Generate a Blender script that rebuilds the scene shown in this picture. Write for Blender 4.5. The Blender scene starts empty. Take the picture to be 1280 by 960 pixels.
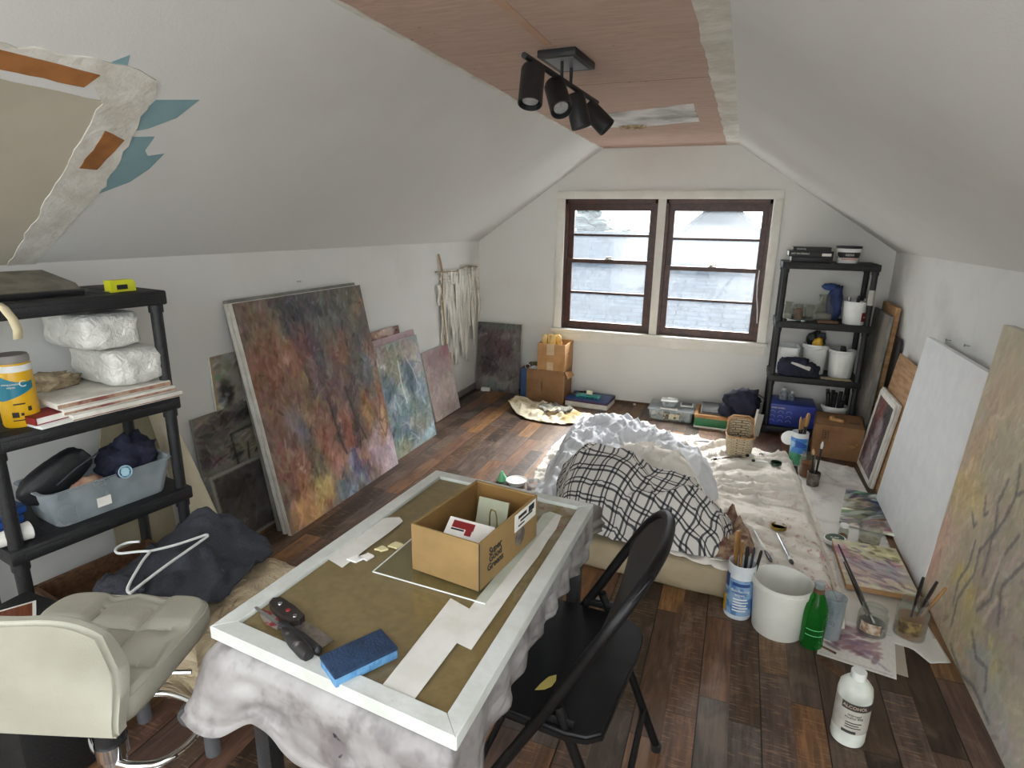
import bpy, bmesh, math, random
import numpy as np
from mathutils import Vector, Matrix, Euler, noise as mn
PI = math.pi
S = bpy.context.scene
COL = S.collection
random.seed(7)

def lin(h):
    h = h.lstrip('#')
    return tuple((c/12.92 if c <= .04045 else ((c+.055)/1.055)**2.4) for c in (int(h[i:i+2], 16)/255 for i in (0, 2, 4)))
def L4(h): return (*lin(h), 1)
def ss(a, b, x):
    t = min(1, max(0, (x-a)/(b-a))); return t*t*(3-2*t)
def nz(x, y, z=0., o=3):
    return mn.fractal(Vector((x, y, z)), 1.0, 2.0, o)

# ------------------------------------------------------------------ mesh builder
class MB:
    def __init__(s): s.bm = bmesh.new()
    def _add(s, verts, faces, M=None):
        vs = [s.bm.verts.new(M @ Vector(v) if M else v) for v in verts]
        fs = []
        for f in faces:
            try: fs.append(s.bm.faces.new([vs[i] for i in f]))
            except ValueError: pass
        return vs, fs
    def box(s, x0, x1, y0, y1, z0, z1, M=None, bev=0, seg=2):
        v = [(x, y, z) for z in (z0, z1) for y in (y0, y1) for x in (x0, x1)]
        f = [(0, 2, 3, 1), (4, 5, 7, 6), (0, 1, 5, 4), (2, 6, 7, 3), (0, 4, 6, 2), (1, 3, 7, 5)]
        vs, fs = s._add(v, f, M)
        if bev:
            es = list({e for fc in fs for e in fc.edges})
            bmesh.ops.bevel(s.bm, geom=es, offset=bev, segments=seg, affect='EDGES', profile=.5, clamp_overlap=True)
        return s
    def prism(s, pts, z0, z1, M=None):
        n = len(pts)
        v = [(p[0], p[1], z0) for p in pts]+[(p[0], p[1], z1) for p in pts]
        f = [tuple(range(n-1, -1, -1)), tuple(range(n, 2*n))]+[(i, (i+1) % n, n+(i+1) % n, n+i) for i in range(n)]
        s._add(v, f, M); return s
    def poly(s, pts, M=None):
        s._add(pts, [tuple(range(len(pts)))], M); return s
    def tube(s, pts, r, n=8, closed=False, M=None):
        pts = [Vector(p) for p in pts]; m = len(pts)
        rs = r if isinstance(r, (list, tuple)) else [r]*m
        v = []; prev = None
        for i, p in enumerate(pts):
            a = pts[(i-1) % m] if (closed or i > 0) else p
            b = pts[(i+1) % m] if (closed or i < m-1) else p
            t = (b-a).normalized()
            if prev is None:
                u = t.orthogonal().normalized()
            else:
                u = (prev-t*prev.dot(t)); u = u.normalized() if u.length > 1e-6 else t.orthogonal().normalized()
            prev = u; w = t.cross(u)
            for k in range(n):
                a2 = 2*PI*k/n
                v.append(p+(u*math.cos(a2)+w*math.sin(a2))*rs[i])
        f = []
        for i in range(m if closed else m-1):
            j = (i+1) % m
            for k in range(n):
                f.append((i*n+k, i*n+(k+1) % n, j*n+(k+1) % n, j*n+k))
        if not closed:
            f.append(tuple(range(n-1, -1, -1))); f.append(tuple(range((m-1)*n, m*n)))
        s._add(v, f, M); return s
    def lathe(s, prof, n=28, M=None, sx=1, sy=1):
        v = []; f = []; m = len(prof)
        for r, z in prof:
            for k in range(n):
                a = 2*PI*k/n; v.append((r*math.cos(a)*sx, r*math.sin(a)*sy, z))
        for i in range(m-1):
            for k in range(n):
                f.append((i*n+k, i*n+(k+1) % n, (i+1)*n+(k+1) % n, (i+1)*n+k))
        if prof[0][0] > 1e-5: f.append(tuple(range(n-1, -1, -1)))
        if prof[-1][0] > 1e-5: f.append(tuple(range((m-1)*n, m*n)))
        vs, fs = s._add(v, f, M)
        bmesh.ops.remove_doubles(s.bm, verts=vs, dist=1e-6)
        return s
    def grid(s, nu, nv, fn, M=None, cu=False):
        v = []; f = []
        for j in range(nv+1):
            for i in range(nu if cu else nu+1):
                v.append(fn(i/nu, j/nv))
        w = nu if cu else nu+1
        for j in range(nv):
            for i in range(nu):
                f.append((j*w+i, j*w+(i+1) % w, (j+1)*w+(i+1) % w, (j+1)*w+i))
        s._add(v, f, M); return s
    def build(s, name, m=None, parent=None, ang=35, solid=0, sub=0):
        bmesh.ops.recalc_face_normals(s.bm, faces=s.bm.faces)
        me = bpy.data.meshes.new(name); s.bm.to_mesh(me); s.bm.free()
        me.polygons.foreach_set('use_smooth', [True]*len(me.polygons))
        me.set_sharp_from_angle(angle=math.radians(ang))
        o = bpy.data.objects.new(name, me); COL.objects.link(o)
        if m: me.materials.append(m)
        if parent: o.parent = parent
        if solid:
            d = o.modifiers.new('t', 'SOLIDIFY'); d.thickness = solid; d.offset = 1
        if sub:
            d = o.modifiers.new('s', 'SUBSURF'); d.levels = d.render_levels = sub
        return o

def tag(o, label, cat, group=None, kind=None):
    o['label'] = label; o['category'] = cat
    if group: o['group'] = group
    if kind: o['kind'] = kind
    return o
def thing(name, label, cat, loc=(0, 0, 0), rz=0, group=None, rot=None):
    o = bpy.data.objects.new(name, None); COL.objects.link(o)
    o.location = loc; o.rotation_euler = rot if rot else (0, 0, rz)
    o.empty_display_size = .05
    return tag(o, label, cat, group)
def struct(o): o['kind'] = 'structure'; return o
def part_label(o, l): o['label'] = l; return o
def children(o): return [c for c in bpy.data.objects if c.parent == o]
def copy_tree(o, parent=None):
    c = o.copy(); COL.objects.link(c)
    if parent: c.parent = parent
    for ch in children(o): copy_tree(ch, c)
    return c
def T(x, y, z, rx=0, ry=0, rz=0): return Matrix.Translation((x, y, z)) @ Euler((rx, ry, rz)).to_matrix().to_4x4()
def along(a, b):
    a = Vector(a); b = Vector(b)
    return Matrix.Translation(a) @ (b-a).to_track_quat('Z', 'Y').to_matrix().to_4x4()

def text_mesh(txt, size, name, m, parent, M, bend=None, align='CENTER', ext=.0004, space=1.0, offset=0.0):
    cu = bpy.data.curves.new(name, 'FONT'); cu.body = txt; cu.size = size; cu.align_x = align; cu.align_y = 'CENTER'
    cu.extrude = ext; cu.space_line = space; cu.offset = offset; cu.resolution_u = 3
    ob = bpy.data.objects.new(name, cu); COL.objects.link(ob)
    dg = bpy.context.evaluated_depsgraph_get(); dg.update()
    me = bpy.data.meshes.new_from_object(ob.evaluated_get(dg))
    bpy.data.objects.remove(ob); bpy.data.curves.remove(cu)
    for v in me.vertices:
        c = v.co.copy()
        if bend:
            r = bend+c.z; a = c.x/bend
            c = Vector((r*math.sin(a), -r*math.cos(a), c.y))
        v.co = M @ c
    me.name = name; me.materials.clear(); me.materials.append(m)
    o = bpy.data.objects.new(name, me); COL.objects.link(o); o.parent = parent
    return o

# ------------------------------------------------------------------ materials
class N:
    def __init__(s, name):
        s.m = bpy.data.materials.new(name); s.m.use_nodes = True
        s.t = s.m.node_tree; s.t.nodes.clear()
        s.out = s.n('ShaderNodeOutputMaterial')
    def n(s, typ, **kw):
        x = s.t.nodes.new(typ)
        for k, v in kw.items(): setattr(x, k, v)
        return x
    def l(s, a, b): s.t.links.new(a, b)
    def val(s, sock, v):
        if isinstance(v, bpy.types.NodeSocket): s.l(v, sock)
        else: sock.default_value = v
    def math(s, op, a, b=0., c=None, clamp=False):
        x = s.n('ShaderNodeMath', operation=op); x.use_clamp = clamp
        s.val(x.inputs[0], a); s.val(x.inputs[1], b)
        if c is not None: s.val(x.inputs[2], c)
        return x.outputs[0]
    def mix(s, f, a, b, bt='MIX'):
        x = s.n('ShaderNodeMix', data_type='RGBA', blend_type=bt)
        s.val(x.inputs[0], f); s.val(x.inputs[6], a); s.val(x.inputs[7], b)
        return x.outputs[2]
    def noise(s, sc, vec=None, det=3, rough=.55, dist=0):
        x = s.n('ShaderNodeTexNoise'); x.inputs['Scale'].default_value = sc; x.inputs['Detail'].default_value = det
        x.inputs['Roughness'].default_value = rough; x.inputs['Distortion'].default_value = dist
        if vec is not None: s.l(vec, x.inputs['Vector'])
        return x.outputs['Fac']
    def obj(s): return s.n('ShaderNodeTexCoord').outputs['Object']
    def uv(s): return s.n('ShaderNodeTexCoord').outputs['UV']
    def mp(s, v, sc=(1, 1, 1), loc=(0, 0, 0), rot=(0, 0, 0)):
        x = s.n('ShaderNodeMapping'); s.l(v, x.inputs[0]); x.inputs['Scale'].default_value = sc
        x.inputs['Location'].default_value = loc; x.inputs['Rotation'].default_value = rot
        return x.outputs[0]
    def ramp(s, f, stops, const=False):
        x = s.n('ShaderNodeValToRGB'); r = x.color_ramp
        if const: r.interpolation = 'CONSTANT'
        while len(r.elements) < len(stops): r.elements.new(.5)
        for e, (p, c) in zip(r.elements, stops):
            e.position = p; e.color = c if len(c) == 4 else (*c, 1)
        s.l(f, x.inputs[0]); return x.outputs[0]
    def step(s, f, a, b):
        x = s.n('ShaderNodeMapRange'); x.clamp = True; x.interpolation_type = 'SMOOTHSTEP'
        s.l(f, x.inputs[0]); x.inputs[1].default_value = a; x.inputs[2].default_value = b
        return x.outputs[0]
    def bsdf(s, col, rough=.6, metal=0, bump=None, spec=.5, dist=.01, **kw):
        b = s.n('ShaderNodeBsdfPrincipled'); s.val(b.inputs['Base Color'], col); s.val(b.inputs['Roughness'], rough)
        b.inputs['Metallic'].default_value = metal; b.inputs['Specular IOR Level'].default_value = spec
        for k, v in kw.items(): s.val(b.inputs[k.replace('_', ' ')], v)
        if bump is not None:
            u = s.n('ShaderNodeBump'); u.inputs['Strength'].default_value = bump[1]; u.inputs['Distance'].default_value = dist
            s.l(bump[0], u.inputs['Height']); s.l(u.outputs[0], b.inputs['Normal'])
        s.l(b.outputs[0], s.out.inputs[0]); return b

def M_(name, c, c2=None, sc=8, rough=.6, metal=0, bump=0, bsc=None, spec=.5, lo=.35, hi=.65, stretch=None, **kw):
    n = N(name); v = n.obj()
    if stretch: v = n.mp(v, stretch)
    f = n.noise(sc, v, 4)
    col = n.mix(n.step(f, lo, hi), L4(c), L4(c2 or c)) if c2 else n.mix(n.step(f, .3, .7), tuple([x*.95 for x in lin(c)])+(1,), L4(c))
    n.bsdf(col, rough, metal, (n.noise(bsc or sc*4, v, 3), bump) if bump else None, spec, **kw)
    return n.m
def clear_mat(name, tint='#f4f8f8', body='#e8eeee', fac=.2, rough=.1):
    n = N(name); t = n.n('ShaderNodeBsdfTransparent'); t.inputs[0].default_value = L4(tint)
    b = n.n('ShaderNodeBsdfPrincipled'); b.inputs['Base Color'].default_value = L4(body); b.inputs['Roughness'].default_value = rough
    mx = n.n('ShaderNodeMixShader'); fr = n.n('ShaderNodeLayerWeight'); fr.inputs[0].default_value = .35
    nf = n.noise(9, n.obj(), 2)
    f = n.math('ADD', n.math('MULTIPLY', fr.outputs['Facing'], .45), n.math('MULTIPLY', nf, fac*2), clamp=True)
    n.l(f, mx.inputs[0]); n.l(t.outputs[0], mx.inputs[1]); n.l(b.outputs[0], mx.inputs[2]); n.l(mx.outputs[0], n.out.inputs[0])
    return n.m

MT = {}
MT['black'] = M_('black_plastic', '#161719', '#1f2022', 30, .5, bump=.15, bsc=200)
MT['shelf'] = M_('shelf_plastic', '#111213', '#1a1b1d', 25, .55, bump=.25, bsc=180)
MT['chair'] = M_('chair_paint', '#0b0b0c', '#121213', 12, .42, spec=.3)
MT['white'] = M_('white_plastic', '#e6e8e6', '#dcdfdc', 10, .4)
MT['paper'] = M_('white_paper', '#e9e8e2', '#dddbd2', 14, .8)
MT['card'] = M_('cardboard', '#a5814f', '#94703f', 9, .85, bump=.1, bsc=60, stretch=(1, 1, .3))
MT['card2'] = M_('cardboard_pale', '#b98f62', '#a67a4c', 7, .85, bump=.1)
MT['card3'] = M_('cardboard_brown', '#8d6a48', '#7c5a3a', 7, .85, bump=.1)
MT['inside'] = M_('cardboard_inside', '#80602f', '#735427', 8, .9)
MT['tape'] = M_('packing_tape', '#bfa583', '#c8b294', 20, .3)
MT['wood'] = M_('raw_wood', '#b8926a', '#9c7448', 6, .7, stretch=(1, 1, 8))
MT['wood2'] = M_('brown_wood', '#6a4a30', '#4d3422', 8, .6, stretch=(8, 1, 8))
MT['stretch'] = M_('stretcher_canvas', '#dedcd4', '#c9c6bc', 12, .85, bump=.2, bsc=120)
MT['stretchd'] = M_('stretcher_grey', '#8b8a84', '#74736d', 8, .85)
MT['steel'] = M_('steel', '#c2c4c6', '#a9abad', 30, .25, 1)
MT['chrome'] = M_('chrome', '#e4e6e8', None, 5, .08, 1)
MT['blade'] = M_('stained_blade', '#8f8880', '#6d655e', 30, .4, .7)
MT['red'] = M_('red_cover', '#8e2024', '#7a191d', 14, .5)
MT['navy'] = M_('navy_cloth', '#23263a', '#171a28', 9, .9, bump=.4, bsc=70)
MT['denim'] = M_('charcoal_cloth', '#3d4048', '#2c2f36', 5, .9, bump=.4, bsc=90)
MT['blue'] = M_('blue_plastic', '#2455a8', '#1d4690', 10, .4)
MT['dblue'] = M_('blue_cover', '#2c4c86', '#253f70', 8, .45)
MT['teal'] = M_('teal_plastic', '#45a9a6', '#3a9794', 10, .4)
MT['green'] = M_('green_card', '#2f7a4d', '#276a41', 8, .5)
MT['mint'] = M_('mint_plastic', '#7fd9a0', None, 8, .35)
MT['yellow'] = M_('yellow_plastic', '#e4b51e', '#d9a714', 10, .4)
MT['lime'] = M_('lime_plastic', '#cdd02a', '#bcc020', 10, .4)
MT['ink'] = M_('print_ink', '#24221f', None, 10, .7)
MT['bristle'] = M_('bristle', '#c9a56c', '#8d6a3c', 60, .9, stretch=(1, 1, .05))
MT['bhandle'] = M_('brush_handle', '#1d1a18', '#2a2320', 12, .35)
MT['bwood'] = M_('brush_wood', '#8a6236', '#a67d4b', 12, .5, stretch=(1, 1, .1))
MT['rag'] = M_('stained_rag', '#b59c82', '#7d4a42', 14, .95, bump=.4)
MT['cream'] = M_('cream_vinyl', '#a5a395', '#9c9a8b', 6, .45, bump=.12, bsc=260)
MT['satin'] = M_('satin_cloth', '#c4b59a', '#b0a184', 5, .3, spec=.8)
MT['clear'] = clear_mat('clear_plastic', fac=.22)
MT['clear2'] = clear_mat('cloudy_plastic', '#dfe6ea', '#c4ccd0', .27, .3)
MT['glass'] = clear_mat('clear_glass', '#f2f4f1', '#bdbcb4', .06, .05)
MT['amber'] = clear_mat('amber_liquid', '#c98a34', '#a8691e', .5, .1)
MT['gold'] = M_('gold_lid', '#b59c4a', '#8d7a38', 20, .35, .8)
MT['dgreen'] = M_('green_lid', '#28472f', '#1d3824', 20, .4)
MT['peach'] = M_('rubber_foot', '#5d5d60', None, 8, .8)
# ------------------------------------------------------------------ room shell
XL, XR, YB, YF = -2.169, .999, 4.93, -1.7
ZK, ZC, XCL, XCR = 1.312, 2.041, -1.112, -.107
def wall_mat(name, c, c2, sc=1.6):
    n = N(name); v = n.obj()
    f = n.noise(sc, v, 5, .6); g = n.noise(.7, v, 2)
    col = n.mix(n.step(f, .45, .72), L4(c), L4(c2))
    h = n.math('ADD', n.noise(140, v, 2), n.math('MULTIPLY', n.noise(9, v, 3), 2))
    n.bsdf(col, .85, 0, (h, .12), .2, .004); return n.m
WALL = wall_mat('wall_paint', '#dadad6', '#d4d3ce')
WALLP = wall_mat('patched_wall_paint', '#dfe0dd', '#d2d2cd', 2.6)
SLOPE = wall_mat('slope_paint', '#d9d9d6', '#d3d2ce', 1.1)
TRIM = M_('trim_paint', '#e2e0d8', '#d8d5cb', 6, .5)
def floor_mat():
    n = N('plank_floor'); v = n.obj(); sp = n.n('ShaderNodeSeparateXYZ'); n.l(v, sp.inputs[0])
    x, y = sp.outputs[0], sp.outputs[1]
    bw = .185
    bx = n.math('DIVIDE', n.math('SUBTRACT', x, .017), bw); bi = n.math('FLOOR', bx); bf = n.math('FRACT', bx)
    wn = lambda *a: None
    def white(a, b):
        c = n.n('ShaderNodeCombineXYZ'); n.val(c.inputs[0], a); n.val(c.inputs[1], b)
        w = n.n('ShaderNodeTexWhiteNoise', noise_dimensions='3D'); n.l(c.outputs[0], w.inputs[0]); return w.outputs['Value']
    # printed strips: one or two per board
    si = n.math('FLOOR', n.math('MULTIPLY', bx, 2)); sf = n.math('FRACT', n.math('MULTIPLY', bx, 2))
    off = n.math('MULTIPLY', white(si, 3.3), 5)
    ln = n.math('ADD', .42, n.math('MULTIPLY', white(si, 8.1), .28))
    by = n.math('DIVIDE', n.math('ADD', y, off), ln); yi = n.math('FLOOR', by); yf = n.math('FRACT', by)
    r1 = white(si, yi); r2 = white(n.math('ADD', si, 31.7), yi)
    base = n.ramp(r1, [(0, lin('#372c26')), (.18, lin('#50402f')), (.34, lin('#6a4c38')), (.5, lin('#5e554e')), (.64, lin('#6e5144')), (.78, lin('#8a6242')), (.92, lin('#9c7348')), (1, lin('#4f4640'))])
    c = n.n('ShaderNodeCombineXYZ'); n.l(n.math('MULTIPLY', x, 1), c.inputs[0]); n.l(n.math('MULTIPLY', y, .09), c.inputs[1]); n.l(n.math('MULTIPLY', r1, 40), c.inputs[2])
    gr = n.noise(55, c.outputs[0], 5, .65, .6)
    c2 = n.n('ShaderNodeCombineXYZ'); n.l(x, c2.inputs[0]); n.l(n.math('MULTIPLY', y, .5), c2.inputs[1]); n.l(n.math('MULTIPLY', r2, 40), c2.inputs[2])
    bl = n.noise(9, c2.outputs[0], 4, .6, .8)
    col = n.mix(n.step(gr, .3, .72), n.mix(.62, base, L4('#1c1512')), base)
    col = n.mix(n.math('MULTIPLY', n.step(bl, .5, .75), .5), col, L4('#2a211c'))
    col = n.mix(n.math('MULTIPLY', n.step(bl, .5, .28), .3), col, L4('#8a7666'))
    c3 = n.n('ShaderNodeCombineXYZ'); n.l(n.math('MULTIPLY', x, .12), c3.inputs[0]); n.l(y, c3.inputs[1]); n.l(r2, c3.inputs[2])
    saw = n.noise(160, c3.outputs[0], 2)
    col = n.mix(n.math('MULTIPLY', n.math('MULTIPLY', n.step(saw, .55, .68), n.step(r2, .5, .6)), .3), col, L4('#b08a66'))
    # seams
    e = n.math('MINIMUM', bf, n.math('SUBTRACT', 1, bf)); seam = n.step(e, .016, .004)
    e2 = n.math('MINIMUM', yf, n.math('SUBTRACT', 1, yf)); s2 = n.math('MULTIPLY', n.step(e2, .006, .002), .55)
    e3 = n.math('MINIMUM', sf, n.math('SUBTRACT', 1, sf)); s3 = n.math('MULTIPLY', n.step(e3, .02, .006), .3)
    col = n.mix(n.math('MAXIMUM', seam, n.math('MAXIMUM', s2, s3)), col, L4('#100c0a'))
    rg = n.math('ADD', .34, n.math('MULTIPLY', gr, .22))
    n.bsdf(col, rg, 0, (n.math('SUBTRACT', n.math('MULTIPLY', gr, .5), seam), .25), .35, .003); return n.m
FLOOR = floor_mat()
m = MB(); m.box(XL-.1, XR+.1, YF-.1, YB+.1, -.1, 0); struct(m.build('floor', FLOOR))
m = MB(); m.box(XL-.1, XL, YF-.1, YB+.1, 0, ZK+.03); struct(m.build('wall_left', WALL))
m = MB(); m.box(XR, XR+.1, YF-.1, YB+.1, 0, ZK+.03); struct(m.build('wall_right', WALLP))
def profile_wall(name, y0, y1, hole, mt):
    (hx0, hx1, hz0, hz1) = hole
    m = MB()
    def slab(pts): m._add([(x, y, z) for y in (y0, y1) for x, z in pts], [tuple(range(len(pts))), tuple(range(2*len(pts)-1, len(pts)-1, -1))]+[(i, (i+1) % len(pts), len(pts)+(i+1) % len(pts), len(pts)+i) for i in range(len(pts))])
    sl = lambda x: ZK+(x-XL)*(ZC-ZK)/(XCL-XL) if x < XCL else (ZC if x < XCR else ZC-(x-XCR)*(ZC-ZK)/(XR-XCR))
    a = [(XL, 0), (hx0, 0), (hx0, sl(hx0)+.05)]+([(XCL, ZC+.05)] if hx0 > XCL else [])+[(XL, ZK+.05)]
    slab(a)
    b = [(hx1, 0), (XR, 0), (XR, ZK+.05)]+([(XCR, ZC+.05)] if hx1 < XCR else [])+[(hx1, sl(hx1)+.05)]
    slab(b)
    slab([(hx0, 0), (hx1, 0), (hx1, hz0), (hx0, hz0)])
    top = [(hx0, hz1), (hx1, hz1), (hx1, sl(hx1)+.05)]+[(x, ZC+.05) for x in (XCR, XCL) if hx0 < x < hx1]+[(hx0, sl(hx0)+.05)]
    slab(top)
    return struct(m.build(name, mt))
profile_wall('wall_back', YB, YB+.12, (-1.40, .178, .60, 1.675), WALL)
profile_wall('wall_front', YF-.12, YF, (-1.3, .3, .8, 1.5), WALL)
# sloped ceilings
def slope(name, xa, za, xb, zb, mt, hole=None):
    d = Vector((xb-xa, 0, zb-za)).normalized(); n = Vector((-d.z, 0, d.x)); n = n if n.z > 0 else -n
    m = MB(); P = [Vector((xa, 0, za)), Vector((xb, 0, zb)), Vector((xb, 0, zb))+n*.1, Vector((xa, 0, za))+n*.1]
    def blk(ya, yb, fa, fb):
        Q = [P[0].lerp(P[1], fa), P[0].lerp(P[1], fb), P[3].lerp(P[2], fb), P[3].lerp(P[2], fa)]
        m._add([(p.x, y, p.z) for y in (ya, yb) for p in Q], [(0, 1, 2, 3), (7, 6, 5, 4), (0, 4, 5, 1), (1, 5, 6, 2), (2, 6, 7, 3), (3, 7, 4, 0)])
    if hole:      # unseen skylight opening behind the photographer, added to brighten the room
        blk(hole[1], YB+.1, 0, 1); blk(YF-.1, hole[0], 0, 1); blk(hole[0], hole[1], 0, hole[2]); blk(hole[0], hole[1], hole[3], 1)
    else: blk(YF-.1, YB+.1, 0, 1)
    return struct(m.build(name, mt))
SL = slope('ceiling_left', XL-.03, ZK-.0207, XCL+.02, ZC+.0138, SLOPE, hole=(-1.5, .2, .10, .92))
slope('ceiling_right', XCR-.02, ZC+.0132, XR+.03, ZK-.02, SLOPE, hole=(-1.5, .2, .10, .92))
def ply_mat():
    n = N('plywood'); v = n.obj(); sp = n.n('ShaderNodeSeparateXYZ'); n.l(v, sp.inputs[0])
    g = n.noise(7, n.mp(v, (1, 5, 1)), 5, .6, 1.2); b = n.noise(2.2, v, 4, .6)
    col = n.mix(n.step(g, .3, .7), L4('#b4998a'), L4('#c4aa9a'))
    col = n.mix(n.math('MULTIPLY', n.step(b, .45, .7), .6), col, L4('#bfa599'))
    k = n.noise(26, v, 2); col = n.mix(n.step(k, .73, .78), col, L4('#553a2b'))
    sm = n.step(n.math('ABSOLUTE', n.math('SUBTRACT', sp.outputs[1], 2.74)), .004, .001)
    col = n.mix(sm, col, L4('#4a3226'))
    n.bsdf(col, .75, 0, (g, .15), .25, .004); return n.m
m = MB(); m.box(XCL-.03, XCR+.03, YF-.1, YB+.1, ZC, ZC+.1); struct(m.build('ceiling', ply_mat()))
PLAS = M_('joint_compound', '#e0ded6', '#cbc7bc', 9, .9, bump=.5, bsc=30)
def ragged(poly, step, amp, seed=0):
    out = []; n = len(poly)
    for i in range(n):
        a = Vector(poly[i]+(0,)); b = Vector(poly[(i+1) % n]+(0,)); k = max(1, int((b-a).length/step))
        for j in range(k):
            p = a.lerp(b, j/k); out.append((p.x+amp*nz(p.x*40+seed, p.y*40), p.y+amp*nz(p.x*40, p.y*40+9+seed)))
    return out
def flat(poly, z0, z1, M=None):
    m = MB(); m.prism(poly, z0, z1, M)
    return m
# bare taping strips beside the plywood
struct(flat(ragged([(-.2, YF), (-.19, YB), (XCR+.01, YB), (XCR+.01, YF)], .06, .01), ZC+.002, ZC-.004).build('trim_1', PLAS))
struct(flat(ragged([(XCL-.01, YF), (XCL-.01, YB), (XCL+.012, YB), (XCL+.016, YF)], .06, .006), ZC+.002, ZC-.004).build('trim_2', PLAS))
# torn strip on the left slope: (y, s) plane
es = Vector((XCL-XL, 0, ZC-ZK)).normalized(); nn = Vector((es.z, 0, -es.x))
MS = Matrix(((0, es.x, nn.x, XL), (1, 0, 0, 0), (0, es.z, nn.z, ZK), (0, 0, 0, 1)))
AQ = M_('teal_paint', '#86a6ab', '#7c9da4', 9, .8); BRW = M_('bare_brown_board', '#a8703c', '#8b5a2e', 9, .9); BEI = M_('beige_paint', '#bdb6a4', '#b3ac9a', 3, .9)
flat(ragged([(-.3, 0.), (1.25, 0.), (1.20, .42), (1.165, .76), (-.3, .79)], .05, .004), 0, .0015, MS).build('bare_wallboard', BEI, SL)
for p in ([(1.29, .80), (1.408, .834), (1.385, .75), (1.33, .69), (1.27, .655)], [(1.27, .64), (1.367, .662), (1.372, .6), (1.395, .577), (1.438, .596), (1.432, .52), (1.405, .45), (1.34, .385), (1.28, .42)], [(1.11, .87), (1.15, .92), (1.168, .87)]):
    flat(p, 0, .001, MS).build('paint_remnant', AQ, SL, 1)
flat(ragged([(-.3, .80), (1.12, .80), (1.165, .75), (1.195, .45), (1.235, .0), (1.315, 0), (1.32, .2), (1.34, .43), (1.30, .66), (1.272, .84), (1.2, .892), (1.11, .885), (.9, .865), (-.3, .89)], .025, .012), 0, .004, MS).build('plaster_strip', PLAS, SL)
flat(ragged([(-.3, .80), (1.10, .795), (1.115, .845), (1.0, .845), (-.3, .852)], .03, .005), .001, .0055, MS).build('exposed_board', BRW, SL)
flat(ragged([(1.222, .66), (1.285, .635), (1.275, .5), (1.225, .5)], .02, .007), .001, .0055, MS).build('exposed_board', BRW, SL)
# hole patch on the plywood with a ragged papery knot
hp = M_('patch_plaster', '#d9d8d4', '#8f8d89', 4, .6, lo=.4, hi=.7)
CP = flat(ragged([(-.98, 3.32), (-.86, 3.46), (-.3, 3.28), (-.31, 3.80), (-.68, 3.93), (-.98, 3.86)], .05, .014), ZC+.001, ZC-.003).build('trim_3', hp); struct(CP)
m = MB(); m.lathe([(.085, 0), (.08, -.012), (.05, -.02), (.02, -.014), (0, -.012)], 18, T(-.7, 3.88, ZC), 1, .6); m.build('torn_paper', M_('torn_paper', '#8a7355', '#c5b597', 30, .9, bump=.6), CP)
m = MB(); m.box(-.70, -.67, YF, 2.12, ZC-.0015, ZC); struct(m.build('trim_4', M_('pale_glue_line', '#c09f86', '#b8937a', 9, .8)))
# nails and screw left in the walls
for i, (x, y, z) in enumerate([(XL, 2.565, 1.151), (XR, 3.46, .94), (XR, 3.2, .96)]):
    m = MB(); s = 1 if x < 0 else -1; m.tube([(x-s*.004, y, z), (x+s*.02, y, z+.002)], .0025, 6); m.tube([(x+s*.02, y, z+.002), (x+s*.023, y, z+.002)], .006, 8)
    tag(m.build('nail', MT['steel']), ['lone nail in the left wall above the tall brown painting', 'nail in the right wall over the blank canvas, further from the camera', 'nail in the right wall over the blank canvas, nearer the camera'][i], 'nail')
m = MB(); m.box(XL, XL+.012, YF, YB, 0, .055, bev=.004); struct(m.build('baseboard_left', M_('grey_base', '#8b867e', '#7b766e', 8, .6)))
m = MB(); m.box(XL, XR, YB-.01, YB, 0, .018); struct(m.build('baseboard_back', MT['wood2']))
# ------------------------------------------------------------------ window
BR = M_('stained_sash', '#4b2a1c', '#371d13', 10, .4, stretch=(3, 1, 3)); GL = None
def pane_mat():
    n = N('haze_veil_pane'); t = n.n('ShaderNodeBsdfTransparent'); tr = n.n('ShaderNodeBsdfTranslucent'); tr.inputs[0].default_value = (.85, .93, 1, 1)  # translucent share puts a pale veil of haze over the view outside
    g = n.n('ShaderNodeBsdfGlossy'); g.inputs['Roughness'].default_value = .05
    a = n.n('ShaderNodeMixShader'); f = n.noise(70, n.obj(), 4)
    n.l(n.math('ADD', .021, n.math('MULTIPLY', n.step(f, .3, .75), .012)), a.inputs[0]); n.l(t.outputs[0], a.inputs[1]); n.l(tr.outputs[0], a.inputs[2])
    b = n.n('ShaderNodeMixShader'); b.inputs[0].default_value = .05; n.l(a.outputs[0], b.inputs[1]); n.l(g.outputs[0], b.inputs[2]); n.l(b.outputs[0], n.out.inputs[0]); return n.m
PANE = pane_mat()
m = MB()
m.box(-1.46, -1.397, YB-.022, YB, .60, 1.6615, bev=.003); m.box(.172, .235, YB-.022, YB, .60, 1.6615, bev=.003)
m.box(-1.46, .235, YB-.022, YB+.001, 1.662, 1.724, bev=.003); m.box(-.652, -.592, YB-.016, YB+.1, .60, 1.67, bev=.003)
struct(m.build('trim_5', TRIM))
m = MB(); m.box(-1.475, .25, YB-.05, YB+.1, .572, .603, bev=.004); m.box(-1.45, .235, YB-.02, YB, .5, .572, bev=.003); struct(m.build('trim_6', TRIM))
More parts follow.
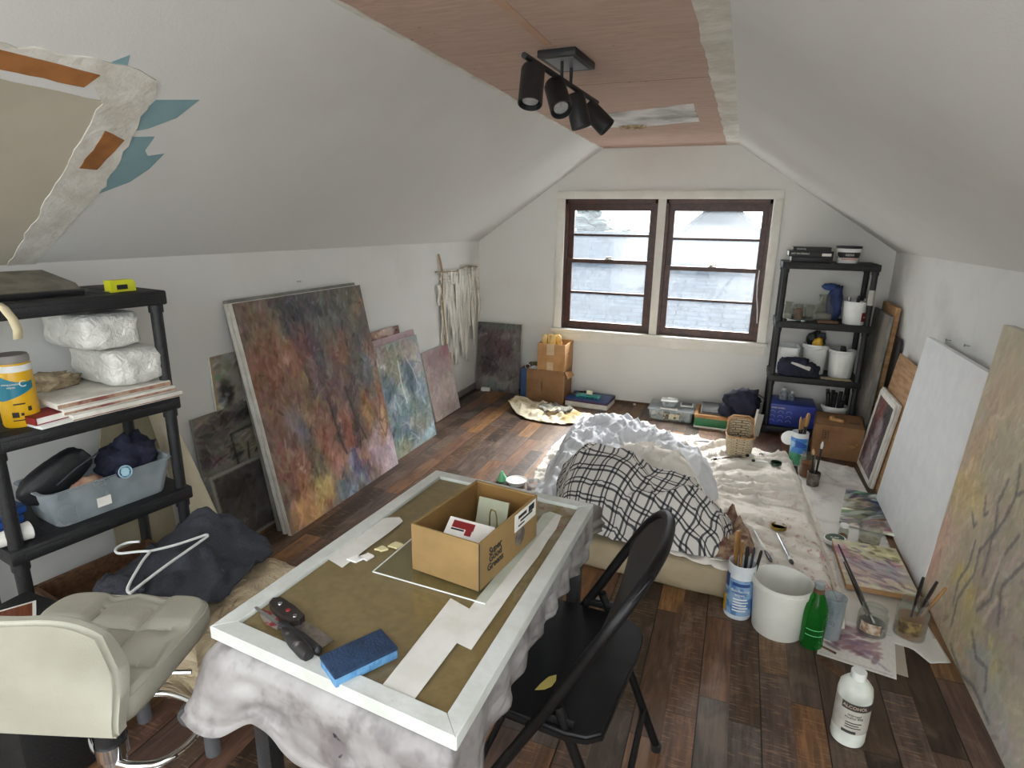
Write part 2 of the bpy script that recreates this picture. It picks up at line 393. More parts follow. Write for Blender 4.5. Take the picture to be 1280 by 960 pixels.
def window(name, x0, x1, zm):
    z0, z1 = .603, 1.66
    m = MB()
    for a, b in ((x0, x0+.022), (x1-.022, x1)): m.box(a, b, YB+.004, YB+.1, z0, z1)
    m.box(x0, x1, YB+.004, YB+.1, z1-.03, z1+.01); m.box(x0, x1, YB+.02, YB+.1, z0-.003, z0+.012)
    w = struct(m.build(name, BR))
    def sash(nm, ya, yb, za, zb, top, bot):
        m = MB(); sd = .045
        m.box(x0+.02, x0+.02+sd, ya, yb, za, zb); m.box(x1-.02-sd, x1-.02, ya, yb, za, zb)
        m.box(x0+.02+sd, x1-.02-sd, ya, yb, zb-top, zb); m.box(x0+.02+sd, x1-.02-sd, ya, yb, za, za+bot)
        return m.build(nm, BR, w), (x0+.02+sd, x1-.02-sd, za+bot, zb-top)
    for nm, ya, yb, za, zb, tp, bt in (('lower_sash', YB+.02, YB+.05, z0+.01, zm+.016, .032, .055), ('upper_sash', YB+.055, YB+.085, zm-.016, z1-.025, .06, .032)):
        s, (a, b, c, d) = sash(nm, ya, yb, za, zb, tp, bt)
        m = MB(); mid = (c+d)/2-.0; m.box(a-.005, b+.005, ya+.008, yb-.004, mid-.009, mid+.009); m.build('muntin', BR, s)
        m = MB(); ym = (ya+yb)/2; m.box(a-.004, b+.004, ym-.002, ym+.002, c-.004, mid-.008); m.box(a-.004, b+.004, ym-.002, ym+.002, mid+.008, d+.004); m.build('glass', PANE, s)
    m = MB(); m.box((x0+x1)/2-.03, (x0+x1)/2+.03, YB+.01, YB+.04, zm+.016, zm+.024); m.tube([((x0+x1)/2-.02, YB+.02, zm+.03), ((x0+x1)/2+.03, YB+.015, zm+.034)], .007, 8)
    m.build('sash_lock', MT['blade'], w)
    return w
W1 = window('window_1', -1.397, -.652, 1.172); W2 = window('window_2', -.592, .172, 1.142)
m = MB(); m.tube([(.13, YB+.012, 1.15), (.128, YB+.008, 1.05), (.135, YB+.006, .95), (.15, YB+.004, .85), (.158, YB+.006, .75)], .004, 6); part_label(m.build('cord', MT['white'], W2), 'thin white sash cord')
# ------------------------------------------------------------------ outside
def shingle():
    n = N('shingles'); b = n.n('ShaderNodeTexBrick'); n.l(n.mp(n.uv(), (1, 1, 1)), b.inputs['Vector'])
    b.inputs['Scale'].default_value = 1; b.inputs['Brick Width'].default_value = .34; b.inputs['Row Height'].default_value = .16; b.inputs['Mortar Size'].default_value = .012
    b.inputs['Color1'].default_value = L4('#23282d'); b.inputs['Color2'].default_value = L4('#2d333a'); b.inputs['Mortar'].default_value = L4('#14171a')
    f = n.noise(3, n.obj(), 4); n.bsdf(n.mix(n.math('MULTIPLY', f, .2), b.outputs[0], L4('#282d32')), .95, 0, None, .0); return n.m
SH = shingle()
def roof(name, P, mt, lab, cat, parent=None, th=.12):
    m = MB(); a, b, c, d = [Vector(p) for p in P]; nrm = (b-a).cross(d-a).normalized(); nrm = nrm if nrm.z > 0 else -nrm
    m._add([*P, *[tuple(Vector(p)-nrm*th) for p in P]], [(0, 1, 2, 3), (7, 6, 5, 4), (0, 4, 5, 1), (1, 5, 6, 2), (2, 6, 7, 3), (3, 7, 4, 0)])
    uvl = m.bm.loops.layers.uv.new('UVMap')
    e1 = (b-a).normalized(); e2 = (d-a).normalized()
    for f in m.bm.faces:
        for l in f.loops: l[uvl].uv = ((l.vert.co-a).dot(e1), (l.vert.co-a).dot(e2))
    o = m.build(name, mt, parent)
    return tag(o, lab, cat) if lab else o
nh = thing('house', 'neighbouring house whose broad shingled roof fills the lower window panes', 'house', (-1.5, 10, -3))
roof('roof', [(-6, -2.4, 2.6), (6, -2.4, 2.6), (6, 3.4, 4.33), (-6, 3.4, 4.33)], SH, None, None, nh)
m = MB(); m.box(-5.8, 5.8, -1.9, 3.4, -1.5, 2.5); m.build('wall', M_('siding', '#3d4246', '#363b3f', 2, .9, spec=0), nh)
gh = thing('house', 'gabled house standing beyond the shingled roof, seen in the right window', 'house', (-.55, 16, -3))
m = MB(); m._add([(x, y, z) for y in (0, 4) for x, z in ((-1.15, 0), (1.15, 0), (1.15, 4.1), (0, 5.1), (-1.15, 4.1))], [(0, 1, 2, 3, 4), (9, 8, 7, 6, 5)]+[(i, (i+1) % 5, 5+(i+1) % 5, 5+i) for i in range(5)]); m.build('wall', M_('pale_siding', '#2e3338', '#282d31', 3, .9, spec=0), gh)
roof('roof', [(0, -.15, 5.22), (0, 4, 5.22), (1.4, 4, 4.0), (1.4, -.15, 4.0)], SH, None, None, gh, .08); roof('roof', [(0, 4, 5.22), (0, -.15, 5.22), (-1.4, -.15, 4.0), (-1.4, 4, 4.0)], SH, None, None, gh, .08)
m = MB(); m.box(-.35, .1, 2.4, 2.8, 4.6, 5.5); m.build('chimney', M_('brick', '#544c48', '#4a4340', 9, .9), gh)
er = roof('roof_eave', [(-.35, 6.0, -.25), (2.2, 6.0, 1.4), (2.2, 7.4, 1.4), (-.35, 7.4, -.25)], SH, 'low roof edge with a pale gutter outside the right window', 'roof')
m = MB(); m.tube([(-.42, 5.93, -.27), (2.2, 5.93, 1.42)], .045, 8); m.build('gutter', M_('gutter_paint', '#4a535a', None, 5, .4), er)
FOL = M_('conifer_leaves', '#333d37', '#28322d', 6, .9); BARK = M_('bark', '#5c5248', None, 8, .9)
def tree(x, y, z0, h, w, lab, layers=9):
    t = thing('tree', lab, 'tree', (x, y, -3), 0, None)
    m = MB(); m.tube([(0, 0, 0), (0, 0, z0+3+h*.9)], [.14, .03], 8); m.build('trunk', BARK, t)
    m = MB(); rr = random.Random(int(x*100))
    for k in range(layers):
        zz = z0+3+h*k/layers; r = w*(1-k/layers)+.12
        for j in range(11):
            a = rr.uniform(0, 2*PI); L = r*rr.uniform(.6, 1.05); c = (math.cos(a)*L*.55, math.sin(a)*L*.55, zz+rr.uniform(-.1, .1))
            bmesh.ops.create_icosphere(m.bm, subdivisions=1, radius=1, matrix=Matrix.Translation(c) @ Matrix.Diagonal((L*.5, L*.5, h/layers*.55, 1)))
    for vv in m.bm.verts: vv.co += Vector((nz(*vv.co*2), nz(vv.co.y*2, vv.co.z*2), nz(vv.co.z*2, vv.co.x*2)))*.12
    m.build('foliage', FOL, t)
tree(-4.6, 19, .9, 1.6, 1.0, 'pointed conifer in the sky of the left window')
for i, (x, w, h, lab) in enumerate([(-7.6, 1.0, .7, 'low bushy tree far left behind the shingled ridge'), (-3.7, .6, .75, 'low tree right of the pointed conifer behind the ridge'), (-2.2, .5, .6, 'wide low tree over the ridge near the window mullion'), (2.0, .6, 1.3, 'tall thin tree right of the gabled house')]): tree(x, 20+i*.3, .8, h, w, lab, 5)
# ------------------------------------------------------------------ camera, light
cam = bpy.data.cameras.new('camera'); co = bpy.data.objects.new('camera', cam); COL.objects.link(co)
yaw, pitch, roll, ch = -.3574, -.2615, .0155, 1.4599
f_ = Vector((math.sin(yaw)*math.cos(pitch), math.cos(yaw)*math.cos(pitch), math.sin(pitch))); r0 = Vector((math.cos(yaw), -math.sin(yaw), 0)); u0 = r0.cross(f_)
rv = r0*math.cos(roll)+u0*math.sin(roll); uv_ = -r0*math.sin(roll)+u0*math.cos(roll)
co.matrix_world = Matrix(((rv.x, uv_.x, -f_.x, 0), (rv.y, uv_.y, -f_.y, 0), (rv.z, uv_.z, -f_.z, ch), (0, 0, 0, 1)))
cam.sensor_width = 36; cam.lens = 747.68/1280*36; cam.clip_start = .02; S.camera = co
w = bpy.data.worlds.new('overcast_sky'); S.world = w; w.use_nodes = True
bg = w.node_tree.nodes['Background']; bg.inputs[0].default_value = (.87, .935, 1, 1); bg.inputs[1].default_value = SKY = 1.0
sun = bpy.data.lights.new('hazy_sun', 'SUN'); sun.energy = 5.5; sun.angle = math.radians(45); sun.color = (1, .985, .96)
so = bpy.data.objects.new('hazy_sun', sun); COL.objects.link(so); so.rotation_euler = Vector((-.12, -.74, -.66)).to_track_quat('-Z', 'Y').to_euler()
def portal(name, loc, rot, sx, sy):
    l = bpy.data.lights.new(name, 'AREA'); l.shape = 'RECTANGLE'; l.size = sx; l.size_y = sy; l.cycles.is_portal = True
    o = bpy.data.objects.new(name, l); COL.objects.link(o); o.location = loc; o.rotation_euler = rot
portal('back_window_portal', (-.61, YB+.13, 1.13), (-PI/2, 0, 0), 1.6, 1.1)
portal('front_window_portal', (-.5, YF-.14, 1.15), (PI/2, 0, 0), 1.6, .7)
pc = Vector((XL, -.55, ZK))+es*(1.2846*.51)-nn*.12  # portals for the two unseen skylights added for extra daylight
portal('added_skylight_portal', pc, (0, 0, 0), 1.06, 1.9); bpy.data.objects['added_skylight_portal'].matrix_world = Matrix(((es.x, 0, -nn.x, pc.x), (0, 1, 0, pc.y), (es.z, 0, -nn.z, pc.z), (0, 0, 0, 1)))
esr = Vector((XCR-XR, 0, ZC-ZK)).normalized(); nr = Vector((-esr.z, 0, esr.x)); nr = nr if nr.z < 0 else -nr
pr_ = Vector((XR, -.55, ZK))+esr*(1.325*.51)-nr*.12
portal('added_skylight_portal_right', pr_, (0, 0, 0), 1.06, 1.9); bpy.data.objects['added_skylight_portal_right'].matrix_world = Matrix(((esr.x, 0, -nr.x, pr_.x), (0, 1, 0, pr_.y), (esr.z, 0, -nr.z, pr_.z), (0, 0, 0, 1)))
S.view_settings.view_transform = 'Standard'; S.view_settings.look = 'None'; S.view_settings.gamma = 1; S.view_settings.use_curve_mapping = False
S.view_settings.exposure = 2.78
S.cycles.max_bounces = 10; S.cycles.diffuse_bounces = 6; S.cycles.transparent_max_bounces = 24; S.cycles.use_denoising = True; S.cycles.sample_clamp_indirect = 6
# ------------------------------------------------------------------ paintings: a numpy canvas of brush strokes becomes the colour of a fine mesh
def vnoise(h, w, s, rs):
    gh, gw = max(2, int(h/s)+2), max(2, int(w/s)+2); g = rs.rand(gh, gw)
    y = np.linspace(0, gh-1.001, h); x = np.linspace(0, gw-1.001, w); yi = y.astype(int); xi = x.astype(int)
    fy = (y-yi)[:, None]; fx = (x-xi)[None]; fy = fy*fy*(3-2*fy); fx = fx*fx*(3-2*fx)
    return (g[yi][:, xi]*(1-fy)+g[yi+1][:, xi]*fy)*(1-fx)+(g[yi][:, xi+1]*(1-fy)+g[yi+1][:, xi+1]*fy)*fx
def hexa(c): return np.array([int(c.lstrip('#')[i:i+2], 16)/255 for i in (0, 2, 4)])
class Cv:
    """canvas, u right 0..1, v up 0..1, sRGB"""
    def __init__(s, w, h, base, seed, px=.0055):
        s.rs = np.random.RandomState(seed); s.W = int(w/px); s.H = int(h/px); s.asp = w/h
        s.a = np.ones((s.H, s.W, 3))*hexa(base); s.V, s.U = np.mgrid[0:s.H, 0:s.W]; s.U = s.U/(s.W-1); s.V = s.V/(s.H-1)
        k = .5*(vnoise(s.H, s.W, 18, s.rs)-.5)+.3*(vnoise(s.H, s.W, 7, s.rs)-.5); k2 = .5*(vnoise(s.H, s.W, 18, s.rs)-.5)+.3*(vnoise(s.H, s.W, 7, s.rs)-.5)
        s.wu = s.U+k*.16; s.wv = s.V+k2*.16
    def blob(s, u, v, ru, rv, c, o=.85, hard=1.5, rot=0):
        du = s.wu-u; dv = s.wv-v; ca, sa = math.cos(rot), math.sin(rot)
        d = np.sqrt(((du*ca+dv*sa)/ru)**2+((-du*sa+dv*ca)/rv)**2)
        m = np.clip((1.25-d)*hard, 0, 1)*o; m = m[..., None]
        s.a = s.a*(1-m)+hexa(c)*m
    def stroke(s, u, v, L, Wd, ang, c, o=.6):
        x = u*(s.W-1); y = v*(s.H-1); r = int(max(L, Wd))+2
        x0, x1, y0, y1 = max(0, int(x-r)), min(s.W, int(x+r)+1), max(0, int(y-r)), min(s.H, int(y+r)+1)
        if x1 <= x0 or y1 <= y0: return
        Y, X = np.mgrid[y0:y1, x0:x1]; dx = X-x; dy = Y-y; ca, sa = math.cos(ang), math.sin(ang)
        d = ((dx*ca+dy*sa)/L)**2+((-dx*sa+dy*ca)/Wd)**2
        m = (np.clip((1-d)*2, 0, 1)*o)[..., None]; s.a[y0:y1, x0:x1] = s.a[y0:y1, x0:x1]*(1-m)+np.asarray(c)*m
    def strokes(s, n, L, Wd, ang, spread, jit=.06, o=.6, reg=(0, 1, 0, 1)):
        rs = s.rs
        for _ in range(n):
            u = rs.uniform(reg[0], reg[1]); v = rs.uniform(reg[2], reg[3])
            c = s.a[min(s.H-1, int(v*s.H)), min(s.W-1, int(u*s.W))]
            c = np.clip(c+rs.normal(0, jit)+rs.normal(0, jit*.4, 3), 0, 1)
            s.stroke(u+rs.normal(0, .012), v+rs.normal(0, .012), L*rs.uniform(.5, 1.4), Wd*rs.uniform(.5, 1.4), ang+rs.normal(0, spread), c, o)
    def line(s, pts, w, c, o=.8, wob=.004):
        pts = [np.array(p, float) for p in pts]
        for a, b in zip(pts, pts[1:]):
            k = max(2, int(np.hypot((b-a)[0]*s.W, (b-a)[1]*s.H)/.7)); wob_ = wob*.35; o_ = o*.6
            for i in range(k):
                p = a+(b-a)*i/k+s.rs.normal(0, wob_, 2); s.stroke(p[0], p[1], w*s.rs.uniform(.8, 1.3), w*s.rs.uniform(.8, 1.3), 0, hexa(c), o_)
def paint_mat(name):
    n = N(name); at = n.n('ShaderNodeAttribute'); at.attribute_name = 'paint'
    v = n.obj(); f = n.noise(90, n.mp(v, (1, 1, .4)), 4, .7)
    col = n.mix(n.math('MULTIPLY', n.step(f, .3, .7), .22), at.outputs['Color'], n.mix(.5, at.outputs['Color'], (0.02, .02, .02, 1)))
    n.bsdf(col, .62, 0, (f, .25), .3, .002); return n.m
PAINTM = paint_mat('oil_paint')
def to_lin(a): return np.where(a <= .04045, a/12.92, ((a+.055)/1.055)**2.4)
def face(cv, w, h, parent, name='painted_face', y=-.0012, th=0):
    H, Wn = cv.H, cv.W
    lum = cv.a.mean(axis=2, keepdims=True); cv.a = (cv.a*.78+lum*.22)*1.10
    xs = np.linspace(0, w, Wn); zs = np.linspace(0, h, H)
    co_ = np.zeros((H, Wn, 3)); co_[..., 0] = xs[None]; co_[..., 2] = zs[:, None]; co_[..., 1] = y
    idx = np.arange(H*Wn).reshape(H, Wn); q = np.stack([idx[:-1, :-1], idx[:-1, 1:], idx[1:, 1:], idx[1:, :-1]], -1).reshape(-1, 4)
    me = bpy.data.meshes.new(name); me.vertices.add(H*Wn); me.vertices.foreach_set('co', co_.ravel())
    me.loops.add(q.size); me.loops.foreach_set('vertex_index', q.ravel().astype(np.int32)); me.polygons.add(len(q)); me.polygons.foreach_set('loop_start', np.arange(0, q.size, 4, dtype=np.int32)); me.update(calc_edges=True); me.validate()
    at = me.attributes.new('paint', 'FLOAT_COLOR', 'POINT'); c = np.ones((H*Wn, 4)); c[:, :3] = to_lin(np.clip(cv.a, 0, 1)).reshape(-1, 3); at.data.foreach_set('color', c.ravel().astype(np.float32))
    me.materials.append(PAINTM); o = bpy.data.objects.new(name, me); COL.objects.link(o); o.parent = parent; return o
def canvas_obj(name, label, cat, bl, yaw_, tilt, w, h, cv, depth=.035, edge='stretch', group=None, fname='painted_face', edges='stretcher', z=0):
    """local: x along width, z up the canvas, face towards -y; leaned back by tilt about the bottom edge"""
    t = thing(name, label, cat, (bl[0], bl[1], z), 0, group)
    t.rotation_euler = (Matrix.Rotation(yaw_, 3, 'Z') @ Matrix.Rotation(-tilt, 3, 'X')).to_euler()
    m = MB(); m.box(0, w, 0, depth, 0, h, bev=.003); m.build(edges, MT[edge] if isinstance(edge, str) else edge, t)
    if cv: face(cv, w, h, t, fname)
    return t
# left wall: faces look to +x, so local x runs along +y -> yaw = +90deg, local -y -> +x
LW = PI/2
# 1 big brown painting
c = Cv(.972, 1.075, '#6f5d54', 3)
for b in [(.1, .95, .3, .12, '#6a574c'), (.38, .9, .2, .14, '#3c4048'), (.6, .93, .25, .08, '#4a4a4c'), (.8, .85, .25, .2, '#5e5a55'), (.15, .86, .13, .12, '#7d6449'), (.25, .8, .06, .1, '#8a7450'), (.12, .68, .2, .16, '#8a5a42'), (.3, .7, .08, .1, '#96624a'), (.43, .74, .09, .12, '#7c4a44'),
          (.55, .68, .12, .14, '#55565c'), (.62, .8, .1, .1, '#66655f'), (.7, .72, .13, .1, '#846048'), (.72, .64, .12, .06, '#8a5638'), (.85, .55, .14, .2, '#5f5b58'), (.9, .9, .08, .08, '#86694a'), (.95, .45, .05, .28, '#a5704a', .8), (.9, .57, .06, .07, '#68707c'),
          (.2, .5, .22, .14, '#7e5d48'), (.33, .56, .05, .12, '#96834e'), (.42, .5, .1, .1, '#5c4a4e'), (.4, .47, .12, .03, '#9c8450'), (.6, .5, .14, .14, '#7a5a52'), (.72, .45, .1, .16, '#685a56'), (.2, .4, .07, .13, '#666069'), (.27, .36, .05, .1, '#6a6678'), (.4, .33, .12, .12, '#93573c'), (.58, .32, .1, .14, '#96563a'), (.78, .3, .12, .14, '#7a5b46'),
          (.8, .36, .04, .1, '#a8763e'), (.5, .3, .022, .22, '#3a3638', .8, 2, -.1), (.66, .36, .022, .2, '#403a3a', .8, 2, -.15), (.12, .3, .12, .14, '#8d5d46'), (.28, .22, .06, .14, '#5c5536'), (.35, .16, .05, .1, '#655c3c'), (.45, .18, .08, .1, '#b0715a'), (.56, .15, .05, .06, '#7e88a8'), (.62, .12, .05, .09, '#51496f'),
          (.7, .15, .06, .06, '#b07a60'), (.14, .15, .1, .08, '#a36a44'), (.15, .05, .16, .07, '#c48a50'), (.3, .08, .13, .08, '#cfae5c'), (.38, .13, .03, .05, '#d8b876'), (.45, .05, .05, .06, '#5a6a70'), (.56, .03, .09, .04, '#7fa0b0'), (.9, .08, .16, .15, '#b3979c'), (.86, .13, .1, .09, '#a98d9a'), (.98, .1, .06, .12, '#b8a8b4'), (.93, .25, .05, .08, '#c08a60'), (.3, .04, .04, .03, '#9a5030')]: c.blob(*b)
c.strokes(3200, 7, 2.2, PI/2, .5, .05, .55); c.strokes(1600, 4, 1.2, PI/2, .7, .06, .6)
c.line([(.49, .48), (.51, .3), (.54, .2)], 1.6, '#35302f', .5); c.line([(.65, .52), (.68, .36), (.74, .22)], 1.6, '#3a3532', .5); c.line([(.95, .38), (.9, .27), (.93, .18), (.98, .25)], 1.2, '#5a4a30', .5)
canvas_obj('painting', 'large brown and rust abstract painting in front of the canvases on the left wall', 'painting', (-1.878, 2.045), LW, .197, .972, 1.12, c, .022)
canvas_obj('painting', 'large pale-edged canvas directly behind the brown and rust painting', 'canvas', (-1.912, 2.047), LW, .197, .968, 1.118, None, .02, fname='')
canvas_obj('painting', 'darker grey-edged large canvas nearest the wall in the left stack', 'canvas', (-1.954, 2.06), LW, .166, .97, 1.125, None, .024, 'stretchd')
# 2 blue painting
c = Cv(.535, .72, '#7d8a8c', 5)
for b in [(.3, .85, .35, .2, '#8a876f'), (.1, .92, .2, .1, '#9a8d86'), (.75, .9, .25, .1, '#a39086'), (.9, .75, .1, .2, '#a39a94'), (.1, .82, .1, .025, '#d5dcda', .8), (.6, .68, .16, .14, '#4d636e'), (.68, .6, .1, .1, '#3c505c'), (.15, .6, .14, .14, '#4d6672'), (.42, .6, .1, .2, '#aeb5b0', .6), (.35, .7, .12, .1, '#857f68'), (.6, .48, .1, .07, '#7f7a62'), (.2, .45, .1, .1, '#b9c8d0'),
          (.3, .3, .35, .18, '#566f76'), (.7, .35, .25, .16, '#5c706c'), (.85, .5, .14, .14, '#74899a'), (.3, .15, .25, .12, '#4e6574'), (.7, .2, .2, .1, '#747a6c'), (.2, .04, .25, .08, '#8a8a6e'), (.85, .06, .15, .06, '#8fb0bd'), (.5, .24, .12, .04, '#a59a92')]: c.blob(*b)
c.strokes(1200, 6, 1.8, 1.0, .9, .06, .55)
for k in range(26):
    a = c.rs.uniform(.1, .9); b = c.rs.uniform(.1, .8); q = c.rs.uniform(-1, 1)
    c.line([(a, b), (a+.08, b+.05*q), (a+.15, b+.12*q)], .8, '#b4c6cc' if k % 3 else '#3d4d55', .4)
c.line([(.45, .82), (.43, .6), (.47, .42)], 1.4, '#ccd4d2', .6); c.line([(.62, .85), (.75, .7), (.8, .55)], 1.1, '#c8cdca', .5)
canvas_obj('painting', 'blue-grey swirling abstract painting leaning right of the big brown one', 'painting', (-1.912, 3.058), LW, .20, .535, .725, c, .02)
c = Cv(.54, .76, '#a58a8e', 6); c.blob(.5, .9, .6, .2, '#b08f93'); c.strokes(400, 6, 2, 0, 1, .04)
canvas_obj('painting', 'mauve-pink painting whose top edge shows behind the blue-grey one', 'painting', (-1.95, 3.08), LW, .195, .545, .755, c, .02)
c = Cv(.30, .79, '#7a4a3c', 7); c.blob(.5, .98, .4, .05, '#c9ac98'); c.strokes(300, 4, 1.5, 0, 1, .15)
canvas_obj('painting', 'rust-speckled painting, topmost strip behind the mauve-pink one', 'painting', (-1.987, 3.12), LW, .185, .37, .80, c, .015)
# 3 pale pink painting
c = Cv(.42, .53, '#a8948e', 8)
for b in [(.5, .85, .5, .2, '#94787c'), (.85, .92, .2, .1, '#96636c'), (.5, .6, .5, .2, '#a18a88'), (.6, .35, .5, .2, '#b5a49c'), (.4, .1, .5, .12, '#9c8a80'), (.9, .3, .2, .3, '#b7a7a0')]: c.blob(*b)
c.strokes(500, 6, 2, 1.2, .8, .03)
canvas_obj('painting', 'pale pink cloudy painting leaning right of the blue-grey one', 'painting', (-2.035, 3.825), LW, .205, .42, .535, c, .018)
canvas_obj('painting', 'narrow wood panel showing behind the pale pink painting', 'panel', (-2.10, 3.98), LW, .10, .33, .44, None, .012, 'wood')
# small abstracts between shelf and big painting
c = Cv(.40, .34, '#4c4743', 9)
for b in [(.35, .7, .2, .2, '#39342f'), (.7, .4, .3, .3, '#54504b'), (.75, .3, .12, .15, '#6a6661'), (.2, .25, .2, .2, '#5e5a55')]: c.blob(*b)
c.strokes(300, 5, 2, 1, 1, .03); 
for p in ([(0, .02), (1, .02)], [(.02, 0), (.02, 1)], [(0, .98), (1, .98)]): c.line(p, 1.8, '#8d8a80', .9, .001)
canvas_obj('painting', 'dark murky painting with a pale grey border on the floor beside the white roll', 'painting', (-2.045, 1.83), LW, .20, .40, .355, c, .015, 'stretchd')
c = Cv(.42, .62, '#6f6a60', 10)
for b in [(.2, .8, .2, .15, '#57504c'), (.6, .93, .4, .06, '#3d3532'), (.5, .75, .3, .04, '#8b8a86'), (.7, .72, .3, .12, '#7d775f'), (.1, .7, .08, .1, '#3e3431'), (.45, .6, .04, .2, '#2d2a28'), (.75, .6, .12, .08, '#8f8a6c'), (.25, .55, .2, .12, '#75736d'), (.5, .3, .5, .3, '#6a665c')]: c.blob(*b)
c.strokes(500, 7, 1.3, .1, .6, .07)
for p in ([(.42, .8), (.46, .45)], [(.42, .8), (.9, .82)], [(.6, .55), (.62, .7)], [(.7, .6), (.8, .66)]): c.line(p, 1., '#26221f', .7)
canvas_obj('painting', 'grey and olive striped abstract behind the dark murky painting', 'painting', (-2.085, 1.805), LW, .10, .45, .625, c, .012, 'stretchd')
c = Cv(.14, .86, '#8f8a7c', 12); c.blob(.4, .8, .3, .1, '#2a2826'); c.strokes(260, 4, 2, .4, .8, .09, .6); c.line([(.04, 0), (.04, 1)], 1, '#b08a4a', .8, .002)
canvas_obj('painting', 'tall narrow black-and-cream painting squeezed beside the big stack by the left wall', 'painting', (-2.13, 1.945), LW, .03, .16, .87, c, .012, 'stretch')
# corner painting by the back wall
c = Cv(.42, .60, '#5c5250', 13)
for b in [(.5, .95, .5, .06, '#56605a'), (.3, .7, .2, .2, '#4a3c3e'), (.55, .6, .25, .2, '#5b4648'), (.3, .4, .25, .15, '#42373a'), (.65, .35, .2, .2, '#6a6260'), (.5, .12, .45, .1, '#86827a'), (.45, .08, .25, .07, '#68736e'), (.62, .04, .08, .05, '#262830'), (.9, .5, .1, .5, '#6d6763'), (.15, .8, .12, .02, '#8d8682'), (.7, .8, .2, .06, '#74696a')]: c.blob(*b)
c.strokes(500, 6, 1.6, 1.3, .5, .04); c.line([(.1, .5), (.4, .45), (.6, .3)], 1, '#2e2628', .4)
canvas_obj('painting', 'dark plum-grey painting standing in the far left corner under the white hanging', 'painting', (-2.15, 4.81), 0, .10, .415, .615, c, .018)
# ---- right wall: faces look to -x; local x runs along -y -> yaw=-90deg
RW = -PI/2
c = Cv(1.9, 1.13, '#a89c82', 21, .007)
for b in [(.15, .9, .25, .2, '#a39878'), (.45, .85, .2, .2, '#a09574'), (.07, .78, .06, .14, '#b39678'), (.04, .6, .05, .12, '#b08a6a'), (.06, .45, .05, .1, '#bf9c58'), (.1, .5, .05, .1, '#b3985c'), (.14, .62, .06, .14, '#a4967a'), (.2, .6, .1, .12, '#9c9376'), (.25, .45, .08, .12, '#8f8372'), (.12, .34, .05, .1, '#a59c78'), (.17, .3, .06, .14, '#988a72'), (.22, .3, .05, .16, '#84746a'), (.3, .25, .06, .2, '#8b7d70'),
          (.03, .2, .04, .16, '#bf8a76'), (.06, .12, .05, .14, '#c59684'), (.1, .2, .04, .2, '#b0a488'), (.19, .22, .035, .06, '#b9ac44'), (.24, .18, .04, .06, '#9c9058'), (.32, .2, .03, .1, '#76666e'), (.36, .12, .04, .06, '#c0b048'), (.35, .04, .05, .05, '#74786c'), (.4, .3, .08, .2, '#857a6c'), (.2, .06, .06, .07, '#94805e'), (.26, .03, .06, .03, '#b08a5c'), (.15, .12, .04, .08, '#9a8c6c'), (.31, .08, .05, .05, '#7c8388'), (.32, .01, .1, .03, '#787878'), (.42, .04, .12, .08, '#8b8b88')]: c.blob(*b)
c.a = c.a*.78+.22*hexa('#f6e4c6'); c.strokes(2600, 8, 2, 1.4, .5, .03, .5); c.strokes(900, 4, 1.3, 1.2, .7, .05, .5, (0, .5, 0, .8))
for p in ([(.21, .6), (.2, .52), (.22, .44), (.19, .34)], [(.23, .66), (.25, .58), (.24, .5), (.22, .42), (.23, .3)], [(.25, .58), (.28, .62), (.31, .52)], [(.15, .5), (.165, .45), (.18, .47)], [(.12, .42), (.14, .39), (.15, .41)], [(.165, .36), (.17, .28), (.15, .2), (.16, .12)], [(.19, .36), (.2, .28), (.17, .16), (.18, .06)], [(.3, .5), (.27, .4), (.28, .28), (.25, .2)], [(.26, .14), (.3, .1), (.34, .12), (.36, .06)], [(.2, .02), (.27, .0), (.32, .03), (.4, .02)], [(.34, .45), (.3, .34), (.33, .24)]): c.line(p, 1.3, '#5c5c60', .45, .003)
for p in ([(.27, .42), (.265, .3), (.24, .22)], [(.3, .3), (.28, .2)]): c.line(p, 1.6, '#c3b4a0', .5)
canvas_obj('painting', 'huge tan, pink and yellow abstract painting leaning on the right wall', 'painting', (.845, 2.66), RW, .065, 1.9, 1.135, c, .036)
canvas_obj('canvas', 'blank white stretched canvas leaning between the huge painting and the taped-up study', 'canvas', (.835, 3.585), RW, .1, .93, .94, None, .03, M_('primed_canvas', '#eceeee', '#e6e9ea', 14, .8, bump=.1, bsc=300), edges='primed_canvas')
c = Cv(.37, .50, '#6c5253', 23)
for b in [(.3, .8, .2, .2, '#84473c'), (.75, .8, .25, .25, '#3a363b'), (.2, .5, .2, .2, '#54373c'), (.5, .55, .16, .2, '#97868a'), (.45, .35, .2, .14, '#8a7c82'), (.4, .12, .4, .14, '#94868a'), (.15, .2, .15, .12, '#5b3d42'), (.85, .4, .14, .3, '#4a464c'), (.6, .3, .1, .1, '#a79ea2')]: c.blob(*b)
c.strokes(420, 5, 1.5, 1, .7, .06)
for p in ([(.3, .5), (.5, .4), (.65, .55)], [(.2, .4), (.45, .32), (.6, .2)], [(.45, .7), (.4, .5)]): c.line(p, 1, '#3c3236', .5)
sp_ = canvas_obj('painting', 'small purple and maroon study with torn white taped edges on the right', 'painting', (.836, 4.19), RW, .128, .44, .52, c, .02, 'stretch')
for ch_ in children(sp_):
    if ch_.name.startswith('painted'): ch_.scale = (.88, 1, .92); ch_.location = (.026, 0, .02)
m = MB(); 
for (x0, x1, z0, z1) in ((-.004, .035, -.003, .5), (.385, .424, -.003, .5), (0, .42, -.004, .028), (0, .42, .475, .505)):
    P = ragged([(x0, z0), (x1, z0), (x1, z1), (x0, z1)], .03, .006)
    m._add([(p[0], y, p[1]) for y in (-.0035, -.002) for p in P], [tuple(range(len(P))), tuple(range(2*len(P)-1, len(P)-1, -1))])
m.build('torn_tape', MT['paper'], sp_)
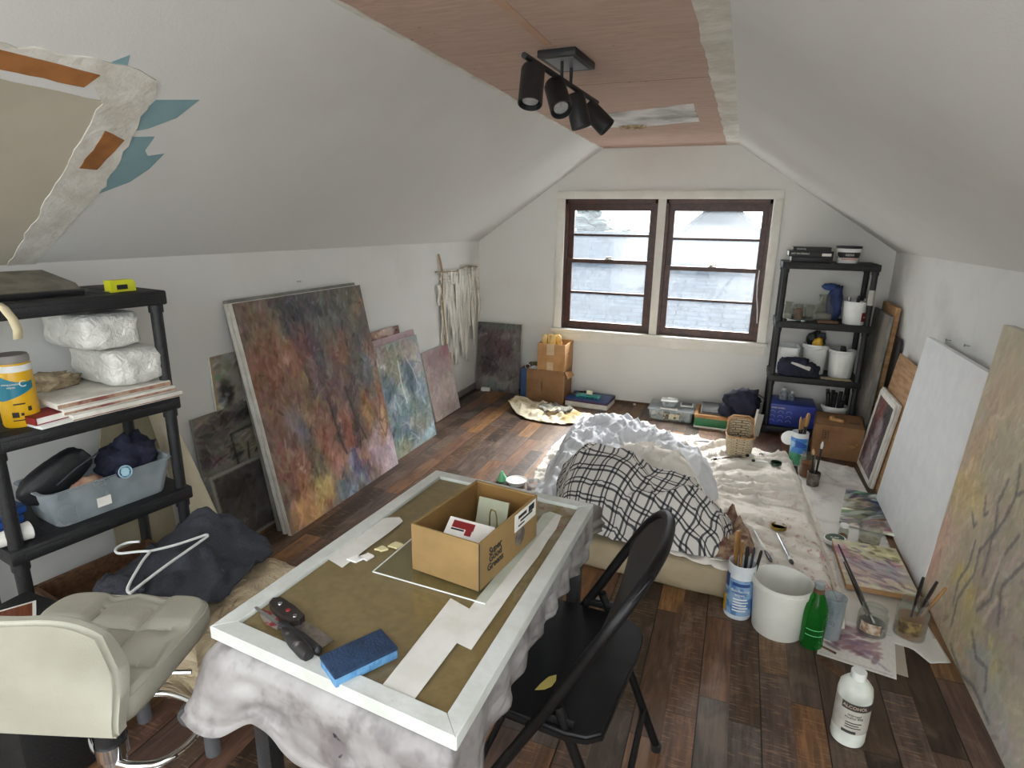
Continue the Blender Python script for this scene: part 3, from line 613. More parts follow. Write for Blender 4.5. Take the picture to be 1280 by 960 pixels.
canvas_obj('backing_board', 'bare brown cardboard backing standing behind the taped purple study', 'board', (.862, 4.165), RW, .125, .60, .745, None, .008, 'wood', edges='cardboard_sheet')
# panels between right shelf and wall
for i, (x, y, w, h, tl, mt, lab, d) in enumerate([(.872, 4.88, .50, .93, .05, 'stretchd', 'grey-washed tall panel leaning beside the far right shelf', .02), (.915, 4.84, .40, .98, .04, 'wood', 'tall wooden panel with bare pine edge between the right shelf and wall', .03), (.96, 4.7, .42, .80, .02, 'black', 'dark sheet of board flat against the right wall behind the pine panel', .008)]):
    cvx = None
    if i == 0:
        cvx = Cv(w, h, '#77746d', 30); [cvx.blob(*b) for b in [(.3, .7, .3, .2, '#5b5a52'), (.6, .4, .3, .2, '#918f88'), (.2, .2, .3, .2, '#625e58'), (.8, .8, .2, .2, '#8b8377')]]; cvx.strokes(300, 9, 2, 1.5, .3, .05)
    canvas_obj('panel', lab, 'panel', (x, y), RW, tl, w, h, cvx, d, mt)
# ------------------------------------------------------------------ plastic shelving units
def shelf_unit(label, loc, rz, w, d, levels, group='black plastic shelving units'):
    """local: front edge on y=0 from x=0..w, depth towards +y"""
    t = thing('shelving_unit', label, 'shelf', loc, rz, group)
    H = levels[-1]
    for x in (.0, w-.045):
        for y in (0, d-.045):
            m = MB(); m.tube([(x+.0225, y+.0225, 0), (x+.0225, y+.0225, H-.02)], .0185, 12)
            for z in levels: m.tube([(x+.0225, y+.0225, max(0, z-.07)), (x+.0225, y+.0225, z-.004)], .0225, 12)
            m.build('post', MT['shelf'], t)
    for z in levels:
        m = MB(); m.box(-.004, w+.004, -.004, d+.004, z-.045, z, bev=.006); m.box(.03, w-.03, -.0065, 0, z-.036, z-.012, bev=.003)
        for k in range(7): m.box(.05+k*(w-.1)/7, .05+(k+.55)*(w-.1)/7, .04, d-.04, z, z+.0012)
        m.build('shelf_tray', MT['shelf'], t)
    return t
LRZ = math.atan2(.48, .08)      # left unit: front edge runs towards +y
LO = (-1.815, .90)
shelf_unit('black four-tier plastic shelving unit at the left wall beside the white stool', (*LO, 0), LRZ, .525, .325, [.2, .555, .885, 1.237])
lc, ls = math.cos(LRZ), math.sin(LRZ)
def LS(u, v, z): return (LO[0]+u*lc-v*ls, LO[1]+u*ls+v*lc, z)     # u along front, v depth
RO = (.268, 4.56)
shelf_unit('black four-tier plastic shelving unit in the far right corner', (*RO, 0), 0, .585, .335, [.06, .44, .83, 1.237])
# ---- top of left shelf
t = thing('metal_ruler_board', 'dirty grey metal straightedge board lying on top of the left shelf', 'board', LS(-.12, .06, 1.2375), LRZ)
t.rotation_euler = (Matrix.Rotation(LRZ, 3, 'Z') @ Matrix.Rotation(.30, 3, 'X')).to_euler()
m = MB(); m.prism([(0, 0), (.44, .0), (.455, .08), (.42, .2), (0, .2)], 0, .006); m.build('metal_plate', M_('grey_metal', '#8a857b', '#6d6a61', 14, .6, .2, bump=.2), t)
m = MB(); m.box(0, .44, -.004, .012, .0, .016, bev=.003); m.build('rail', MT['black'], t)
t = thing('tape_measure', 'yellow tape measure on the right end of the left shelf top', 'tape measure', LS(.39, .045, 1.2375), LRZ+.1)
m = MB(); m.prism([(0, 0), (.078, 0), (.078, .025), (.07, .036), (.0, .036)], 0, .032, T(0, .034, 0, PI/2)); m.build('body', MT['lime'], t)
m = MB(); m.box(.018, .05, -.0015, .002, .008, .022); m.build('label_plate', MT['black'], t)
m = MB(); m.box(-.014, .004, .01, .03, .001, .004); m.build('hook', MT['steel'], t)
t = thing('masking_tape_strip', 'curled cream strip of tape hanging from the top of the left shelf', 'tape')
t.location = LS(.105, -.006, 1.239); t.rotation_euler = (0, 0, LRZ)
m = MB(); P = [(-.03, .03, .001), (-.02, .005, .001), (-.012, -.004, -.01), (0, -.012, -.04), (.006, -.013, -.07), (.004, -.01, -.095)]
m._add([(p[0]+s*.011, p[1], p[2]) for p in P for s in (-1, 1)], [(2*i, 2*i+1, 2*i+3, 2*i+2) for i in range(len(P)-1)]); m.build('strip', M_('tape_cream', '#d6cba6', None, 8, .7), t, solid=.0008)
# ---- second shelf of left unit
z2 = .8862
YC = M_('yellow_wrap', '#e0b220', '#d6a613', 7, .35)
def canister(name, label, cat, loc, r, h, body, open_top=True, group=None, sc=1.0):
    t = thing(name, label, cat, loc, 0, group)
    m = MB()
    if open_top: m.lathe([(r*.94, 0), (r, .006), (r, h), (r*.97, h+.002), (r*.93, h), (r*.92, .012), (0, .01)], 36)
    else: m.lathe([(r*.94, 0), (r, .006), (r, h*.87), (r*.94, h*.9), (r*.94, h*.905)], 36)
    m.build('body', body, t); return t
def wrap(m, r, a0, a1, zlo, zhi, n=24, th=.0007):
    """patch of a cylinder between angles; zlo/zhi may be functions of 0..1"""
    f1 = zlo if callable(zlo) else (lambda q: zlo); f2 = zhi if callable(zhi) else (lambda q: zhi)
    v = []; 
    for i in range(n+1):
        q = i/n; a = a0+(a1-a0)*q
        for rr in (r, r+th):
            v += [(rr*math.cos(a), rr*math.sin(a), f1(q)), (rr*math.cos(a), rr*math.sin(a), f2(q))]
    F = []
    for i in range(n):
        b = 4*i; F += [(b+2, b+3, b+7, b+6), (b, b+4, b+5, b+1), (b+1, b+5, b+7, b+3), (b, b+2, b+6, b+4)]
    m._add(v, F); return m
t = canister('wipes_canister', 'yellow wipes canister with a teal label on the left shelf', 'canister', LS(.118, .085, z2), .044, .20, YC, False)
m = MB(); m.lathe([(.0415, .181), (.043, .183), (.043, .196), (.040, .203), (0, .204)], 32); m.build('lid', M_('grey_lid', '#8e8a86', None, 8, .5), t)
m = MB(); m.lathe([(.0445, .158), (.0445, .176)], 32); m.build('clear_band', MT['white'], t)
m = MB(); wrap(m, .0443, -2.3, .45, lambda q: .078+.055*max(0, q-.35)**1.3+.03*max(0, .2-q), lambda q: .15-.02*math.sin(max(0, q-.35)*PI)*1.1, 30); m.build('teal_panel', M_('teal_print', '#1f7f96', '#187089', 9, .4), t)
text_mesh('C', .026, 'lettering', MT['paper'], t, T(0, 0, .124, 0, 0, 1.42), bend=.0452)
text_mesh('compostable\nwipes', .0085, 'lettering', MT['paper'], t, T(0, 0, .121, 0, 0, .82), bend=.0452)
m = MB(); wrap(m, .0443, -.95, -.6, .03, .045, 8); wrap(m, .0443, -.5, -.35, .034, .042, 8); wrap(m, .0443, -.1, .1, .045, .058, 8); wrap(m, .0443, -.95, -.1, .020, .023, 12); wrap(m, .0443, -.8, -.2, .066, .070, 12); m.build('fine_print', MT['ink'], t)
# stack of three small canvases, red notebook on white book
for i, (dz, du, dv, lab) in enumerate([(0, .20, .0, 'bottom small canvas of the three stacked on the left shelf'), (.019, .185, .012, 'middle small canvas of the three stacked on the left shelf, brown stained edge'), (.038, .175, .02, 'top small canvas of the three stacked on the left shelf')]):
    t = thing('small_canvas', lab, 'canvas', LS(du, dv-.02, z2+dz), LRZ, 'small canvases stacked on the left shelf')
    m = MB(); m.box(0, .33, 0, .26, 0, .0185, bev=.003); m.build('canvas_block', MT['stretch'], t)
    m = MB(); m.box(.0, .33, -.0012, .0, .003, .006+.004*i); m.build('stain', MT['rag'], t)
t = thing('book', 'thin white hardback book under the red notebook on the left shelf', 'book', LS(.118, -.025, z2), LRZ+.1)
m = MB(); m.box(0, .115, 0, .1, 0, .009, bev=.002); m.build('cover', MT['white'], t); m = MB(); m.box(.002, .116, -.001, .099, .0015, .0075); m.build('pages', MT['paper'], t)
t = thing('notebook', 'red notebook with cream pages lying on a white book on the left shelf', 'notebook', LS(.115, -.005, z2+.0092), LRZ+.12)
m = MB(); m.box(0, .105, 0, .085, 0, .0025); m.box(0, .105, 0, .085, .02, .0225); m.box(0, .003, 0, .085, 0, .0225); m.build('cover', MT['red'], t); m = MB(); m.box(.003, .102, .002, .083, .0025, .02); m.build('pages', MT['paper'], t)
# crumpled packs in clear film
FILM = N('wrapped_white'); _v = FILM.obj(); FILM.bsdf(L4('#d6d6d0'), .28, 0, (FILM.noise(38, _v, 4, .6, 1.), .8), .7, .012); FILM = FILM.m
def lump(name, parent, mt, c, r, amp=.1, fr=6, sub=4, flat_z=None, box=1.0, M=None):
    m = MB(); bmesh.ops.create_icosphere(m.bm, subdivisions=sub, radius=1)
    for v in m.bm.verts:
        p = v.co.copy()
        if box < .6: p = p/(abs(p.x)**7+abs(p.y)**7+abs(p.z)**7)**(1/7)
        elif box < 1: p = Vector([math.copysign(abs(q)**box, q) for q in p])
        k = 1+amp*nz(p.x*fr/3+c[0]*9, p.y*fr/3+c[1]*7, p.z*fr/3)+amp*.5*nz(p.x*fr, p.y*fr, p.z*fr)
        v.co = Vector((p.x*r[0]*k+c[0], p.y*r[1]*k+c[1], p.z*r[2]*k+c[2]))
        if flat_z is not None and v.co.z < flat_z: v.co.z = flat_z
        if M: v.co = M @ v.co
    return m.build(name, mt, parent, ang=180)
t = thing('wrapped_pack', 'lower crinkled white pack in clear film on the left shelf canvases', 'pack', LS(.425, .15, z2+.0571), LRZ, 'film wrapped packs')
lump('film', t, FILM, (0, 0, .0585), (.085, .14, .058), .06, 6, 4, 0, .45)
t = thing('wrapped_pack', 'upper crinkled white pack tilted on top of the other under the shelf top', 'pack', LS(.375, .17, z2+.0571+.117), LRZ, 'film wrapped packs')
lump('film', t, FILM, (0, 0, .06), (.09, .135, .056), .06, 6, 4, .002, .45)
t = thing('crumpled_cloth', 'crumpled beige cloth on the small canvases beside the film packs', 'cloth', LS(.245, .2, z2+.0571), LRZ)
lump('rag', t, M_('beige_rag', '#b3a58a', '#8c7c62', 18, .95, bump=.5), (0, 0, .018), (.075, .045, .03), .5, 7, 4, 0)
t = thing('paint_tube', 'dark crumpled tube with a green band left of the beige cloth', 'tube', LS(.165, .215, z2+.0571), LRZ+.4)
lump('tube', t, MT['black'], (0, 0, .012), (.035, .016, .012), .3, 6, 3, 0); m = MB(); m.tube([(.012, 0, .014), (.022, 0, .014)], .0165, 12); m.build('band', MT['dgreen'], t)
# ---- third shelf of left unit
z3 = .5562
t = thing('storage_bin', 'clear plastic bin full of black things on the third left shelf', 'bin', LS(.30, .12, z3), LRZ)
def tub(m, w, d, h, taper=.85, th=.003, r=.03):
    def ring(k, z, off):
        out = []
        W2, D2 = w/2*k-off, d/2*k-off
        for cx_, cy_, a0 in ((W2-r, D2-r, 0), (-W2+r, D2-r, PI/2), (-W2+r, -D2+r, PI), (W2-r, -D2+r, 1.5*PI)):
            for q in range(6):
                a = a0+q*PI/10; out.append((cx_+r*math.cos(a), cy_+r*math.sin(a), z))
        return out
    rings = [ring(taper, 0, 0), ring(taper+.01, .004, 0), ring(1, h, 0), ring(1.04, h, 0), ring(1.04, h+.004, 0), ring(1, h+.004, th), ring(taper+.01, .006, th)]
    n = 24; v = [p for rg in rings for p in rg]; F = []
    for i in range(len(rings)-1):
        for k in range(n): F.append((i*n+k, i*n+(k+1) % n, (i+1)*n+(k+1) % n, (i+1)*n+k))
    F.append(tuple(range(n))[::-1]); F.append(tuple(range((len(rings)-1)*n, len(rings)*n)))
    m._add(v, F); return m
tub(MB(), .38, .20, .115).build('tub', MT['clear2'], t)
m = MB(); m.box(-.06, -.02, -.1012, -.099, .03, .06); part_label(m.build('sticker', MT['paper'], t), 'small white sticker')
t = thing('pouch', 'black zipped pouch sticking up out of the clear bin', 'pouch', LS(.24, .12, z3+.02), LRZ)
lump('pouch_body', t, MT['black'], (0, 0, .13), (.105, .04, .05), .08, 4, 4, None, .7, T(0, 0, .0, 0, -.45, 0)); m = MB(); m.tube([(-.075, -.044, .1), (-.02, -.046, .135), (.05, -.044, .165)], .003, 6); m.build('zip', MT['denim'], t)
t = thing('tape_roll', 'ring-shaped roll with a pale blue rim in the clear bin', 'tape', LS(.325, .025, z3+.118), LRZ, None, (PI/2-.25, 0, LRZ))
m = MB(); m.lathe([(.013, 0), (.02, 0), (.02, .022), (.013, .022), (.013, 0)], 24); m.build('roll', MT['navy'], t); m = MB(); m.lathe([(.0185, .022), (.021, .022), (.021, .0245), (.0185, .0245), (.0185, .022)], 24); m.build('rim', M_('pale_blue', '#a9cfe0', None, 9, .4), t)
t = thing('dark_cloth', 'bundled black cloth heaped over the right end of the clear bin', 'cloth', LS(.40, .13, z3+.02), LRZ)
lump('bundle', t, MT['navy'], (0, 0, .1), (.09, .065, .075), .35, 6, 4, .005)
t = thing('rag', 'grey-brown rag tucked into the front of the clear bin', 'cloth', LS(.235, .05, z3+.05), LRZ); lump('bundle', t, MT['rag'], (0, 0, .05), (.045, .02, .03), .3, 6, 3)
for i in range(3):
    t = thing('sponge', ['bottom', 'middle', 'top'][i]+' blue sponge of the three stacked at the left end of the third shelf', 'sponge', LS(.02+.01*i, .15, z3+i*.0255), LRZ+.1*i-.1, 'blue sponges on the left shelf')
    m = MB(); m.box(-.05, .055, -.035, .035, 0, .024, bev=.006); m.build('foam', MT['blue'], t); m = MB(); m.box(-.0505, .0555, -.0355, .0355, .019, .0245, bev=.004); m.build('scrub_pad', MT['dblue'], t)
t = thing('paper_cup', 'white paper cup lying on its side behind the left shelf post', 'cup', LS(.02, .045, z3+.027), 0, None, (0, PI/2, LRZ))
m = MB(); m.lathe([(.019, -.05), (.026, .045), (.027, .047), (.0265, .049), (.025, .047), (.0185, -.048), (0, -.048)], 24); m.build('cup_wall', MT['paper'], t); m = MB(); m.lathe([(0, .042), (.024, .042), (.0245, .0445), (0, .0445)], 24); m.build('lid', MT['white'], t)
# ---- bottom of left unit
z4 = .2012
t = thing('wooden_tray', 'brown wooden tray holding a white board at the bottom of the left shelf', 'tray', LS(.12, .015, z4), LRZ)
m = MB(); m.box(0, .38, 0, .28, 0, .012)
for (a, b, c_, d_) in ((0, .38, 0, .015), (0, .38, .265, .28), (0, .015, 0, .28), (.365, .38, 0, .28)): m.box(a, b, c_, d_, .012, .075)
m.build('tray_body', MT['wood2'], t)
t = thing('white_board_offcut', 'long white board offcut lying slanted in the wooden tray', 'board', LS(.145, .045, z4+.0135), LRZ, None)
t.rotation_euler = (Matrix.Rotation(LRZ, 3, 'Z') @ Matrix.Rotation(.5, 3, 'X')).to_euler()
m = MB(); m.box(0, .33, 0, .075, 0, .006, bev=.001); m.build('board_face', M_('cream_board', '#d8d0b8', None, 8, .8), t)
# ---- black box with a photo print, foreground left
t = thing('black_box', 'black speckled storage box at the lower left edge of the picture', 'box', (-1.765, .69, 0), 0)
m = MB(); m.box(0, .235, 0, .20, 0, .44, bev=.01); m.build('box_body', M_('speckled_black', '#131314', '#2b2a2a', 120, .7, bump=.3, bsc=150, lo=.6, hi=.75), t); m = MB(); m.box(-.006, .241, -.006, .206, .44, .452, bev=.004); m.build('lid', M_('speckled_lid', '#151516', '#302e2e', 120, .6, bump=.3, bsc=150, lo=.6, hi=.75), t)
t = thing('photo_print', 'white-edged print of brown stripes on the black box at lower left', 'print', (-1.625, .76, .4522), -.55)
m = MB(); m.box(-.12, .05, -.06, .06, 0, .0015); m.build('sheet', MT['paper'], t)
n = N('striped_print'); v = n.obj(); s_ = n.n('ShaderNodeSeparateXYZ'); n.l(v, s_.inputs[0]); f = n.noise(40, n.mp(v, (.05, 2, 1)), 3, .6)
n.bsdf(n.ramp(f, [(.3, lin('#2e1c14')), (.45, lin('#7a4526')), (.55, lin('#5a2a1c')), (.7, lin('#b58a5a'))]), .3)
m = MB(); m.box(-.112, .042, -.052, .052, .0015, .002); m.build('photo', n.m, t)
# ------------------------------------------------------------------ things on the far right shelf (front y = 4.56)
def RS(x, y, z): return (x, 4.56+y, z)
def book(name, label, loc, w, d, h, rz, mt, spine=None, group=None):
    t = thing(name, label, 'book', loc, rz, group)
    m = MB(); m.box(0, w, 0, d, 0, .004); m.box(0, w, 0, d, h-.004, h); m.box(0, w, 0, .004, 0, h, bev=.0015); m.build('cover', mt, t)
    m = MB(); m.box(.004, w-.004, .004, d-.004, .004, h-.004); m.build('pages', MT['paper'], t)
    if spine: text_mesh(spine[0], spine[1], 'lettering', MT['paper'], t, T(w*spine[2], -.0006, h*.5, PI/2), align='LEFT')
    return t
zt = 1.2385
book('book', 'bottom thick black book of the stack on the right shelf top', RS(.315, .03, zt), .255, .16, .036, 0, MT['black'], None, 'black books on the right shelf')
b2 = book('book', 'middle black book with white spine lettering on the right shelf top', RS(.295, .02, zt+.0363), .275, .17, .038, .02, MT['black'], ('ART MATERIALS', .016, .05), 'black books on the right shelf')
m = MB(); m.box(.205, .262, -.0012, .0, .006, .024); m.build('white_block', MT['paper'], b2)
book('book', 'top and smallest black book of the stack on the right shelf top', RS(.318, .03, zt+.0746), .235, .15, .026, -.03, MT['black'], ('oil painting', .013, .1), 'black books on the right shelf')
t = thing('paint_tub', 'white tub with a black label band and dark lid on the right shelf top', 'tub', RS(.665, .09, zt))
m = MB(); m.lathe([(.062, 0), (.064, .004), (.075, .098), (.074, .1), (0, .1)], 36); m.build('body', MT['white'], t)
m = MB(); m.lathe([(.078, .096), (.0785, .108), (.076, .112), (0, .112)], 36); m.build('lid', MT['black'], t)
m = MB(); wrap(m, .0705, -2.75, -.4, .036, .072, 20, .003); m.build('label_band', MT['black'], t)
text_mesh('GESSO', .018, 'lettering', MT['paper'], t, T(0, 0, .054), bend=.0745)
m = MB(); wrap(m, .0755, -2.2, -.95, .022, .034, 14, .0015); m.build('label_strip', M_('pink_label', '#c9a49a', None, 8, .6), t)
m = MB(); m.tube([(-.073, 0, .07), (-.06, -.05, .035), (0, -.079, .014), (.06, -.05, .035), (.073, 0, .07)], .0025, 6); m.build('handle', MT['white'], t)
z = .8315
def jar(name, label, x, y, z, r, h, mt, fill=None, cat='jar', neck=.8, prof=None, group=None):
    t = thing(name, label, cat, RS(x, y, z) if z > .05 else (x, y, z), 0, group)
    m = MB(); m.lathe(prof or [(r*.95, 0), (r, .006), (r, h*.78), (r*neck, h*.86), (r*neck, h), (r*neck-.003, h), (r*neck-.003, h*.86), (r-.003, h*.77), (r-.003, .008), (0, .006)], 28); m.build('glass_wall', mt, t)
    if fill:
        m = MB(); m.lathe([(0, .0075), (r-.0045, .0085), (r-.0045, h*fill[0]), (0, h*fill[0])], 24); m.build('contents', fill[1], t)
    return t
jar('glass_jar', 'tall clear glass jar at the left end of the upper right shelf', .345, .12, z, .034, .125, MT['glass'], (.3, MT['stretch']))
jar('glass_jar', 'jar with rust-brown contents, second from left on the upper right shelf', .412, .12, z, .036, .11, MT['glass'], (.75, M_('rust_powder', '#6d4a3a', '#a17a62', 30, .9)))
jar('glass_jar', 'short empty clear jar, third from left on the upper right shelf', .485, .12, z, .034, .11, MT['glass'])
t = jar('glass_carafe', 'round clear glass carafe with a narrow neck on the upper right shelf', .575, .17, z, .06, .19, MT['glass'], (.25, M_('cloudy_water', '#a9a79c', None, 9, .3)), 'carafe', 1, [(.05, 0), (.062, .01), (.064, .08), (.05, .105), (.036, .12), (.034, .165), (.04, .178), (.037, .18), (.031, .165), (.033, .12), (.047, .103), (.06, .08), (.058, .012), (0, .008)])
t = thing('blue_bag', 'crumpled dark blue cloth bag slumped beside the white bucket on the right shelf', 'bag', RS(.645, .2, z)); lump('bag_body', t, M_('blue_bag', '#2c3f72', '#212e56', 14, .7, bump=.4), (0, 0, .12), (.05, .04, .125), .3, 5, 4, .001); lump('bag_flap', t, MT['dblue'], (-.045, 0, .235), (.05, .02, .025), .3, 5, 3)
def bucket(name, label, loc, r0, r1, h, mt, stuff=None, group=None, handle=True):
    t = thing(name, label, 'bucket', loc, 0, group)
    m = MB(); m.lathe([(r0, 0), (r0+.002, .004), (r1-.002, h*.86), (r1+.003, h*.87), (r1+.003, h*.93), (r1, h*.94), (r1, h), (r1-.004, h), (r0-.002, .006), (0, .006)], 40); m.build('tub', mt, t)
    if handle:
        m = MB(); m.tube([(-r1-.003, 0, h*.9), (-r1*.8, -r1*.7, h*.66), (0, -r1*1.06, h*.52), (r1*.8, -r1*.7, h*.66), (r1+.003, 0, h*.9)], .002, 6); m.build('wire_handle', MT['steel'], t)
    return t
t = bucket('bucket', 'white bucket with a red label and metal bits on the upper right shelf', RS(.757, .085, z), .064, .073, .155, MT['white'], handle=False)
m = MB(); wrap(m, .0715, -1.05, -.25, .025, .085, 12, .0015); m.build('red_label', MT['red'], t); m = MB(); wrap(m, .0732, -.85, -.45, .05, .058, 8, .001); m.build('label_print', MT['paper'], t)
for i, (a, b, lab) in enumerate([((-.03, .0, .06), (-.045, .01, .18), 'steel tool handle leaning left in the red-labelled bucket'), ((.0, .02, .06), (.02, .01, .19), 'dark tool standing in the middle of the red-labelled bucket'), ((.03, .0, .06), (.055, -.01, .175), 'bright metal tool leaning right in the red-labelled bucket')]):
    m = MB(); m.tube([Vector(a), Vector(b)], [.006, .012], 8); o = m.build('tool', MT['black'] if i == 1 else MT['steel']); o.location = RS(.757, .085, z); tag(o, lab, 'tool', 'tools in the red-labelled bucket')
for i, (x, y, rz, mt, lab) in enumerate([(.365, .02, .5, 'white', 'crumpled white paint tube at the front left of the upper right shelf'), (.41, .03, 2.2, 'black', 'dark paint tube lying before the rust-brown jar'), (.445, .025, 1.9, 'teal', 'small teal paint tube lying before the short clear jar')]):
    t = thing('paint_tube', lab, 'paint tube', RS(x, y, z), rz, 'paint tubes on the right shelf')
    m = MB(); m.grid(10, 6, lambda u, v: ((v-.5)*.07, .011*math.cos(2*PI*u)*(1-.25*v), .001+(.010+.009*math.sin(2*PI*u))*(1-.75*v)+.001), None, True); m.build('tube_body', MT[mt], t)
    m = MB(); m.tube([(-.036, 0, .01), (-.048, 0, .01)], .007, 10); m.build('cap', MT['black' if mt != 'black' else 'white'], t)
t = thing('wood_block', 'flat brown wood offcut before the carafe on the upper right shelf', 'wood', RS(.53, .012, z)); m = MB(); m.box(0, .13, 0, .05, 0, .02, bev=.002); m.build('offcut', MT['wood2'], t)
t = thing('tape_wrap', 'pale tape wrapped round the right front post of the far shelf', 'tape', RS(.585-.0225+.268, .0225, .97)); m = MB(); m.lathe([(.0187, 0), (.0198, 0), (.0198, .1), (.0187, .1), (.0187, 0)], 20); m.build('band', M_('grey_tape', '#b4b2ac', None, 8, .5), t)
z = .4415
t = thing('white_bin', 'square white plastic bin at the left of the middle right shelf', 'bin', RS(.38, .17, z)); tub(MB(), .15, .2, .19, .92).build('tub', MT['white'], t)
t = thing('navy_garment', 'folded navy garment bundled at the front of the middle right shelf', 'clothing', RS(.455, .045, z)); lump('folded_cloth', t, MT['navy'], (-.03, 0, .06), (.1, .035, .075), .16, 5, 4, .0, .6); lump('fold', t, MT['navy'], (.06, 0, .045), (.075, .033, .055), .2, 5, 4, .0, .7)
t = thing('envelope', 'white paper envelope lying slanted on the navy garment', 'envelope', RS(.40, -.002, z+.095), 0, None, (.55, .32, -.1)); m = MB(); m.box(0, .13, 0, .085, 0, .003, bev=.001); m.poly([(0, .085, .0036), (.065, .035, .0044), (.13, .085, .0036)]); m.build('paper_sheet', MT['paper'], t)
t = bucket('bucket', 'white bucket of black and yellow packets, middle of the right shelf', RS(.565, .2, z), .07, .084, .215, MT['white'], handle=False)
for i, (dx, dy, mt, h, lab) in enumerate([(-.03, .01, 'black', .06, 'black packet at the left in the packet bucket'), (.01, -.03, 'yellow', .03, 'yellow packet at the front of the packet bucket'), (.03, .02, 'denim', .06, 'dark grey packet at the right of the packet bucket'), (0, .04, 'black', .07, 'black packet at the back of the packet bucket')]):
    o = lump('packet', None, MT[mt], (0, 0, .0), (.034, .022, .05), .35, 5, 3); o.location = RS(.565+dx, .2+dy, z+.185+h); tag(o, lab, 'packet', 'packets in the bucket')
t = bucket('bucket', 'white bucket with dark tools right of the packet bucket', RS(.735, .15, z), .072, .085, .195, MT['white'], handle=False)
for i, (dx, dy, a, lab) in enumerate([(-.02, .0, .1, 'dark bottle top at the left in the tool bucket'), (.03, .02, -.1, 'dark tool at the right in the tool bucket'), (.0, -.02, .05, 'dark tool at the front of the tool bucket')]):
    m = MB(); m.tube([(0, 0, .01), (a*.2, 0, .2+.02*(i == 0))], .017-.004*i, 10); o = m.build('tool', MT['black']); o.location = RS(.735+dx, .15+dy, z); tag(o, lab, 'tool', 'tools in the middle shelf bucket')
t = thing('cloth', 'beige cloth edge spread under the buckets on the middle right shelf', 'cloth', RS(.70, .015, z)); m = MB(); m.grid(16, 4, lambda u, v: ((u-.5)*.19, -.012+v*.07, .001+.006*abs(nz(u*5, v*2))+.0005)); m.build('cloth_sheet', M_('beige_cloth', '#b9ab8c', None, 9, .9), t, solid=.002)
z = .0615
t = thing('blue_box', 'blue carton with white print at the bottom of the right shelf', 'box', RS(.29, .02, z)); m = MB(); m.box(0, .32, 0, .26, 0, .165, bev=.01); m.build('carton', M_('blue_carton', '#2a3f9a', '#22347f', 9, .5), t)
text_mesh('PAPER TOWELS', .013, 'lettering', MT['paper'], t, T(.025, -.0008, .135, PI/2), align='LEFT')
m = MB()
for i in range(3):
    for j in range(3): m.tube([(.035+.055*i+.018*math.cos(a), -.0006, .03+.034*j+.016*math.sin(a)) for a in [k*PI/6 for k in range(7)]], .0014, 5)
m.build('pattern', M_('pale_blue_print', '#93a6dc', None, 9, .6), t)
for i, x in enumerate((.395, .45)):
    t = thing('bottle', ['left and larger white bottle standing on the blue carton', 'right and smaller white bottle standing on the blue carton'][i], 'bottle', RS(x, .17, z+.1655), 0, 'white bottles on the blue carton'); k = 1-.25*i
    m = MB(); m.lathe([(.026*k, 0), (.028*k, .004), (.028*k, .05*k), (.014*k, .066*k), (.013*k, .07*k), (0, .07*k)], 20); m.build('body', MT['clear2'], t); m = MB(); m.lathe([(.015*k, .069*k), (.015*k, .088*k), (0, .089*k)], 16); m.build('cap', MT['white'], t)
t = bucket('bucket', 'white bucket crammed with black handles at the bottom of the right shelf', RS(.735, .14, z), .072, .085, .17, MT['white'])
rr = random.Random(5)
for i in range(7):
    a = i*2*PI/7; m = MB(); m.tube([(.03*math.cos(a), .03*math.sin(a), .012), (.06*math.cos(a), .06*math.sin(a), .21+.07*rr.random())], [.008, .013], 8); o = m.build('tool', MT['black']); o.location = RS(.735, .14, z); tag(o, 'black handled tool crammed in the bottom bucket of the right shelf', 'tool', 'tools in the bottom bucket')
# ---- brown carton before the right shelf
def carton(t, w, d, h, mt, open_=True, th=.004):
    m = MB(); m.box(0, w, 0, d, 0, th)
    for a, b, c_, d_ in ((0, w, 0, th), (0, w, d-th, d), (0, th, th, d-th), (w-th, w, th, d-th)): m.box(a, b, c_, d_, th, h)
    if not open_: m.box(0, w, 0, d, h-th, h)
    return m.build('carton', mt, t)
t = thing('cardboard_box', 'closed brown cardboard box on the floor before the right shelf', 'box', (.565, 4.205, 0), -.10)
carton(t, .285, .31, .225, MT['card3'], False); m = MB(); m.box(-.0008, .2858, -.0008, 0, .108, .111); m.build('fold_line', MT['inside'], t)
m = MB()
for a, b, c_, d_ in ((.05, .085, .125, .128), (.05, .085, .18, .183), (.05, .053, .125, .183), (.082, .085, .125, .183), (.06, .075, .135, .142), (.06, .075, .15, .157), (.06, .075, .165, .172)): m.box(a, b, -.001, 0, c_, d_)
m.build('print_block', MT['ink'], t)
m = MB(); m.prism([(0, 0), (.06, .006), (.055, .02), (.03, -.02)], -.0015, 0, T(.2, 0, .105, PI/2)); m.build('torn_patch', MT['card2'], t)
for i in (0, 1, 2): m = MB(); m.prism([(0, 0), (.025, 0), (.028, .012), (.006, .014)], 0, .0006, T(.19+.024*i, .1, .225)); m.build('scrawl', MT['ink'], t)
t = thing('wood_offcut', 'bent strip of cardboard lying on the closed brown box', 'offcut', (.665, 4.30, .226), -.5); m = MB(); m.box(0, .075, 0, .03, 0, .018, bev=.002); m.box(-.01, .01, -.005, .035, 0, .03, bev=.002); m.build('strip', MT['card2'], t)
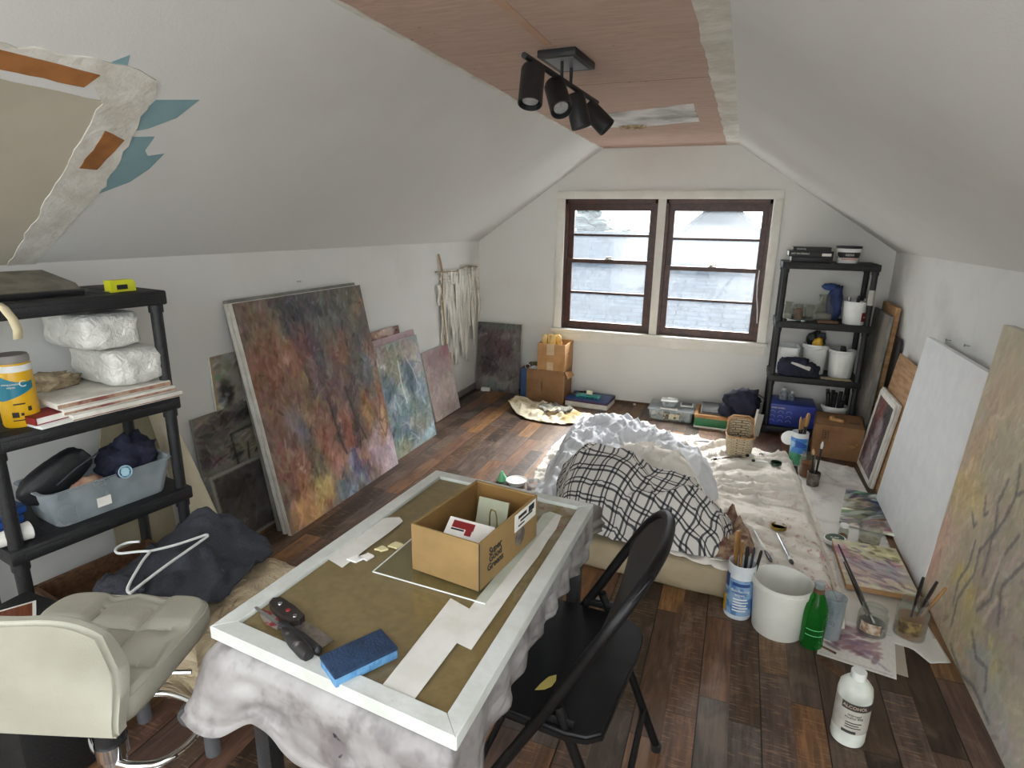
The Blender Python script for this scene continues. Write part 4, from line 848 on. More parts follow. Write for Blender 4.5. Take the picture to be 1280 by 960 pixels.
# ------------------------------------------------------------------ back wall, left of the window
t = thing('cardboard_box', 'lower torn brown cardboard box with a blue side under the window', 'box', (-1.655, 4.645, 0))
carton(t, .375, .265, .283, MT['card3']); m = MB(); m.box(-.003, .05, -.003, 0, .0, .284); m.box(-.003, 0, -.003, .267, 0, .284); m.build('blue_panel', M_('blue_panel', '#34507c', '#2c456c', 6, .7), t)
m = MB(); m.prism([(0, 0), (.003, 0), (.002, .1), (-.003, .115)], -.002, 0, T(.185, 0, .08, PI/2)); m.build('tear', MT['paper'], t)
m = MB(); m.prism([(.373, 0), (.377, 0), (.377, .03), (.373, .02)], .02, .25); m.prism([(0, 0), (.07, .02), (.06, .12), (.02, .10)], 0, .003, T(.378, .02, .28, .3, 1.3, .0)); m.build('torn_flap', MT['card2'], t)
t = thing('tape_roll', 'roll of white tape standing in the lower torn box', 'tape', (-1.56, 4.72, .25), .3, None, (PI/2, 0, .6)); m = MB(); m.lathe([(.025, -.012), (.045, -.012), (.045, .012), (.025, .012), (.025, -.012)], 24); m.build('ring', MT['paper'], t)
t = thing('scissors', 'handle loop poking out of the lower torn box beside the blue side', 'scissors', (-1.615, 4.70, .27), 0); m = MB(); m.tube([(.022*math.cos(a), .005*math.sin(a), .02+.02*math.sin(a)) for a in [k*PI/7 for k in range(14)]], .0035, 6, True); m.tube([(0, 0, .0), (.01, 0, -.1)], .004, 6); m.build('grip', MT['white'], t)
t = thing('green_packet', 'crumpled olive packet in the lower torn box', 'packet', (-1.59, 4.80, .27)); lump('packet_body', t, M_('olive', '#6c7250', '#4e4436', 20, .6), (.02, 0, .0), (.045, .04, .045), .3, 5, 3)
t = thing('cardboard_box', 'upper open cardboard box with packing tape, stacked on the torn one', 'box', (-1.515, 4.652, .2845))
carton(t, .238, .255, .222, MT['card2'])
m = MB(); m.box(.085, .14, -.001, 0, .0, .07); m.box(.08, .145, -.001, 0, .13, .222); m.build('packing_tape', MT['tape'], t)
m = MB(); m.box(.2381, .2389, .08, .13, .13, .14); m.build('print_mark', MT['red'], t)
rr = random.Random(9)
for i in range(5):
    m = MB(); a = rr.uniform(-.5, .5); m.grid(6, 4, lambda u, v: (.03*math.cos(a)*(u-.5)*2+.015*math.sin(u*5+i), .03*math.sin(a)*(u-.5)*2+.01*math.sin(v*6+i), .08+v*.19+.012*math.sin(u*7+i)))
    o = m.build('yellow_sheet', M_('yellow_paper', '#e6b94e', '#f0dca0', 9, .7) if i == 0 else bpy.data.materials['yellow_paper'], None, solid=.003); o.location = (-1.475+.027*i, 4.74+.03*(i % 2), .29)
    tag(o, ['leftmost', 'second', 'middle', 'fourth', 'rightmost'][i]+' crumpled yellow sheet poking out of the upper box', 'paper', 'crumpled yellow sheets')
t = thing('cable', 'tangled cable beside the yellow sheets in the upper box', 'cable', (-1.36, 4.76, .47)); m = MB(); m.tube([(.035*math.cos(k*1.3)*(1-.02*k), .02*math.sin(k*1.7), .02*math.sin(k*.9)+.02) for k in range(22)], .004, 6); m.build('loop', MT['bwood'], t)
t = thing('sketch_pad', 'thick cream canvas pad with a blue cover on the floor under the window', 'pad', (-1.262, 4.655, 0), -.06)
m = MB(); m.box(0, .36, 0, .25, 0, .04, bev=.002); m.build('pages', MT['stretch'], t); m = MB(); m.box(-.002, .362, -.002, .252, .04, .058, bev=.002); m.build('purple_board', M_('purple_board', '#4a3350', None, 9, .6), t); m = MB(); m.box(.0, .362, -.002, .252, .058, .067, bev=.002); m.build('blue_cover', MT['dblue'], t)
t = thing('egg_carton', 'teal plastic cup tray on the blue pad', 'tray', (-1.19, 4.70, .068), -.05)
m = MB(); m.box(-.005, .205, -.005, .075, .018, .021, bev=.001)
for i in range(8):
    for j in range(3): m.lathe([(.008, 0), (.012, .02), (.0105, .02), (.007, .002), (0, .002)], 10, T(.012+.0255*i, .012+.025*j, 0))
m.build('tray_body', MT['teal'], t)
t = thing('tape_roll', 'cream and white tape block standing on the teal tray', 'tape', (-1.10, 4.73, .0895), .2); m = MB(); m.box(0, .05, 0, .03, 0, .035, bev=.004); m.build('block', M_('cream_block', '#d9d3b0', '#e6e3d6', 30, .6), t)
for i in range(3):
    t = thing('brush', 'paint brush lying across the back of the teal tray, '+['leftmost', 'middle', 'rightmost'][i], 'brush', (-1.22+.035*i, 4.80, .0675), .5+.3*i, 'brushes on the blue pad'); m = MB(); m.tube([(0, 0, .006), (.07, 0, .018)], .004, 6); m.build('brush_handle', MT['bhandle'], t); m = MB(); m.tube([(-.02, 0, .005), (0, 0, .006)], .005, 6); m.build('bristles', MT['bristle'], t)
# crumpled drop cloth
CL = M_('paint_stained_cloth', '#d8cfb6', '#b79a66', 7, .95, bump=.3, lo=.5, hi=.7)
t = thing('drop_cloth', 'crumpled cream paper drop cloth on the floor below the boxes', 'cloth', (-1.32, 4.36, 0))
P = [(-.35, .02), (-.27, -.08), (-.14, -.2), (.02, -.24), (.2, -.23), (.31, -.14), (.345, .06), (.2, .12), (.05, .2), (-.1, .24), (-.26, .25), (-.32, .2)]
def in_poly(x, y, P):
    c = False
    for (a, b), (e, f) in zip(P, P[1:]+P[:1]):
        if (b > y) != (f > y) and x < (e-a)*(y-b)/(f-b)+a: c = not c
    return c
def pdist(x, y, P):
    best = 9
    for (a, b), (e, f) in zip(P, P[1:]+P[:1]):
        dx, dy = e-a, f-b; q = max(0, min(1, ((x-a)*dx+(y-b)*dy)/(dx*dx+dy*dy))); best = min(best, math.hypot(x-a-q*dx, y-b-q*dy))
    return best
def sheet(name, P, hf, mt, parent=None, res=.015, th=.0015, uvf=False):
    """thin sheet over outline P with height hf(x, y, d)"""
    x0, x1 = min(p[0] for p in P), max(p[0] for p in P); y0, y1 = min(p[1] for p in P), max(p[1] for p in P)
    nx, ny = int((x1-x0)/res)+1, int((y1-y0)/res)+1; bm = bmesh.new(); V = {}
    for j in range(ny+1):
        for i in range(nx+1):
            x, y = x0+(x1-x0)*i/nx, y0+(y1-y0)*j/ny
            if in_poly(x, y, P): V[i, j] = bm.verts.new((x, y, hf(x, y, pdist(x, y, P))))
            else:
                # pull border vertices on to the outline
                d = pdist(x, y, P)
                if d < res*1.1:
                    best = None
                    for (a, b), (e, f) in zip(P, P[1:]+P[:1]):
                        dx, dy = e-a, f-b; q = max(0, min(1, ((x-a)*dx+(y-b)*dy)/(dx*dx+dy*dy))); px, py = a+q*dx, b+q*dy
                        dd = math.hypot(x-px, y-py)
                        if best is None or dd < best[0]: best = (dd, px, py)
                    V[i, j] = bm.verts.new((best[1], best[2], hf(best[1], best[2], 0)))
    for j in range(ny):
        for i in range(nx):
            q = [(i, j), (i+1, j), (i+1, j+1), (i, j+1)]
            if all(k in V for k in q): bm.faces.new([V[k] for k in q])
    for v in [v for v in bm.verts if not v.link_faces]: bm.verts.remove(v)
    m = MB(); m.bm.free(); m.bm = bm
    return m.build(name, mt, parent, ang=180, solid=th)
sheet('cloth_sheet', P, lambda x, y, d: .003+(.012+.055*abs(nz(x*7+3, y*7, 0, 3))+.03*abs(nz(x*17, y*17, 2, 2)))*min(1, .35+d*9)+(.05 if x < -.22 else 0)*ss(-.2, -.34, x), CL, t, .012)
P2 = [(-.1, -.02), (.02, -.12), (.16, -.06), (.2, .06), (.05, .13), (-.08, .12)]
part_label(sheet('stained_fold', P2, lambda x, y, d: .045+.05*abs(nz(x*9+1, y*9, 5, 3)), M_('grey_stain', '#8b897e', '#3f3d38', 9, .95, lo=.5, hi=.62), t, .012), 'grey and black stained fold')
t = thing('paper_scrap', 'small white folded scrap on the floor in the far left corner', 'scrap', (-2.075, 4.76, 0), .3); m = MB(); m.prism([(0, 0), (.075, .01), (.08, .04), (.005, .045)], 0, .03); m.build('folded_paper', MT['paper'], t); m = MB(); m.tube([(-.02, -.05, .003), (.01, 0, .005)], .003, 6); m.build('stick', MT['bwood'], t)
# white woven hanging on the left wall
t = thing('wall_hanging', 'white fabric-strip weaving hanging on the left wall by the corner', 'wall hanging', (XL, 4.12, 1.2))
STR = M_('white_strips', '#ece9e0', '#dfdbd0', 12, .9, bump=.2)
m = MB(); m.tube([(.02, -.05, -.10), (.022, .3, -.115), (.02, .5, -.085), (.02, .72, -.105)], .006, 8); m.build('branch', M_('pale_branch', '#b5a488', '#93836a', 20, .9), t)
m = MB(); m.tube([(.012, .02, .03), (.02, .03, -.02), (.02, .06, -.1), (.02, .05, -.3), (.03, .06, -.5), (.02, .11, -.72)], .009, 6); part_label(m.build('rope', M_('tan_rope', '#a08a6a', None, 20, .9), t), 'tan twisted rope')
rr = random.Random(3)
for i in range(26):
    y = .06+.62*i/25+rr.uniform(-.012, .012); L = rr.uniform(.45, .75)*(1.12-.3*abs(i/25-.5)) if i % 7 else .5; wd = rr.uniform(.024, .042); ph = rr.uniform(0, 6); xo = rr.uniform(.008, .022)
    m = MB(); m.grid(2, 14, lambda u, v: (xo+.008*math.sin(v*7+ph)+.006*v, y+(u-.5)*wd*(1+.5*math.sin(v*9+ph))+.02*v*math.sin(ph), -.10-L*v)); m.build('fabric_strip', STR, t, solid=.002)
for i in range(7):
    m = MB(); zz = -.125-.024*i-(.0 if i < 4 else .05); m.grid(40, 1, lambda u, v: (.014+.012*math.cos(u*PI*26+i*PI), .04+.66*u, zz-.018*v+.006*nz(u*4, i))); m.build('woven_band', STR, t, solid=.002)
for (y0, dz, L) in ((.0, -.2, .16), (.72, -.2, .2), (.74, -.3, .4), (.05, -.4, .3)):
    m = MB(); m.grid(2, 10, lambda u, v: (.02+.01*math.sin(v*6), y0+(u-.5)*.05*(1-.3*v)+.05*v*(1 if y0 > .5 else .3), dz-L*v)); m.build('side_tassel', STR, t, solid=.002)
# ------------------------------------------------------------------ back wall, right of the middle
t = thing('storage_bin', 'lidded clear plastic bin of paper scraps on the floor under the right window', 'bin', (-.395, 4.70, 0)); tub(MB(), .335, .27, .075, .95).build('tub', MT['clear'], t); m = MB(); m.box(-.175, .175, -.142, .142, .0795, .0865, bev=.003); m.build('lid', MT['clear2'], t)
rr = random.Random(8)
m = MB(); m.box(-.05, .07, -.145, -.139, .018, .06, bev=.002); m.build('label_card', M_('cream_print', '#d8d2b8', '#5c5a50', 60, .7, lo=.5, hi=.56), t)
for i in range(6): lump('scrap', t, MT[('paper', 'card2', 'denim', 'paper', 'rag', 'white')[i]], (-.13+.05*i, -.05+.04*(i % 3), .035), (.028, .05, .028), .3, 5, 2)
t = thing('small_container', 'small clear lidded container stacked on the clear bin', 'container', (-.415, 4.66, .0875), .05); tub(MB(), .12, .1, .05, .9).build('tub', MT['clear2'], t); m = MB(); m.box(-.065, .065, -.055, .055, .0545, .062, bev=.003); m.box(-.015, .015, -.02, .02, .062, .075, bev=.003); m.build('lid', MT['white'], t); 
t = thing('paper_pad', 'thin white pad lying before the small container on the clear bin', 'pad', (-.475, 4.575, .0875), .02); m = MB(); m.box(0, .13, 0, .03, 0, .008, bev=.001); m.build('pad_sheets', MT['paper'], t)
t = thing('phone', 'dark phone-sized slab in a white tray on the clear bin', 'device', (-.335, 4.69, .0875), .05); m = MB(); m.box(0, .1, 0, .09, 0, .014, bev=.004); m.build('tray_body', MT['white'], t); m = MB(); m.box(.01, .09, .01, .08, .014, .018, bev=.003); m.build('slab', M_('dark_slab', '#34383f', None, 9, .3), t)
t = thing('green_box', 'green-sided wooden tray on the floor between the clear bin and shelf', 'box', (-.21, 4.50, 0), 0)
m = MB(); m.box(0, .42, 0, .29, .012, .075, bev=.003); m.build('green_sides', MT['green'], t); m = MB(); m.box(-.003, .423, -.003, .293, 0, .012); m.build('white_base', MT['paper'], t)
m = MB()
for a, b, c_, d_ in ((-.003, .423, -.003, .02), (-.003, .423, .272, .293), (-.003, .02, .02, .272), (.4, .423, .02, .272)): m.box(a, b, c_, d_, .0755, .1)
m.box(.02, .4, .02, .272, .0755, .082); m.build('wooden_rim', MT['card2'], t)
t = thing('tablet', 'black tablet with grey case tilted on the green-sided tray', 'tablet', (-.165, 4.55, .101), .0, None, (.35, 0, .02)); m = MB(); m.box(-.008, .172, -.008, .14, 0, .006, bev=.002); m.build('case', M_('grey_case', '#7d7c78', None, 9, .6), t); m = MB(); m.box(0, .165, 0, .132, .006, .014, bev=.005); m.build('screen', MT['black'], t)
t = thing('jacket', 'navy jacket bundled on the right end of the green-sided tray', 'clothing', (.12, 4.60, .10))
lump('garment', t, MT['navy'], (0, .0, .09), (.13, .09, .12), .3, 5, 4, .001); lump('sleeve', t, MT['navy'], (-.1, -.04, .04), (.07, .05, .06), .3, 5, 3, .001, 1, None); m = MB(); m.tube([(-.1, -.05, .1), (-.03, -.04, .20), (.05, -.04, .215), (.14, -.03, .155)], .004, 6); part_label(m.build('trim_edge', MT['denim'], t), 'pale piped edge')
t = thing('white_board', 'narrow white-edged board leaning upright against the jacket', 'board', (.19, 4.455, 0), -.15, None, (-.12, .12, 0)); m = MB(); m.box(0, .014, 0, .01, 0, .2); m.build('white_edge', MT['paper'], t); m = MB(); m.box(.014, .055, .002, .008, 0, .17); m.build('grey_panel', M_('grey_board', '#9a9a92', None, 9, .8), t)
m = MB(); m.box(0, .02, 0, .012, 0, .014, bev=.002); o = m.build('plug', MT['paper']); o.location = (-.73, 4.88, 0); tag(o, 'tiny white plug on the floor by the back wall under the window', 'plug')
# ------------------------------------------------------------------ mattress and bedding
MQ = [(-.76, 2.335), (.475, 2.27), (.40, 3.77), (-.97, 4.08)]
MH = .125
def bil(Q, s, t):
    a, b, c_, d = Q
    return ((1-s)*(1-t)*a[0]+s*(1-t)*b[0]+s*t*c_[0]+(1-s)*t*d[0], (1-s)*(1-t)*a[1]+s*(1-t)*b[1]+s*t*c_[1]+(1-s)*t*d[1])
def qd(x, y, Q=MQ):       # signed inside distance
    return pdist(x, y, Q)*(1 if in_poly(x, y, Q) else -1)
t = thing('mattress', 'low beige mattress lying directly on the plank floor', 'mattress', (0, 0, 0))
m = MB(); n_ = 40
rings = [(.012, 0), (0, .012), (-.006, .045), (-.002, .08), (.006, .108), (.022, .122), (.045, MH)]
cx_, cy_ = sum(p[0] for p in MQ)/4, sum(p[1] for p in MQ)/4
V = []
for ins, z in rings:
    for e in range(4):
        a, b = MQ[e], MQ[(e+1) % 4]
        for k in range(n_):
            x, y = a[0]+(b[0]-a[0])*k/n_, a[1]+(b[1]-a[1])*k/n_; dx, dy = cx_-x, cy_-y; L = math.hypot(dx, dy)
            w_ = .012*nz(x*4, y*4, z*6, 2)
            V.append((x+dx/L*(ins+w_), y+dy/L*(ins+w_), z))
R_ = 4*n_; F = []
for i in range(len(rings)-1):
    for k in range(R_): F.append((i*R_+k, i*R_+(k+1) % R_, (i+1)*R_+(k+1) % R_, (i+1)*R_+k))
F.append(tuple(range((len(rings)-1)*R_, len(rings)*R_))); F.append(tuple(range(R_))[::-1])
m._add(V, F); m.build('mattress_body', M_('beige_ticking', '#a79a80', '#988a70', 4, .9, bump=.2, bsc=120), t, 60)
def sheet_mat():
    n = N('stained_sheet'); v = n.obj(); a = n.noise(4, v, 4, .6); b = n.noise(26, v, 3, .6); sp = n.n('ShaderNodeSeparateXYZ'); n.l(v, sp.inputs[0])
    col = n.mix(n.step(a, .4, .7), L4('#e4e0d8'), L4('#dad4c9'))
    reg = n.math('MULTIPLY', n.step(sp.outputs[0], .1, .42), n.step(sp.outputs[1], 3.4, 2.6))
    sp2 = n.math('MULTIPLY', n.step(b, .55, .66), n.math('ADD', .08, n.math('MULTIPLY', reg, .75)))
    col = n.mix(n.math('MULTIPLY', sp2, .8), col, L4('#b06a74'))
    col = n.mix(n.math('MULTIPLY', n.step(n.noise(50, v, 2), .68, .74), .5), col, L4('#8d7a74'))
    n.bsdf(col, .95, 0, (n.noise(300, v, 2), .15), .2, .002); return n.m
SHEET = sheet_mat()
def base_h(x, y):
    d = qd(x, y)
    return .006+MH*ss(-.06, .035, d)
def folds(x, y):
    # long soft folds fanning out from the plaid heap towards the right edge
    a = math.atan2(y-3.02, x+.55); r = math.hypot(x+.55, y-3.02)
    f = abs(nz(a*7.5+.8, r*.9, 1.7, 2)); rid = max(0, .28-f)/.28
    g = abs(nz(x*6, y*13+x*5, 4.1, 2)); rid2 = max(0, .2-g)/.2
    return .034*rid*rid*ss(.25, .5, r)+.014*rid2*rid2+.004*nz(x*5, y*5, 9)+.004
DC = [(-.30, 2.345), (.14, 2.30), (.30, 2.26), (.42, 2.19), (.50, 2.23), (.535, 2.5), (.515, 3.0), (.48, 3.6), (.44, 3.86), (.10, 3.96), (-.3, 4.08), (-.75, 4.14), (-1.02, 4.12), (-1.07, 3.7), (-1.04, 3.2), (-.98, 2.98), (-.93, 2.75), (-.6, 2.6)]
DC = [Vector((a, b)) for a, b in DC]; DC = [tuple(p) for p in DC]
t = thing('drop_cloth', 'wrinkled white sheet with pink paint spots spread over the mattress', 'cloth', (0, 0, 0))
sheet('sheet_cloth', DC, lambda x, y, d: base_h(x, y)+folds(x, y)*(.4+.6*ss(0, .08, d))+.001, SHEET, t, .0125, .002)
# heaps of bedding: height field = soft maximum of puffs
def heap(name, puffs, wr, mt, parent, res=.0125, base=None, cut=.012, uv=False, ctr=None):
    base = base or (lambda x, y: base_h(x, y)+.004)
    x0 = min(p[0]-max(p[2], p[3]) for p in puffs); x1 = max(p[0]+max(p[2], p[3]) for p in puffs); y0 = min(p[1]-max(p[2], p[3]) for p in puffs); y1 = max(p[1]+max(p[2], p[3]) for p in puffs)
    nx, ny = int((x1-x0)/res), int((y1-y0)/res); H = np.zeros((ny+1, nx+1)); B = np.zeros_like(H)
    for j in range(ny+1):
        for i in range(nx+1):
            x, y = x0+(x1-x0)*i/nx, y0+(y1-y0)*j/ny; s_ = 0
            for (cx, cy, rx, ry, rot, h, pw) in puffs:
                ca, sa = math.cos(rot), math.sin(rot); dx, dy = x-cx, y-cy; d2 = ((dx*ca+dy*sa)/rx)**2+((-dx*sa+dy*ca)/ry)**2
                d2 *= 1+.16*nz(x*5+cx, y*5, 3.3, 2)
                if d2 < 1: s_ += (h*(1-d2)**pw)**3
            s_ = s_**(1/3)
            H[j, i] = s_+(wr(x, y)*min(1, s_/.05) if s_ > 0 else 0); B[j, i] = base(x, y)
    Z = B+H; dx = (x1-x0)/nx; dy = (y1-y0)/ny
    U = np.zeros_like(Z); W_ = np.zeros_like(Z)
    U[:, 1:] = np.cumsum(np.sqrt(dx*dx+np.diff(Z, axis=1)**2*.7), axis=1); W_[1:] = np.cumsum(np.sqrt(dy*dy+np.diff(Z, axis=0)**2*.7), axis=0)
    U -= U[:, nx//2:nx//2+1]; W_ -= W_[ny//2:ny//2+1]
    for _ in range(3):      # let the weave run straight across small wrinkles
        for A in (U, W_): A[1:-1, 1:-1] = (A[1:-1, 1:-1]*2+A[:-2, 1:-1]+A[2:, 1:-1]+A[1:-1, :-2]+A[1:-1, 2:])/6
    def samp(A, x, y):
        fx = min(nx-1e-6, max(0, (x-x0)/dx)); fy = min(ny-1e-6, max(0, (y-y0)/dy)); i, j = int(fx), int(fy); fx -= i; fy -= j
        return (A[j, i]*(1-fx)+A[j, i+1]*fx)*(1-fy)+(A[j+1, i]*(1-fx)+A[j+1, i+1]*fx)*fy
    wsum = sum(p[2]*p[3] for p in puffs); ccx = sum(p[0]*p[2]*p[3] for p in puffs)/wsum; ccy = sum(p[1]*p[2]*p[3] for p in puffs)/wsum
    if ctr: ccx, ccy = ctr
    NA, NRr = 260, 70; R = []
    for k in range(NA):
        a = 2*PI*k/NA; best = .02
        for q in range(1, 240):
            r = q*.005
            if samp(H, ccx+r*math.cos(a), ccy+r*math.sin(a)) > cut: best = r
        R.append(best)
    for _ in range(4): R = [(R[k-1]+2*R[k]+R[(k+1) % NA])/4 for k in range(NA)]
    m = MB(); bm = m.bm; ul = bm.loops.layers.uv.new('UVMap'); rows = []; uvs = {}
    def vert(x, y, z):
        v = bm.verts.new((x, y, z)); uvs[v] = (samp(U, x, y), samp(W_, x, y)); return v
    c0 = vert(ccx, ccy, samp(Z, ccx, ccy))
    for j in range(1, NRr+2):
        row = []
        for k in range(NA):
            a = 2*PI*k/NA; f = min(1, (j/NRr)**.8); r = R[k]*f; x, y = ccx+r*math.cos(a), ccy+r*math.sin(a)
            z = samp(Z, x, y)
            if j == NRr: z = max(z, base(x, y)+.012)
            if j > NRr: x += .006*math.cos(a); y += .006*math.sin(a); z = base(x, y)+.001
            row.append(vert(x, y, z))
        rows.append(row)
    def fc(vs):
        f = bm.faces.new(vs)
        for l in f.loops: l[ul].uv = uvs[l.vert]
    for k in range(NA):
        fc((c0, rows[0][k], rows[0][(k+1) % NA]))
        for j in range(NRr): fc((rows[j][k], rows[j+1][k], rows[j+1][(k+1) % NA], rows[j][(k+1) % NA]))
    return m.build(name, mt, parent, ang=180)
DUV = M_('white_duvet', '#d9dde2', '#cfd4da', 3, .9, bump=.15, bsc=200)
def wr_d(x, y):
    f = abs(nz(x*5+y*4, y*4-x*2, 1.1, 2)); g = abs(nz(x*13-y*4, y*9+x*7, 5.1, 2)); return .024*(max(0, .25-f)/.25)**2+.026*(max(0, .26-g)/.26)**2+.012*nz(x*9, y*9, 2.2, 3)-.006
t = thing('duvet', 'puffy white duvet rumpled across the far left half of the mattress', 'duvet', (0, 0, 0))
heap('duvet_body', [(-.70, 3.25, .27, .46, .1, .17, .42), (-.50, 3.38, .30, .18, -.35, .19, .5), (-.22, 3.16, .33, .135, -.85, .20, .5), (-.80, 2.80, .15, .30, .1, .09, .5), (-.60, 3.5, .28, .2, -.2, .12, .4)], wr_d, DUV, t, ctr=(-.52, 3.18))
t = thing('pillow', 'cream white pillow lying between the duvet and the plaid blanket', 'pillow', (0, 0, 0))
heap('pillow_body', [(-.33, 2.93, .27, .16, -.6, .225, .42), (-.2, 2.80, .19, .13, -.7, .20, .45)], lambda x, y: .014*nz(x*10+y*6, y*9, 6.1, 3)+.028*(max(0, .2-abs(nz(x*6-y*6, y*3, 7, 2)))/.2)**2, M_('cream_pillow', '#ece9e2', '#e2ded4', 4, .9, bump=.15, bsc=200), t, base=lambda x, y: base_h(x, y)+.012)
def plaid_mat():
    n = N('plaid'); v = n.uv(); sp = n.n('ShaderNodeSeparateXYZ'); n.l(n.mp(v, rot=(0, 0, .35)), sp.inputs[0])
    def lines(c):
        f = n.math('FRACT', n.math('MULTIPLY', c, 1/.066))
        g = lambda p, w: n.step(n.math('ABSOLUTE', n.math('SUBTRACT', f, p)), w, w*.55)
        return n.math('MAXIMUM', g(.30, .095), g(.60, .07))
    a, b = lines(sp.outputs[0]), lines(sp.outputs[1])
    col = n.mix(n.math('MULTIPLY', a, .88), L4('#cfcdc8'), L4('#2a3039')); col = n.mix(n.math('MULTIPLY', b, .88), col, L4('#1f252e'))
    n.bsdf(col, .95, 0, (n.noise(300, n.obj(), 2), .2), .15, .002); return n.m
def wr_p(x, y):
    f = abs(nz(x*3-y*2.5+2, y*2+x*2, 8.1, 2)); return .030*(max(0, .25-f)/.25)**2+.016*nz(x*5, y*5, 4.4, 2)+.018*(max(0, .2-abs(nz(x*8+y*5, y*5-x*4, 2.7, 2)))/.2)**2-.008
t = thing('blanket', 'black and white plaid blanket heaped at the near end of the mattress', 'blanket', (0, 0, 0))
heap('blanket_cloth', [(-.50, 2.60, .22, .24, .2, .28, .34), (-.30, 2.54, .30, .19, -.25, .24, .36), (-.10, 2.52, .20, .17, -.5, .17, .42), (-.25, 2.44, .40, .10, -.04, .07, .4), (-.60, 2.68, .15, .2, .4, .19, .4), (-.42, 2.50, .2, .13, 0, .15, .4)], wr_p, plaid_mat(), t, .0115, base=lambda x, y: base_h(x, y)+.016)
t = thing('rag', 'stained brown rag with dried red paint at the right end of the plaid blanket', 'cloth', (.055, .0, 0))
RP = [(-.02, 2.72), (.02, 2.80), (.06, 2.66), (.12, 2.55), (.125, 2.44), (.09, 2.38), (.03, 2.33), (-.03, 2.34), (-.05, 2.42), (.03, 2.5), (.02, 2.62)]
sheet('rag_cloth', RP, lambda x, y, d: MH+.022+.05*abs(nz(x*14, y*14, 3, 3))+.05*ss(0, .03, d), M_('brown_rag', '#a08a70', '#6e4640', 22, .95, bump=.4), t, .009)
t = thing('paper_scrap', 'torn white paper scrap on the sheet behind the near wipes canister', 'scrap', (.05, 2.345, .15), .4); m = MB(); m.prism([(-.05, 0), (0, .015), (.05, .008), (.04, -.012), (-.01, -.01)], 0, .003); m.build('scrap_sheet', MT['paper'], t)
# ---- things on the sheet
zs = lambda x, y: base_h(x, y)+.02
def brush(label, a, b, rh=.004, hm='bhandle', ferr='steel', bm_='bristle', bl=.03, flat_=1.0, group=None, cat='brush', rb=None):
    """a = end of handle, b = tip of bristles (world)"""
    a, b = Vector(a), Vector(b); L = (b-a).length; rb = rb or rh*1.3
    t = thing('paint_brush', label, cat, a, 0, group); t.rotation_euler = (b-a).to_track_quat('Z', 'Y').to_euler()
    m = MB(); m.lathe([(0, 0), (rh*.6, .002), (rh*.8, L*.2), (rh*1.15, L*.55), (rh*.9, L-bl*1.9), (0, L-bl*1.9)], 10); m.build('handle', MT[hm], t)
    m = MB(); m.lathe([(rh*.9, L-bl*2), (rb, L-bl*1.1), (rb, L-bl*.9), (0, L-bl*.9)], 10, None, 1, flat_); m.build('ferrule', MT[ferr], t)
    m = MB(); m.lathe([(rb, L-bl), (rb*1.1, L-bl*.5), (rb*.45, L), (0, L)], 10, None, 1, flat_); m.build('bristles', MT[bm_], t); return t
brush('brush with a dark head lying before the wicker basket', (.165, 3.625, zs(0, 3)+.006), (-.045, 3.445, zs(0, 3)+.006), .005, 'blade', bm_='black', bl=.035)
brush('slim dark brush lying alone beyond the duvet towards the window', (-.157, 3.735, zs(0, 3)+.006), (-.035, 3.76, zs(0, 3)+.006), .004, bl=.02)
brush('white-handled dark-tipped brush pointing at the white bucket', (.176, 2.64, zs(.2, 2.6)+.006), (.24, 2.385, zs(.2, 2.6)+.006), .006, 'white', 'black', 'black', .05, .7)
brush('long grey-handled brush right of the white-handled one on the sheet', (.271, 2.65, zs(.2, 2.6)+.006), (.318, 2.40, zs(.2, 2.6)+.006), .006, 'steel', 'white', 'black', .028)
for i, (x, y, r, lab) in enumerate([(.19, 3.60, .5, 'squeezed white paint tube right of the wicker basket'), (.225, 3.52, .3, 'white paint tube between the basket and the green tin lid'), (.25, 3.66, .9, 'small paint tube behind the other two right of the basket')]):
    t = thing('paint_tube', lab, 'paint tube', (x, y, zs(x, y)), r, 'paint tubes by the basket')
    m = MB(); m.grid(10, 6, lambda u, v: ((v-.5)*.075, .012*math.cos(2*PI*u)*(1-.1*v), .002+(.011+.009*math.sin(2*PI*u))*(1-.8*v)), None, True); m.build('tube_body', MT['white'], t); m = MB(); m.tube([(-.037, 0, .012), (-.052, 0, .012)], .007, 10); m.build('cap', MT['black'], t)
def lid(label, x, y, z, r, h, mt, rim, inner=None):
    t = thing('jar_lid', label, 'lid', (x, y, z)); m = MB(); m.lathe([(r*.97, 0), (r, .002), (r, h), (r*.95, h+.002), (r*.9, h), (r*.9, h*.4), (0, h*.4)], 28); m.build('rim', rim, t)
    m = MB(); m.lathe([(0, h*.45), (r*.86, h*.45)], 28); m.build('inner_disc', inner or mt, t); return t
lid('green tin lid with gold rim on the sheet right of the basket', .305, 3.53, zs(.3, 3.5), .03, .014, MT['dgreen'], MT['dgreen'], MT['gold'])
lid('gold jar lid lying open on the sheet above the long grey brush', .282, 2.725, zs(.28, 2.72)-.004, .034, .012, MT['gold'], MT['gold'], M_('pale_gold', '#d8cf9a', None, 8, .4, .3))
